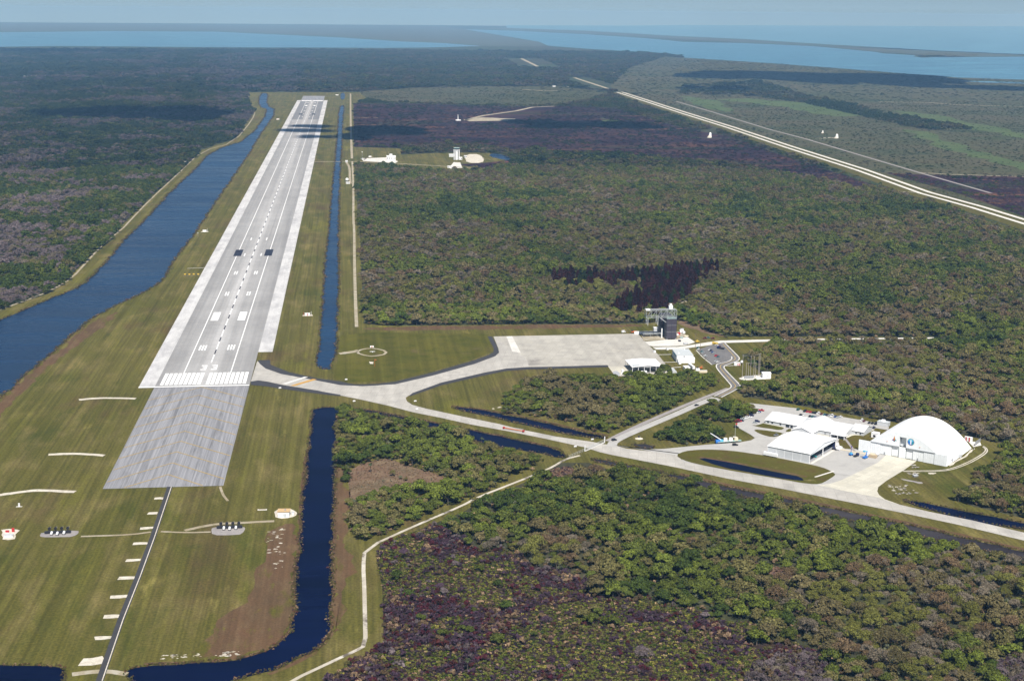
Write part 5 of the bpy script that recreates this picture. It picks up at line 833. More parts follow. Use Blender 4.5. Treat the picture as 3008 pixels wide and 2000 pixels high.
vehicle('white_cart', 'small pale cart at the end of the yard equipment', 'cart', *(582.1,-274.2), HN, [('body', 'pale_grey', MB().box(-2.2, 2.2, -.9, .9, .5, 1.6)), ('hood', 'white_metal', MB().box(-.4, 2.0, -.8, .8, 1.6, 2.4))]+wheels((-1.4, 1.4), .95, .4))
for p, l, sz in (((554.6,-255.6), 'white tank unit beside the gabled hangar door', (2.6, 2.2, 3.0)), ((557.1,-245.4), 'white box behind the tank unit', (2, 2, 3.2)), ((557.5,-252.8), 'rounded white unit right of the tank unit', (2.4, 2.4, 2.6))):
    vehicle('tank_unit', l, 'tank', p[0], p[1], HA, [('shell', 'white_metal', MB().bar((-sz[0]*.6, 0, sz[2]*.5), (sz[0]*.6, 0, sz[2]*.5), sz[2]*.5, 12)), ('skid', 'dark', MB().box(-sz[0]*.6, sz[0]*.6, -.7, .7, 0, .4))])
vehicle('dark_tug', 'dark tug beside the gabled hangar door', 'tug', *(551.9,-254.3), HA, [('body', 'dark', MB().box(-2, 2, -1, 1, .4, 1.4)), ('cab', 'navy', MB().box(-.6, .8, -.9, .9, 1.4, 2.2))]+wheels((-1.2, 1.2), 1.0, .45))
vehicle('cable_tray', 'cream cable trough along the edge of the yard', 'trough', *(564.6,-260.5), HA, [('trough', 'cream', MB().box(-14, 14, -.5, .5, 0, .5)), ('end_block', 'tan', MB().box(-15, -13, -1, 1, 0, .8))])
vehicle('equipment_cage', 'grey fenced machinery cage behind the arched hangar', 'cage', *(620.8,-185.8), HA, [('frame', 'pale_grey', MB().box(-5, 5, -3, 3, 0, 3.4)), ('roof', 'roof_grey', MB().box(-5.2, 5.2, -3.2, 3.2, 3.4, 3.6)), ('unit', 'white_metal', MB().box(-2, 1, -1, 1.5, 3.6, 5.0))])
vehicle('side_vestibule', 'white vestibule at the left side of the arched hangar', 'vestibule', *(600.1,-221.2), HA, [('body', 'white_metal', MB().box(-3, 3, -2.5, 2.5, 0, 4)), ('opening', 'dark', MB().box(-1.2, 1.0, -2.56, -2.5, .5, 2.6)), ('roof', 'roof_white', MB().box(-3.2, 3.2, -2.7, 2.7, 4, 4.3))])
vehicle('marker_box', 'red and white striped unit behind the arched hangar', 'equipment', *(677,-239.5), HA, [('body', 'white_metal', MB().box(-3.2, 3.2, -1.2, 1.2, 0, 3.8)), ('red_panel', 'red', MB().box(-2.4, -1.2, -1.26, -1.2, 0, 3.8)), ('second_red_panel', 'red', MB().box(.4, 1.6, -1.26, -1.2, 0, 3.8))])
fn = thing('yard_fence', 'grey fence panel behind the arched hangar', 'fence', (*(682,-247.4), .3), HN)
for i in range(5): MB().box(i*3.0-7.5, i*3.0-4.7, -.04, .04, .2, 3.6).build('panel', 'mid_grey', fn); MB().box(i*3.0-7.65, i*3.0-7.55, -.08, .08, 0, 3.8).build('post', 'pale_grey', fn)
vehicle('small_box', 'dark utility box in the grass before the arched hangar', 'equipment', *(593.2,-329.8), .3, [('body', 'mid_grey', MB().box(-2, 2, -1, 1, 0, 1.2)), ('lid', 'pale_grey', MB().box(-2.1, 2.1, -1.1, 1.1, 1.2, 1.4))])

# towway: barrier trailer, gate, junction boxes
bt = thing('orange_barrier', 'long orange tow bar with a pale boom lying on the towway', 'tow bar', (*(286.9,-174.7), .4), math.radians(-37))
MB().box(-10, 10, -.35, .35, .8, 1.3).build('beam', 'orange', bt); MB().bar((-9, .8, 1.4), (9.5, .8, 2.6), .18).build('pale_boom', 'pale_grey', bt)
for x in (-10, 10): MB().box(x-.8, x+.8, -.9, .9, .5, 1.7).build('end_unit', 'red', bt); MB().bar((x, -1.1, .45), (x, 1.1, .45), .45, 10).build('wheel', 'tyre', bt)
FR_ = [(339.9,-240.3), (360.9,-216.5)]
ga = math.atan2(FR_[1][1]-FR_[0][1], FR_[1][0]-FR_[0][0]); gl = math.hypot(FR_[1][0]-FR_[0][0], FR_[1][1]-FR_[0][1])
gt = thing('sliding_gate', 'tall white framed sliding gate across the towway', 'gate', (*FR_[0], .35), ga)
MB().box(-.3, .3, -.3, .3, 0, 5.2).build('gate_post', 'white_metal', gt); MB().box(gl-.3, gl+.3, -.3, .3, 0, 5.2).build('gate_post', 'white_metal', gt)
mb = MB(); mb.bar((.4, 0, .5), (gl-.4, 0, .5), .1).bar((.4, 0, 2.7), (gl-.4, 0, 2.7), .1); mb.build('rail', 'pale_grey', gt)
n = int(gl/1.2)
for i in range(n): MB().box(.6+i*(gl-1.2)/n, .6+i*(gl-1.2)/n+.12, -.05, .05, .5, 2.7).build('gate_bar', 'pale_grey', gt)
gf = thing('gate_fence', 'pale fence running down from the gate to the ditch', 'fence', (*FR_[0], .35), ga+math.pi)
for i in range(10): MB().box(1.0+i*2.6, 1.12+i*2.6, -.06, .06, 0, 2.6).build('fence_post', 'pale_grey', gf)
mb = MB(); mb.bar((.6, 0, 2.5), (25, 0, 2.5), .07).bar((.6, 0, 1.2), (25, 0, 1.2), .07); mb.build('fence_rail', 'pale_grey', gf)
road('gate_sill', [FR_[0], FR_[1]], .9, 'concrete_white', 'white concrete sill under the sliding gate', Z_MARK, sm=0)
for p, l in (((333.6,-228.1), 'pale cable drum below the towway near the gate'), ((351.5,-208.7), 'pale pipe bundle above the towway near the gate'), ((205.2,-99.8), 'small white box at the taxiway junction'), ((147.5,-67.3), 'black and white sign at the lower taxiway edge'), ((204.9,-71.9), 'black and white sign at the upper towway edge'), ((75.9,-13.2), 'dark sign beside the runway entrance'), ((140,15), 'black and white sign above the taxiway curve')):
    vehicle('field_sign', l, 'sign', p[0], p[1], .3, [('face', 'white_metal', MB().box(-1.2, 1.2, -.2, .2, .3, 1.2)), ('back', 'dark', MB().box(-.8, 1.3, .2, .5, .2, 1.1)), ('footing', 'concrete', MB().box(-1.4, 1.4, -.5, .5, 0, .15))])
vehicle('sand_heap', 'white sand heap with a dark box beside the side road', 'heap', *(392.8,-207.1), 0, [('heap', 'sand', MB().cyl((0, 0), 3.6, -.1, 1.0, 12, .8)), ('dark_box', 'dark', MB().box(-1, .6, -.6, .6, .6, 2.2))], z=.2)
vehicle('wind_sock', 'orange windsock mast in the wind circle', 'windsock', *(169.4,68.4), 0, [('mast', 'orange', MB().cyl((0, 0), .14, 0, 7.5, 6)), ('sock', 'orange', MB().bar((0, 0, 7.2), (1.8, .4, 6.9), .45, 8, .2))])
vehicle('wind_tee', 'small white wind tee in the wind circle', 'marker', *(168.1,133.2), 0, [('bar', 'white_metal', MB().box(-3, 3, -.4, .4, .5, .8)), ('stem', 'white_metal', MB().box(-.4, .4, -3.5, -.4, .5, .8))])
vehicle('white_marker', 'white marker box on the rim of the wind circle', 'marker', *(167.9,155.8), 0, [('body', 'white_metal', MB().box(-2, 2, -.8, .8, 0, 1.6)), ('panel', 'orange', MB().box(-.6, .6, -.85, -.8, .2, 1.4))])

# runway-side equipment
def shelter(p, label, wd=4.0, red=True):
    o = [('cabin', 'white_metal', MB().box(-wd/2, wd/2, -1.4, 1.4, 0, 2.6)), ('roof', 'roof_white', MB().box(-wd/2-.2, wd/2+.2, -1.6, 1.6, 2.6, 2.8)), ('antenna', 'white_metal', MB().cyl((wd/2+1.6, 0), .18, 0, 5, 6)), ('pad', 'sand', MB().flat([(-6, -3.4), (6.5, -3.2), (6.2, 3.0), (-5.6, 2.8)], -.1, .06))]
    if red: o += [('red_panel', 'red', MB().box(-.3, .6, -1.46, -1.4, 0, 2.6)), ('mast', 'red', MB().cyl((-wd/2-1.4, 0), .2, 0, 4, 6))]
    vehicle('equipment_shelter', label, 'shelter', p[0], p[1], 0, o, 'equipment shelters beside the runway', z=.3)
shelter((93.2,331.3), 'white instrument shelter between runway and right canal', 6); shelter((-93.8,1016.6), 'white instrument shelter between wide canal and runway', 6, False)
shelter((-90.3,3520.4), 'small distant shelter between canal bend and runway', 8); shelter((-246.2,2130.3), 'white box on the far canal bank', 6, False); shelter((-247.1,1060.4), 'white box on the near left canal bank', 6, False)
shelter((96.3,4930.8), 'white box at the far end of the runway', 12, False); shelter((197.6,2251.6), 'distant white box on the tower car park', 6, False)
vehicle('guard_mast', 'short pale mast on the wide canal bank', 'mast', *(-99.2,962.3), 0, [('shaft', 'pole', MB().cyl((0, 0), .35, 0, 6, 6)), ('head', 'pale_grey', MB().box(-.8, .8, -.4, .4, 5.4, 6.4))])
for i, p in enumerate([(-82.3,613.1), (-76.2,612.7), (-70.4,613.4), (-64.2,613)]):
    vehicle('slope_light', 'yellow approach slope light left of the runway, %s in line' % ORD[i], 'light', p[0], p[1], 0, [('housing', 'yellow', MB().box(-1.2, 1.2, -1, 1, .6, 1.9)), ('leg', 'mid_grey', MB().box(-.8, .8, -.6, .6, 0, .6))], 'yellow slope lights')
road('light_path', [(-84.9,606.6), (-61,611.7)], .5, 'track', 'narrow worn path beside the yellow slope lights', Z_DIRT, sm=0); road('light_path', [(-85,668.2), (-61.1,671.4)], .9, 'concrete_white', 'narrow pale path left of the runway', Z_DIRT, sm=0)
# floodlight stands on the two grey pads
def floodlights(c, where):
    x0, y0 = c
    for i in range(4):
        t = thing('floodlight', 'black drum floodlight, %s from the left %s' % (ORD[i], where), 'floodlight', (x0-6.3+i*4.2, y0+1.5, .3), 0, 'drum floodlights')
        MB().cyl((0, 0), .25, .6, 2.0, 6).build('mast', 'dark', t); MB().bar((0, -.5, 2.6), (0, .9, 2.6), 1.1, 14, .95).build('lamp_drum', 'dark', t); MB().box(-1.3, 1.3, -.8, .8, .3, .9).build('trailer', 'dark', t); MB().bar((-1.0, -.9, .35), (-1.0, .9, .35), .35, 8).build('wheel', 'tyre', t)
        MB().cyl((.9, .8), .16, 2.6, 3.9, 6).build('exhaust', 'pole', t)
    vehicle('power_frame', 'long black equipment frame '+where, 'frame', x0, y0-1.6, 0, [('beam', 'dark', MB().box(-9.0, 9.0, -.9, .9, .3, 1.7)), ('drawbar', 'mid_grey', MB().bar((-9, 0, .7), (-11.5, 0, .5), .15))], z=.3)
    for i, x in enumerate((-3.8, .3, 4.6)[:3]):
        vehicle('generator', 'rounded white generator, %s from the left %s' % (ORD[i], where), 'generator', x0+x, y0-5.0+abs(x)*.3, 0, [('body', 'white_metal', MB().bar((0, -1.3, 1.2), (0, 1.0, 1.5), .85, 10)), ('skid', 'dark', MB().box(-1.0, 1.0, -1.3, 1.3, 0, .5))], 'white generators', z=.3)
floodlights((-61,-398.8), 'on the left grey pad'); floodlights((57.9,-399.1), 'on the right grey pad')
sd = thing('cream_shed', 'small cream shed with a tan roof beside the dark canal', 'shed', (*(90.9,-381.6), .3), math.radians(-4))
MB().box(0, 8.4, 0, 6.5, 0, 4.4).build('wall', 'white_metal', sd); MB().prism_x([(-.4, 4.3), (6.9, 4.3), (6.9, 4.6), (-.4, 4.7)], -.4, 8.8).build('roof', 'pink_roof', sd)
MB().box(4.0, 6.3, -.06, 0, .1, 2.9).build('roller_door', 'pale_grey', sd)
for y in (2.2, 4.2): MB().box(4.4, 5.8, y, y+.5, 4.7, 5.0).build('roof_vent', 'mid_grey', sd)
vehicle('white_drum', 'white drum beside the small cream shed', 'tank', *(101.7,-376.6), 0, [('shell', 'white_metal', MB().cyl((0, 0), 1.0, 0, 2.0, 12)), ('lid', 'pale_grey', MB().cyl((0, 0), 1.1, 2.0, 2.2, 12))])
vehicle('shed_marker', 'short pale slab left of the small cream shed', 'slab', *(78.8,-363.7), 0, [('slab', 'concrete_white', MB().box(-3.4, 3.4, -.8, .8, 0, .5)), ('cap', 'bare_dirt', MB().box(-2.6, 2.6, -.5, .5, .5, .7))], z=.2)
for i, (p, mt) in enumerate(zip([(-97.1,-395.6), (-95.8,-395.7), (-92.5,-395.4)], ('red', 'red', 'red'))):
    vehicle('red_marker', 'red marker on the white pad at the left edge, %s from the left' % ORD[i], 'marker', p[0], p[1], 0, [('panel', mt, MB().box(-.6-.3*(i == 2), .6+.3*(i == 2), -.4, .4, .2, 1.6+1.6*(i == 2))), ('foot', 'white_metal', MB().box(-.9, .9, -.7, .7, 0, .2))], 'red markers', z=.3)
vehicle('white_cabin', 'low white cabin on the white pad at the left edge', 'cabin', *(-93.5,-404.5), 0, [('body', 'white_metal', MB().box(-2.8, 2.8, -1.1, 1.1, 0, 1.7)), ('roof', 'pale_grey', MB().box(-3.0, 3.0, -1.3, 1.3, 1.7, 1.85)), ('dark_rail', 'mid_grey', MB().box(-3.4, 2.8, 2.0, 2.2, .8, 1.0))], z=.3)
vehicle('white_post', 'small white post in the grass at the left', 'post', *(-100.2,-340.8), 0, [('post', 'white_metal', MB().cyl((0, 0), .7, 0, 2.6, 8)), ('slab', 'concrete_white', MB().box(-2.2, 2.2, -.8, .8, 0, .12))], z=.2)

# control tower and distant buildings
tw = thing('control_tower', 'distant white control tower with columns and a glazed top', 'tower', (*(410,2179.1), .35), 0)
for x in (-6.2, -2.0, 2.0, 6.2):
    for y in (-5, 5): MB().box(x-.9, x+.9, y-.9, y+.9, 0, 24).build('column', 'white_metal', tw)
MB().box(-2.8, 2.8, -4.4, 4.4, 0, 24).build('core', 'wall_white', tw); MB().box(-7.6, 7.6, -6.4, 6.4, 24, 25).build('gallery', 'white_metal', tw)
MB().prism([(-5.8, 25), (5.8, 25), (6.6, 28.6), (-6.6, 28.6)], -5.6, 5.6).build('glazed_cab', 'glass', tw); MB().box(-7.0, 7.0, -6.0, 6.0, 28.6, 29.6).build('roof', 'green_metal', tw)
def bldg(name, label, p, w, d, hh, rz=0, mt='white_metal', rf='roof_white'):
    t = thing(name, label, 'building', (*p, .35), rz); MB().box(-w/2, w/2, -d/2, d/2, 0, hh).build('wall', mt, t); MB().box(-w/2-.4, w/2+.4, -d/2-.4, d/2+.4, hh, hh+.6).build('roof', rf, t)
    n = max(2, int(w/4))
    for i in range(n): x = -w/2+(i+.5)*w/n; MB().box(x-.9, x+.9, -d/2-.06, -d/2, hh*.25, hh*.7).build('window', 'glass', t)
    return t
b1 = bldg('operations_block', 'distant white two storey block beside the tower car park', (248.5,2183.3), 22, 20, 9); MB().box(-4, 3, -3, 5, 9.6, 14).build('penthouse', 'wall_white', b1); MB().cyl((-6, 2), .3, 9.6, 19, 6).build('mast', 'pole', b1)
bldg('low_building', 'distant low white building left of the control tower', (403.6,2255.8), 14, 10, 6); bldg('low_building', 'distant white hut right of the control tower', (419.3,2178.9), 9, 8, 6)
bldg('low_building', 'distant white shed below the tower road', (380.8,1990.4), 12, 8, 4); bldg('low_building', 'distant hut on the near side of the sand yard', (436.7,2237.8), 7, 6, 4, 0, 'pale_grey')
for i, p in enumerate([(175.9,2193.5), (179.4,2210.1), (183.3,2185), (186.8,2201.5)]): car(p, .4*i, ('silver', 'white', 'black', 'maroon')[i], 'suv', '%s car on the distant tower car park' % ('silver', 'white', 'black', 'maroon')[i])
vehicle('light_mast', 'distant lamp mast on the tower car park', 'mast', *(178,2244), 0, [('shaft', 'pole', MB().cyl((0, 0), .35, 0, 13, 6)), ('head', 'white_metal', MB().ball((0, 0, 13), 1.3))])
vehicle('round_tank', 'round white tank on the canal track below the crossing road', 'tank', *(140.5,1723.5), 0, [('shell', 'white_metal', MB().ball((0, 0, 4), 3.6, 12, 8)), ('legs', 'pale_grey', MB().cyl((0, 0), 1.6, 0, 2, 8))])
bldg('low_building', 'small white pump hut below the round tank', (142.3,1679.8), 8, 5, 3.4); bldg('low_building', 'white hut where the crossing road meets the bank track', (139.1,2129.1), 6, 5, 3.5)
vehicle('white_tower', 'small distant white tower in the burned field', 'tower', *(510.4,3472), 0, [('shaft', 'white_metal', MB().cyl((0, 0), 1.6, 0, 20, 8, .8)), ('base', 'white_metal', MB().box(-8, 9, -5, 5, 0, 3.2))])
def mound(p, label, a, b_):
    vehicle('white_mound', label, 'structure', p[0], p[1], 0, [('tall_dome', 'roof_white', MB().cyl((0, 0), a, 0, b_*.75, 12, a*.72).ball((0, 0, b_*.75), a*.72, 12, 6)), ('apron_slope', 'sand', MB().cyl((-a*.6, -a*.3), a*1.5, 0, b_*.4, 10, a*.6))], 'white domed structures beyond')
mound((1209.3,2805.8), 'tall white domed structure before the highway', 4.6, 16); mound((1587.4,2778.4), 'white domed structure beyond the highway with a sandy ramp', 4.6, 13); mound((1604.2,2960.3), 'smallest white structure beyond the highway', 2.6, 8)
road('sand_trail', [(1537.4,2778.9), (1576.5,2801.9), (1587.4,2778.4)], 5, 'sand', 'sandy ramp leading to the white domed structure', Z_DIRT, sm=0)
for i, p in enumerate([(-1524.4,6453), (-1505.3,6537.3), (-1489.9,6589.1), (-1451.1,6525), (-1456.3,6626)]): bldg('far_building', 'white far building in the left woods, %s from the left' % ORD[i], p, 20, 10, 7)
for i, p in enumerate([(1695.7,7238.2), (1720.6,7220.5), (1146.9,5682.4), (1217.5,5686.5)]): bldg('far_building', 'tiny far white building in the woods beyond the highway, %s' % ('upper left', 'upper right', 'lower left', 'lower right')[i], p, 14, 9, 5)

# ------------------------------------------------------------------ vegetation prototypes
def spray(vs, fs, c, nrm, size, r, asp=1.0):
    """one leaf spray: a crooked quad"""
    n_ = nrm+np.array([r.gauss(0, .45), r.gauss(0, .45), r.gauss(0, .35)]); n_ /= np.linalg.norm(n_)+1e-6
    a = np.cross(n_, [r.gauss(0, 1), r.gauss(0, 1), r.gauss(0, 1)]); a /= np.linalg.norm(a)+1e-6; d = np.cross(n_, a)
    k = len(vs); s1 = size*r.uniform(.6, 1.3); s2 = s1*asp*r.uniform(.6, 1.1)
    for (p, q_) in ((-1, -.6), (.7, -1), (1, .7), (-.6, 1)): vs.append(c+a*p*s1+d*q_*s2+n_*r.uniform(-.15, .15)*size)
    fs.append((k, k+1, k+2, k+3))
def trunk_geo(h, r0, seed, limbs=4, spread=2.2):
    r = random.Random(seed); mb = MB(); bend = (r.uniform(-.4, .4), r.uniform(-.4, .4))
    top = (bend[0], bend[1], h); mb.bar((0, 0, -.3), top, r0, 6, r0*.6)
    for i in range(limbs):
        a = 2*math.pi*(i+r.random()*.6)/limbs
        mb.bar((bend[0]*.8, bend[1]*.8, h*.85), (bend[0]+math.cos(a)*spread, bend[1]+math.sin(a)*spread, h+spread*r.uniform(.5, 1.0)), r0*.5, 5, r0*.2)
    return mb
def crown_geo(seed, Rr, H, base, nb, nl, size, asp=1.0, flat_=.75):
    """crown of nb uneven clumps, nl sprays each, with gaps between the clumps"""
    r = random.Random(seed); vs = []; fs = []
    ex, ey = r.uniform(.85, 1.2), r.uniform(.85, 1.2)
    for k in range(nb):
        a = r.random()*6.283; rad = Rr*.74*math.sqrt((k+.3)/nb)*r.uniform(.8, 1.15); cx, cy_ = math.cos(a)*rad*ex, math.sin(a)*rad*ey
        cz = base+(H-base)*(1-(rad/Rr)**2*.85)*r.uniform(.72, 1.0); br = Rr*r.uniform(.24, .42)
        for i in range(nl):
            th = math.acos(r.uniform(-.35, 1)); ph = r.random()*6.283
            n_ = np.array([math.sin(th)*math.cos(ph), math.sin(th)*math.sin(ph), math.cos(th)])
            c = np.array([cx, cy_, cz])+n_*np.array([br, br, br*flat_])*r.uniform(.65, 1.08)
            spray(vs, fs, c, n_, size, r, asp)
    return vs, fs
def pine_geo(seed, h, rb):
    r = random.Random(seed); vs = []; fs = []
    for i in range(360):
        t = r.random()**.8; z = h*(.10+.90*t); rad = rb*(1-t)**.5*r.uniform(.35, 1.05)+.10; a = r.random()*6.283
        n_ = np.array([math.cos(a), math.sin(a), .55]); spray(vs, fs, np.array([math.cos(a)*rad, math.sin(a)*rad, z]), n_/1.14, .75+.35*(1-t), r, .7)
    return vs, fs
def fan_geo(seed, n, L, h):
    """palmetto tuft: pleated fans on short stalks"""
    r = random.Random(seed); vs = []; fs = []
    for i in range(n):
        a = r.random()*6.283; o = np.array([r.gauss(0, L*.45), r.gauss(0, L*.45), h*r.uniform(.4, 1.0)])
        n_ = np.array([math.cos(a)*.8, math.sin(a)*.8, .8]); spray(vs, fs, o, n_/np.linalg.norm(n_), L*.42, r, .8)
    return vs, fs
def palm_geo(seed, h):
    r = random.Random(seed); mb = MB()
    for i in range(22):
        a = r.random()*6.283; el = r.uniform(-.5, 1.0); L = r.uniform(1.7, 2.4); w = .42
        d = np.array([math.cos(a), math.sin(a)]); s = np.array([-d[1], d[0]])
        p0 = np.array([0, 0, h]); p1 = np.array([*(d*L*.6*math.cos(el)), h+L*.6*math.sin(el)+.2]); p2 = np.array([*(d*L*(math.cos(el)*.6+.35)), p1[2]-.55])
        sv = np.array([*s, 0])*w
        k = [p0-sv*.3, p0+sv*.3, p1+sv, p1-sv, p2]
        mb.add(k, [(0, 1, 2, 3), (3, 2, 4)])
    return mb
def mesh_of(name, parts):
    """parts: (verts, faces, material) joined to one mesh"""
    V = []; F = []; I = []; mats = []
    for v, f, m in parts:
        k = len(V); V += [tuple(map(float, p)) for p in v]; F += [tuple(i+k for i in q_) for q_ in f]
        if m not in mats: mats.append(m)
        I += [mats.index(m)]*len(f)
    me = bpy.data.meshes.new(name); me.from_pydata(V, [], F)
    for m in mats: me.materials.append(MAT[m])
    me.polygons.foreach_set('material_index', I); me.update(); return me
# kind -> list of (crown, trunk) meshes; near ones are finer
CR, TR = {}, {}
def addk(kind, i, geo, trunk):
    CR.setdefault(kind, []).append(mesh_of('crown', [(geo[0], geo[1], 'leaf')])); TR.setdefault(kind, []).append(mesh_of('trunk', [(trunk.v, trunk.f, 'bark')]))
for i in range(5): addk('oak', i, crown_geo(i, 4.2, 6.8, 2.0, 17, 62, .36), trunk_geo(3.0, .28, i))
for i in range(4): addk('bare', i, crown_geo(40+i, 4.3, 6.6, 2.0, 18, 58, .36, .32), trunk_geo(3.0, .28, 40+i, 6, 2.8))
for i in range(3): addk('bush', i, crown_geo(60+i, 2.3, 3.2, .5, 9, 30, .36, flat_=.9), trunk_geo(1.0, .12, 60+i, 3, 1.0))
for i in range(2):
    m = palm_geo(80+i, 7.5+i); t = MB(); t.bar((0, 0, -.3), (.1, .1, 7.5+i), .22, 6, .17)
    CR.setdefault('palm', []).append(mesh_of('crown', [(m.v, m.f, 'leaf')])); TR.setdefault('palm', []).append(mesh_of('trunk', [(t.v, t.f, 'bark')]))
for i in range(3):
    t = MB(); t.bar((0, 0, -.3), (0, 0, 14), .25, 6, .06); g = pine_geo(90+i, 14.5, 3.1)
    CR.setdefault('pine', []).append(mesh_of('crown', [(g[0], g[1], 'leaf')])); TR.setdefault('pine', []).append(mesh_of('trunk', [(t.v, t.f, 'bark')]))
def proto_coll(name, meshes):
    c = bpy.data.collections.new(name)
    for i, me in enumerate(meshes):
        o = bpy.data.objects.new('%s_%02d' % (name, i), me); c.objects.link(o)
    return c
def joined(kind, i):
    a, b_ = CR[kind][i], TR[kind][i]
    g = lambda m: ([v.co[:] for v in m.vertices], [tuple(p.vertices) for p in m.polygons])
    return mesh_of(kind, [(*g(a), 'leaf'), (*g(b_), 'bark')])
mid = [mesh_of('clump', [(*crown_geo(120+i, 4.4, 6.6, 1.0, 13, 34, .50), 'leaf')]) for i in range(4)]+[mesh_of('clump', [(*crown_geo(130+i, 4.4, 6.4, 1.0, 13, 26, .60, .38), 'leaf')]) for i in range(3)]
farp = [mesh_of('clump', [(*crown_geo(140+i, 4.6, 6.0, .3, 10, 16, .95), 'leaf')]) for i in range(4)]
TREES = proto_coll('tree_source', [joined('oak', i) for i in range(5)]+[joined('bare', i) for i in range(4)]+[joined('bush', i) for i in range(3)]+mid+farp)
#  0-4 oak, 5-8 bare, 9-11 bush, 12-15 mid leafy, 16-18 mid bare, 19-22 far
LOW = proto_coll('scrub_source', [mesh_of('tuft', [(*fan_geo(160+i, 26, 1.15, .8), 'leaf')]) for i in range(4)]+[mesh_of('twigs', [(*crown_geo(170+i, 1.3, 1.9, .2, 7, 22, .30, .32), 'leaf')]) for i in range(3)]
                 +[mesh_of('reed', [(*crown_geo(180+i, .9, 2.0, .2, 6, 14, .42, .25, 1.6), 'leaf')]) for i in range(2)])
#  0-3 palmetto, 4-6 bare twigs, 7-8 reeds

# ------------------------------------------------------------------ where things grow
def inpoly(P, x, y):
    P = np.asarray(P); c = np.zeros(len(x), bool)
    m = (x >= P[:, 0].min()) & (x <= P[:, 0].max()) & (y >= P[:, 1].min()) & (y <= P[:, 1].max())
    if not m.any(): return c
    xi, yi = x[m], y[m]; r = np.zeros(len(xi), bool); j = len(P)-1
    for i in range(len(P)):
        a, b_ = P[i], P[j]
        if a[1] != b_[1]:
            h = ((a[1] > yi) != (b_[1] > yi)) & (xi < (b_[0]-a[0])*(yi-a[1])/(b_[1]-a[1])+a[0]); r ^= h
        j = i
    c[m] = r; return c
_tab = NR.random((256, 256))
def vnoise(x, y, s, o=0):
    x = x/s+o*17.3; y = y/s+o*9.1; xi = np.floor(x).astype(int); yi = np.floor(y).astype(int); fx = x-xi; fy = y-yi
    fx = fx*fx*(3-2*fx); fy = fy*fy*(3-2*fy); t = lambda i, j: _tab[(xi+i) & 255, (yi+j) & 255]
    return (t(0, 0)*(1-fx)+t(1, 0)*fx)*(1-fy)+(t(0, 1)*(1-fx)+t(1, 1)*fx)*fy
def fbm(x, y, s, o=0): return (vnoise(x, y, s, o)*.5+vnoise(x, y, s*.47, o+1)*.3+vnoise(x, y, s*.21, o+2)*.2)
FV = np.array(fwd); RV = np.array(rt); UV = np.array(up); CV = np.array(CAM)
def project(x, y, z=0):
    d = np.stack([x-CV[0], y-CV[1], np.zeros_like(x)+z-CV[2]], -1); w = d @ FV
    return 1504+FPX*(d @ RV)/w, 1000-FPX*(d @ UV)/w, w
ROADCLEAR = [ribbon(HW, 44), ribbon([(x, y-70) for x, y in [(1408.1,6831.3), (1386.3,5458.8)]], 85), ribbon([(x, y-110) for x, y in [(1497.3,10096.5), (1403.9,8230.8)]], 150), ribbon([(1499.9,4541.4), (1477.3,3097.3), (1479,2356.8), (1471.7,1847.9), (1471.4,1466.6)], 12), ribbon([(613.4,158.4), (684.2,158.4), (750.1,157.2), (816.1,155.3)], 5),
             [(529,3491.6), (614.4,3731.7), (854.4,4206), (951.3,4251.4), (715.4,3492.6), (671.1,3447), (528.3,3420.8)], [(1258.7,3118.4), (1314,3118.2), (1219.3,2748.1), (1168.6,2748.7)], [(1648.9,3050.4), (1693.3,3050.2), (1580.2,2720.9), (1539.1,2721.4)], [(545.2,334.9), (560.2,372.4), (577.2,397.1), (569.6,364.8), (558.1,342.9), (549.2,332.4)]]
LAGOONS = [LAG_L, LAG_R, OCEAN]
def zone_of(x, y):
    """0 forest, -1 open, 1 near burn, 2 mid burn, 3 marsh, 4 block, 5 belts, 6 left woods, 7 lilac thicket, 8 clearing, 9 bright marsh, 10 pines, 11 rust, 12 dip"""
    z = np.zeros(len(x), int)
    z[(x < -120) & (y > 0)] = 6
    z[inpoly(MARSH, x, y) | inpoly(MARSH_B, x, y)] = 3
    for p in BRIGHT: z[inpoly(p, x, y)] = 9
    for p in TREE_BELT: z[inpoly(p, x, y)] = 5
    z[inpoly(BURN_MID, x, y) | inpoly(BURN_ROAD, x, y)] = 2
    z[inpoly(BURN_NEAR, x+(vnoise(x, y, 16, 21)-.5)*34, y+(vnoise(x, y, 16, 22)-.5)*34) | (inpoly(BURN_NEAR, x, y) & inpoly(DTR_WIDE, x, y))] = 1
    z[inpoly(LILAC, x, y) | inpoly(LILAC_B, x, y)] = 7; z[inpoly(GREEN_DIP, x, y)] = 12
    z[inpoly(RUST_STRIP, x, y) | inpoly(RUST_B, x, y)] = 11
    z[inpoly(PINES, x, y)] = 10
    a = inpoly(AIRFIELD, x, y); z[a] = -1
    for p in (BLOCK_A, BLOCK_B, BLOCK_C, BLOCK_D): z[inpoly(p, x, y)] = 4
    z[inpoly(CLEARING_A, x, y)] = 8; z[inpoly(BURN_TOWER, x, y)] = 2
    for p in WATERS+LAGOONS+ROADCLEAR: z[inpoly(p, x, y)] = -1
    z[inpoly(DTR, x, y)] = -1
    return z
DTR = ribbon(DIRT, 4.5); DTR_WIDE = ribbon(DIRT, 48)
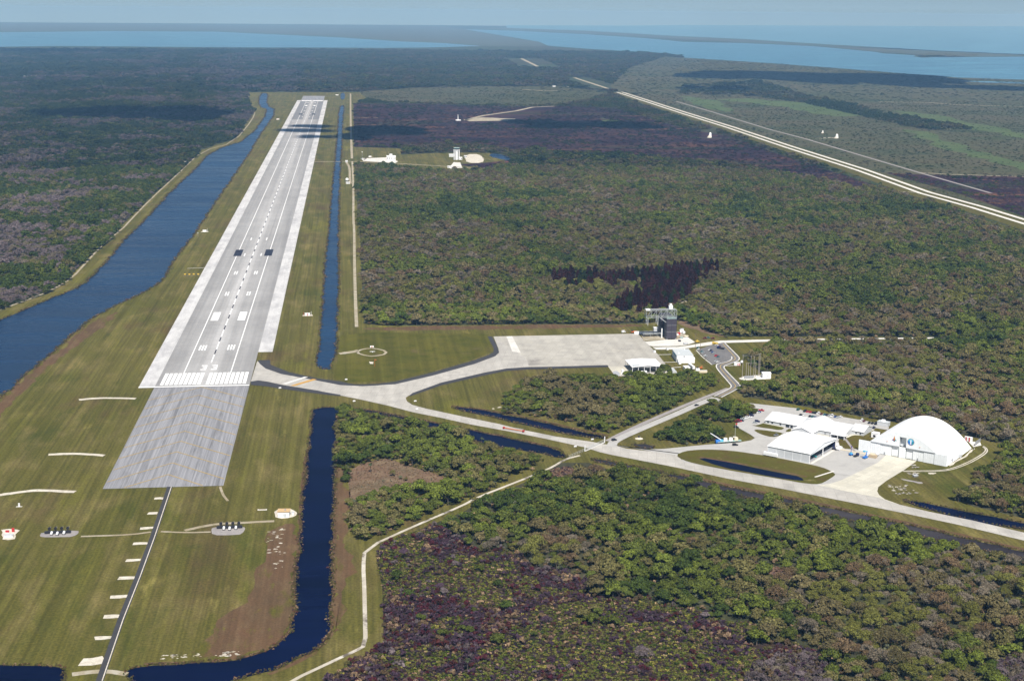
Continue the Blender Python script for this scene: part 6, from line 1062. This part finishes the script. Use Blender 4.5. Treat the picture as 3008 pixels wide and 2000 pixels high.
def grid(d0, d1, cell, margin, jit=.5):
    """jittered grid over the part of the ground between distances d0 and d1 from the camera that the lens sees"""
    lim = d1*1.05; xs = np.arange(CAM[0]-lim*.55, CAM[0]+lim*.75, cell); ys = np.arange(CAM[1]+d0*.85, CAM[1]+lim, cell)
    X_, Y_ = np.meshgrid(xs, ys); x = X_.ravel(); y = Y_.ravel()
    x = x+NR.uniform(-jit, jit, len(x))*cell; y = y+NR.uniform(-jit, jit, len(y))*cell
    d = np.hypot(x-CAM[0], y-CAM[1]); px_, py_, w = project(x, y)
    k = (d >= d0) & (d < d1) & (px_ > -margin) & (px_ < 3008+margin) & (py_ < 2000+margin)
    return x[k], y[k], d[k]
PAL = dict(dk=(.034, .049, .011), md=(.056, .068, .014), yg=(.096, .096, .024), ol=(.084, .076, .028), ob=(.088, .074, .034), br=(.098, .068, .038), gb=(.120, .100, .072), pg=(.110, .088, .090), ru=(.150, .072, .045), tn=(.240, .165, .100), pk=(.165, .105, .080), pu=(.058, .036, .052), fg=(.072, .088, .015), sg=(.105, .115, .070), yl=(.190, .170, .040), ma=(.075, .020, .028), rp=(.062, .021, .020))
def pick(names, w, t):
    """t in 0..1 walks through the palette entries with weights w"""
    e = np.cumsum(np.array(w, float)/sum(w)); i = np.minimum(np.searchsorted(e, t), len(names)-1)
    return np.array([PAL[n_] for n_ in names])[i]
def mixed(x, y, s, o, spread=.24):
    t = fbm(x, y, s, o); t = (t-.5)*2.1+.5; return np.clip(t+NR.normal(0, spread*.5, len(x)), 0, .999)
P_ALL = dict(x=[], y=[], s=[], sz=[], c=[], i=[])
def emit(S, x, y, s, c, i, sz=None):
    n = len(x)
    if n == 0: return
    S['x'].append(x); S['y'].append(y); S['s'].append(np.broadcast_to(s, n)); S['sz'].append(np.broadcast_to(sz if sz is not None else s, n))
    c = np.broadcast_to(c, (n, 3))*NR.uniform(.78, 1.22, (n, 1)); S['c'].append(c); S['i'].append(np.broadcast_to(i, n))
def grow(d0, d1, cell, sc, margin, leafy, bare, bush):
    x, y, d = grid(d0, d1, cell, margin); z = zone_of(x, y); n = len(x); u = NR.random(n)
    if d1 < 7000:                                                    # clearings were outlined at crown height: no crown may lean over them
        for hh in (2.0, 3.8):
            hz = hh*sc*(1.0 if d1 < 4000 else .68); k = hz/(CAM[2]-hz); z2 = zone_of(x+(x-CAM[0])*k, y+(y-CAM[1])*k); z[(z2 == -1) & (z != 1) & ((z != 4) | (hh < 3)) & (u > .04)] = -1
    big = max(1.0, d0/2200.0); t1 = np.clip(mixed(x, y, 95*big, 1)+(.28 if d1 < 2000 else .7)*(fbm(x, y, 520*big, 7)-.5)+(.05 if d1 < 2000 else 0), 0, .999); t2 = mixed(x, y, 60*big, 5); lum = .72+.56*fbm(x, y, 210*big, 11); S = P_ALL
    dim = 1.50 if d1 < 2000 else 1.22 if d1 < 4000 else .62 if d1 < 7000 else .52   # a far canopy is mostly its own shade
    ch = lambda a, m: NR.integers(a[0], a[1], m)
    def put(m, tt, names, w, barecut, smul=1.0, zmul=1.0, cm=1.0):
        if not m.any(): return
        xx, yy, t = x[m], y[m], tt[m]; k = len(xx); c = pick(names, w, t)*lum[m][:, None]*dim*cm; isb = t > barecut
        idx = np.where(isb, ch(bare, k), ch(leafy, k)); s = sc*smul*np.clip(np.exp(NR.normal(-.10, .36, k)), .42, 1.8)
        emit(S, xx, yy, s, c, idx, s*zmul*NR.uniform(.62, 1.08, k))
    put((z == 0) & (u < .93), t1, ('dk', 'md', 'fg', 'ol', 'md', 'ob', 'br', 'gb', 'ob', 'yg'), (1.5, 2.2, 1.1, 1.5, 1.2, 1.4, 1.0, 1.0, .5, .6), .74)
    put((z == 12) & (u < .95), t1, ('dk', 'fg', 'md', 'fg'), (2, 2, 1.5, 1.5), 2)
    put((z == 4) & (u < .96), t1, ('dk', 'md', 'fg', 'ol', 'md', 'ob'), (1.8, 2.6, 1.6, 1.2, 1.2, .8), 2, .95)
    put((z == 6) & (u < .95), t1, ('dk', 'md', 'dk', 'ol', 'pg', 'gb', 'pg'), (2.0, 1.6, 1.0, .6, 1.3, .9, 1.2), .60)
    put((z == 7) & (u < .9), t1, ('pg', 'gb', 'pg'), (1, 1, 1), -1, .62, .75)
    put((z == 5) & (u < .62), t1, ('dk', 'md', 'ol'), (2, 2, 1), 2)
    put((z == 2) & (u < np.where(t2 < .33, .7, .42)), np.clip(t2+NR.normal(0, .12, n), 0, .999), ('dk', 'md', 'dk', 'pu', 'pu', 'rp', 'ru', 'pk', 'pu'), (1.6, .9, .7, 2, 1.5, 1.4, 1.6, .9, 1.8), .6, .62, .6, .8)
    put(((z == 3) | (z == 9)) & (u < np.where(z == 9, .10, np.where(t2 < .34, .8, .40))), t2, ('dk', 'md', 'md', 'ol', 'ol', 'br'), (1.8, 1.6, 1.2, 1.2, 1.0, .8), .9, .36, .6)
    put((z == 1) & (u < np.where(t2 < .22, .34, .025)), t2*1.4, ('md', 'dk', 'ol', 'br', 'pg', 'pu'), (2, 1.5, 1, 1, .8, .8), .8, .75)
    put((z == 8) & (u < .04), t1, ('ol', 'sg'), (1, 1), 2, .5)
    # undergrowth between the crowns
    for rep in range(2 if bush else 0):
        m = ((z == 0) | (z == 4) | (z == 12)) & (NR.random(n) < .85); k = int(m.sum())
        emit(S, x[m]+NR.uniform(-4, 4, k), y[m]+NR.uniform(-4, 4, k), NR.uniform(.6, 1.1, k), pick(('sg', 'ol', 'md', 'tn', 'br'), (1.2, 1.4, 2, .25, 1), NR.random(k)), NR.integers(9, 12, k))
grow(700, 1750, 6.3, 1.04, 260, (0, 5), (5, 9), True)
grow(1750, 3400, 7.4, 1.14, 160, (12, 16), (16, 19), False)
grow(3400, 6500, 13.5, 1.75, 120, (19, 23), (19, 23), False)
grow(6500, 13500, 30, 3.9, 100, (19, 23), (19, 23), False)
A = {k: np.concatenate(v) for k, v in P_ALL.items()}
# flatten the giant far clumps so that the canopy keeps its height
d_ = np.hypot(A['x']-CAM[0], A['y']-CAM[1]); A['sz'] = np.where(d_ > 6500, A['sz']*.40, np.where(d_ > 3400, A['sz']*.68, A['sz']))

# nothing overhangs buildings or pavements from outside: keep crowns off the airfield edge
px_, py_, w_ = project(A['x'], A['y'], 3.0)
tree = (A['i'] < 9) & (px_ > 20) & (px_ < 2990) & (py_ > 20) & (py_ < 1985)
order = np.argsort(np.where(tree, d_/np.maximum(A['s'], .3), 1e9))[:296]
single = np.zeros(len(d_), bool); single[order] = True

def scatter(name, S, sel, coll, label, cat, z=.1):
    me = bpy.data.meshes.new(name); n = int(sel.sum()); me.vertices.add(n)
    co = np.stack([S['x'][sel], S['y'][sel], np.full(n, z)], -1).astype(np.float32); me.vertices.foreach_set('co', co.ravel())
    def at(nm, typ, arr, key): a = me.attributes.new(nm, typ, 'POINT'); a.data.foreach_set(key, np.ascontiguousarray(arr).ravel())
    s, sz = S['s'][sel], S['sz'][sel]
    at('scl', 'FLOAT_VECTOR', np.stack([s, s, sz], -1).astype(np.float32), 'vector'); at('rot', 'FLOAT', NR.uniform(0, 6.283, n).astype(np.float32), 'value')
    at('idx', 'INT', S['i'][sel].astype(np.int32), 'value'); c = S['c'][sel]; at('col', 'FLOAT_COLOR', np.concatenate([c, np.ones((n, 1))], 1).astype(np.float32), 'color')
    o = link(name, me); tag(o, label, cat, None, 'stuff')
    g = bpy.data.node_groups.new(name, 'GeometryNodeTree'); g.interface.new_socket('Geometry', in_out='INPUT', socket_type='NodeSocketGeometry'); g.interface.new_socket('Geometry', in_out='OUTPUT', socket_type='NodeSocketGeometry')
    N, Lk = g.nodes, g.links; gi = N.new('NodeGroupInput'); go = N.new('NodeGroupOutput'); ip = N.new('GeometryNodeInstanceOnPoints'); ci = N.new('GeometryNodeCollectionInfo')
    ci.inputs['Collection'].default_value = coll; ci.inputs['Separate Children'].default_value = True; ci.inputs['Reset Children'].default_value = True
    def na(nm, typ): q_ = N.new('GeometryNodeInputNamedAttribute'); q_.data_type = typ; q_.inputs['Name'].default_value = nm; return q_.outputs['Attribute']
    cx = N.new('ShaderNodeCombineXYZ'); Lk.new(na('rot', 'FLOAT'), cx.inputs[2]); er = N.new('FunctionNodeEulerToRotation'); Lk.new(cx.outputs[0], er.inputs[0])
    ip.inputs['Pick Instance'].default_value = True; Lk.new(gi.outputs[0], ip.inputs['Points']); Lk.new(ci.outputs[0], ip.inputs['Instance']); Lk.new(na('idx', 'INT'), ip.inputs['Instance Index'])
    Lk.new(er.outputs[0], ip.inputs['Rotation']); Lk.new(na('scl', 'FLOAT_VECTOR'), ip.inputs['Scale']); Lk.new(ip.outputs[0], go.inputs[0])
    md_ = o.modifiers.new('scatter', 'NODES'); md_.node_group = g; return o
scatter('forest', A, ~single, TREES, 'mixed green and grey subtropical forest covering the plain', 'forest')
print('forest instances', len(d_))

# individual trees nearest the camera
def plant(kind, i, x, y, s, sz, col, label, cat, group, name):
    t = thing(name, label, cat, (x, y, .1), R_.uniform(0, 6.28), group); t.scale = (s, s, sz)
    o = link('crown', CR[kind][i], t); o['col'] = [float(v) for v in col]; link('trunk', TR[kind][i], t); return t
for j in order:
    i = int(A['i'][j]); c = A['c'][j]; brown = c[0] > c[1]
    if i < 5: kd, ii = 'oak', i
    else: kd, ii = 'bare', i-5
    if kd == 'bare': nm, lb, g = 'bare_oak_tree', 'grey brown leafless oak among the foreground woods', 'leafless oaks in the foreground woods'
    elif brown: nm, lb, g = 'brown_oak_tree', 'brown leaved oak among the foreground woods', 'brown oaks in the foreground woods'
    else: nm, lb, g = 'oak_tree', 'green leafy oak among the foreground woods', 'green oaks in the foreground woods'
    plant(kd, ii, float(A['x'][j]), float(A['y'][j]), float(A['s'][j]), float(A['sz'][j]), c, lb, 'tree', g, nm)
# stand of dark reddish pines
k = 0; cand = []
for _ in range(4000):
    xs_ = [p[0] for p in PINES]; ys_ = [p[1] for p in PINES]; x, y = R_.uniform(min(xs_), max(xs_)), R_.uniform(min(ys_), max(ys_))
    if inpoly(PINES, np.array([x]), np.array([y]))[0] and all((x-a)**2+(y-b_)**2 > 4.9**2 for a, b_ in cand): cand.append((x, y))
    if len(cand) >= 300: break
for (x, y) in cand:
    x, y = x+(CAM[0]-x)*.016, y+(CAM[1]-y)*.016          # the outline was taken at crown height
    s = R_.uniform(1.1, 1.5); c = PAL['rp'] if R_.random() < .8 else PAL['dk']; v = R_.uniform(.22, .6)
    plant('pine', R_.randrange(3), x, y, s, s*R_.uniform(.65, 1.0), [q_*v for q_ in c], 'dark reddish slender pine in the stand behind the steel tower', 'pine tree', 'dark pines behind the steel tower', 'pine_tree')
# cabbage palms
for (x, y), l in zip([(520.9,-470.3), (537.2,-468.9), (502.5,-445.7), (435.2,-393.9), (159.8,-282.6), (207.9,-644.4), (145.2,-164), (242.5,-202.6), (254.6,-220.4)], ('palm standing in the bright green hollow beside the ditch', 'second palm in the bright green hollow, nearer the frame edge', 'palm at the reddish thicket beside the ditch', 'lone palm near the ditch bank', 'lone dark palm in the reddish clearing', 'palm in the burned scrub at the bottom edge', 'palm on the wooded block by the dark canal', 'palm on the wooded block below the towway', 'palm at the lower corner of the wooded block')):
    plant('palm', R_.randrange(2), x, y, 1.1, R_.uniform(.8, 1.1), (.055, .07, .035), 'cabbage '+l, 'palm tree', 'cabbage palms', 'palm_tree')

# low scrub: burned palmetto, twigs, reeds along the banks
P_LOW = dict(x=[], y=[], s=[], sz=[], c=[], i=[])
x, y, d = grid(700, 1250, 2.0, 160); z = zone_of(x, y); m = (z == 1) | (z == 11) | (z == 7)
x, y, z = x[m], y[m], z[m]; n = len(x); t = fbm(x, y, 55, 3); t = np.clip((t-.5)*2.4+.5, 0, 1); t3 = fbm(x, y, 22, 8); u = NR.random(n)
left = np.clip((420-x)/260, 0, 1)
gre = (z == 1) & (u < .80) & (t < .52+.2*(t3-.5))
emit(P_LOW, x[gre], y[gre], NR.uniform(.55, 1.05, gre.sum()), pick(('ol', 'yg', 'fg', 'yl', 'tn', 'br', 'dk'), (2.0, 2.6, 2.4, .6, .4, .7, 1.2), NR.random(gre.sum()))*1.1, NR.integers(0, 4, gre.sum()))
dr = (z == 1) & ~gre & (u < .93)
c = pick(('pu', 'pg', 'ma', 'rp', 'pu', 'br', 'ol', 'pk', 'tn'), (3, .9, 1.0, 1.0, 2, 1.2, .8, .9, .45), np.clip(fbm(x[dr], y[dr], 14, 6)*1.6-.3+NR.normal(0, .25, dr.sum()), 0, .999))
emit(P_LOW, x[dr], y[dr], np.exp(NR.normal(-.05, .35, dr.sum())), c, np.where(NR.random(dr.sum()) < .75, NR.integers(4, 7, dr.sum()), NR.integers(0, 4, dr.sum())))
li = (z == 7) & (u < .75)
emit(P_LOW, x[li], y[li], np.exp(NR.normal(.25, .3, li.sum())), pick(('pg', 'gb', 'pu', 'br'), (2.2, 1.2, 1, .6), NR.random(li.sum())), NR.integers(4, 7, li.sum()))
ru_ = z == 11
emit(P_LOW, x[ru_], y[ru_], NR.uniform(.5, 1.0, ru_.sum()), pick(('pk', 'ru', 'tn', 'pu'), (2.4, 1.6, 1, 1.6), NR.random(ru_.sum())), NR.integers(0, 7, ru_.sum()))
x, y, d = grid(700, 1900, 2.6, 100); z = zone_of(x, y); m = (z == 8) & (NR.random(len(x)) < .6); k = int(m.sum())
emit(P_LOW, x[m], y[m], NR.uniform(.4, .8, k), pick(('pk', 'tn', 'sg', 'ol'), (2, 1.5, 1, 1), fbm(x[m], y[m], 30, 4)), NR.integers(4, 9, k))
AL = {k: np.concatenate(v) for k, v in P_LOW.items()}
scatter('scrub', AL, np.ones(len(AL['x']), bool), LOW, 'low burned palmetto and twiggy scrub in the foreground', 'scrub')
P_REED = dict(x=[], y=[], s=[], sz=[], c=[], i=[])
for p, dens, w, far_ in zip(WATERS, (.9, .7, 1.6, 1.8, 2.0, 1.6, 1.6, 1.4, .1, 1.2, 0), (3.0, 2.5, 2.2, 2.4, 2.6, 2.4, 2.4, 2.0, 3, 1.5, 0), (1.5, 1.4, 1, 1, 1, 1, 1, 1, 2, 1, 1)):
    for a, b_ in zip(p, p[1:]+p[:1]):
        L = math.hypot(b_[0]-a[0], b_[1]-a[1]); k = NR.poisson(L*dens)
        if k == 0 or dens == 0: continue
        tt = NR.random(k); nx, ny = (b_[1]-a[1])/L, -(b_[0]-a[0])/L; off = NR.normal(.2, w*.45, k)
        sgn = 1 if area2(p) > 0 else -1
        X_ = a[0]+(b_[0]-a[0])*tt+nx*off*sgn; Y_ = a[1]+(b_[1]-a[1])*tt+ny*off*sgn
        q1, q2, q3 = project(X_, Y_); m = (q1 > -60) & (q1 < 3070) & (q2 < 2060)
        m &= ~inpoly(SITE, X_, Y_) & ~inpoly(TAXI, X_, Y_)
        X_, Y_ = X_[m], Y_[m]; k = len(X_)
        if k: emit(P_REED, X_, Y_, NR.uniform(.35, .8, k)*far_, pick(('tn', 'br', 'ol', 'ru', 'pu', 'yg'), (1.2, 2.6, 3.0, .6, .35, 1.2), NR.random(k)), NR.integers(4, 9, k), NR.uniform(.4, .75, k))
AR = {k: np.concatenate(v) for k, v in P_REED.items()}
scatter('reeds', AR, np.ones(len(AR['x']), bool), LOW, 'brown reeds and weeds fringing the canals and ditches', 'reeds', .2)
print('low', len(AL['x']), 'reeds', len(AR['x']))

# ------------------------------------------------------------------ clouds overhead (out of the frame) that shade the far ground
MAT['cloud'] = plain('cloud_white', (.82, .82, .83), .9, 0, .03)
def cloud(shadow, label, H=1150):
    solid = 'runway' not in label or 'left' in label
    H = H if solid else 3200
    mb = MB(); r = random.Random(len(label)); off = (sdir.x/sdir.z*H, sdir.y/sdir.z*H)
    cx = sum(s[0] for s in shadow)/len(shadow); cy_ = sum(s[1] for s in shadow)/len(shadow)
    for (x, y, a, b_) in shadow:
        for k in range(9):
            t, q_ = r.uniform(-.75, .75), r.uniform(-.7, .7); rr = r.uniform(.34, .55) if solid else r.uniform(.16, .30)
            mb.ball((x-cx+a*t*.9, y-cy_+b_*q_*(1-abs(t)*.6), r.uniform(-25, 25)), 1, 2, 2) if False else None
            n0 = len(mb.v); mb.ball((0, 0, 0), 1.0, 14, 8)
            for i in range(n0, len(mb.v)):
                v = mb.v[i]; f = 1+.16*math.sin(5*v[0]+k)*math.sin(4*v[1]+2*k)+.10*math.sin(9*v[0]+7*v[2])
                mb.v[i] = (x-cx+a*t*.8+v[0]*a*(rr if solid else .42)*f, y-cy_+b_*q_*(1-abs(t)*.5)+v[1]*b_*(rr+.1)*f, v[2]*70*f+r.uniform(-3, 3))
    o = mb.build('cloud', 'cloud'); o.location = (cx+off[0], cy_+off[1], H)
    for p in o.data.polygons: p.use_smooth = True
    return tag(o, label, 'cloud', 'fair weather clouds')
def sh(*spec):
    """shadow spots: ground centre, half width and half depth in metres"""
    return [s for s in spec]
cloud(sh((-812, 3734, 171, 134), (-600, 3855, 260, 333), (-394, 3689, 150, 246)), 'cloud shading the woods left of the runway')
cloud(sh((28, 3229, 80, 41), (17, 3071, 98, 38), (52, 2852, 59, 23)), 'cloud shading the far half of the runway')
cloud(sh((244, 3070, 146, 180), (181, 2922, 80, 156)), 'cloud shading the burned ground beside the right canal')
cloud(sh((896, 3314, 250, 146), (753, 3431, 98, 107), (1049, 3228, 107, 85)), 'cloud shading the burned field')
cloud(sh((2621, 7091, 543, 688), (3022, 6857, 558, 908), (3420, 6978, 307, 447)), 'cloud shading the marsh near the lagoon')
cloud(sh((3337, 5742, 357, 297)), 'cloud shading the shore at the far right')
cloud(sh((1925, 5507, 189, 192)), 'cloud shading the tree belt in the marsh')
cloud(sh((-2384, 11107, 572, 392), (-1793, 11027, 440, 289)), 'cloud shading the woods by the left lagoon')

# ------------------------------------------------------------------ hazy air
hb = MB().box(CAM[0]-40000, CAM[0]+40000, CAM[1]-40000, CAM[1]+40000, -1.0, 385.0).build('haze', [])
hm = bpy.data.materials.new('hazy_air'); hm.use_nodes = True; hm.node_tree.nodes.clear()
ho = hm.node_tree.nodes.new('ShaderNodeOutputMaterial'); hv = hm.node_tree.nodes.new('ShaderNodeVolumePrincipled')
hv.inputs['Color'].default_value = (.30, .60, 1.0, 1); hv.inputs['Absorption Color'].default_value = (.365, .39, 1, 1); hv.inputs['Density'].default_value = 4.3e-5; hv.inputs['Anisotropy'].default_value = 0.0
hm.node_tree.links.new(hv.outputs[0], ho.inputs['Volume']); hb.data.materials.append(hm)
tag(hb, 'pale blue haze over the far land and water', 'haze', None, 'stuff')
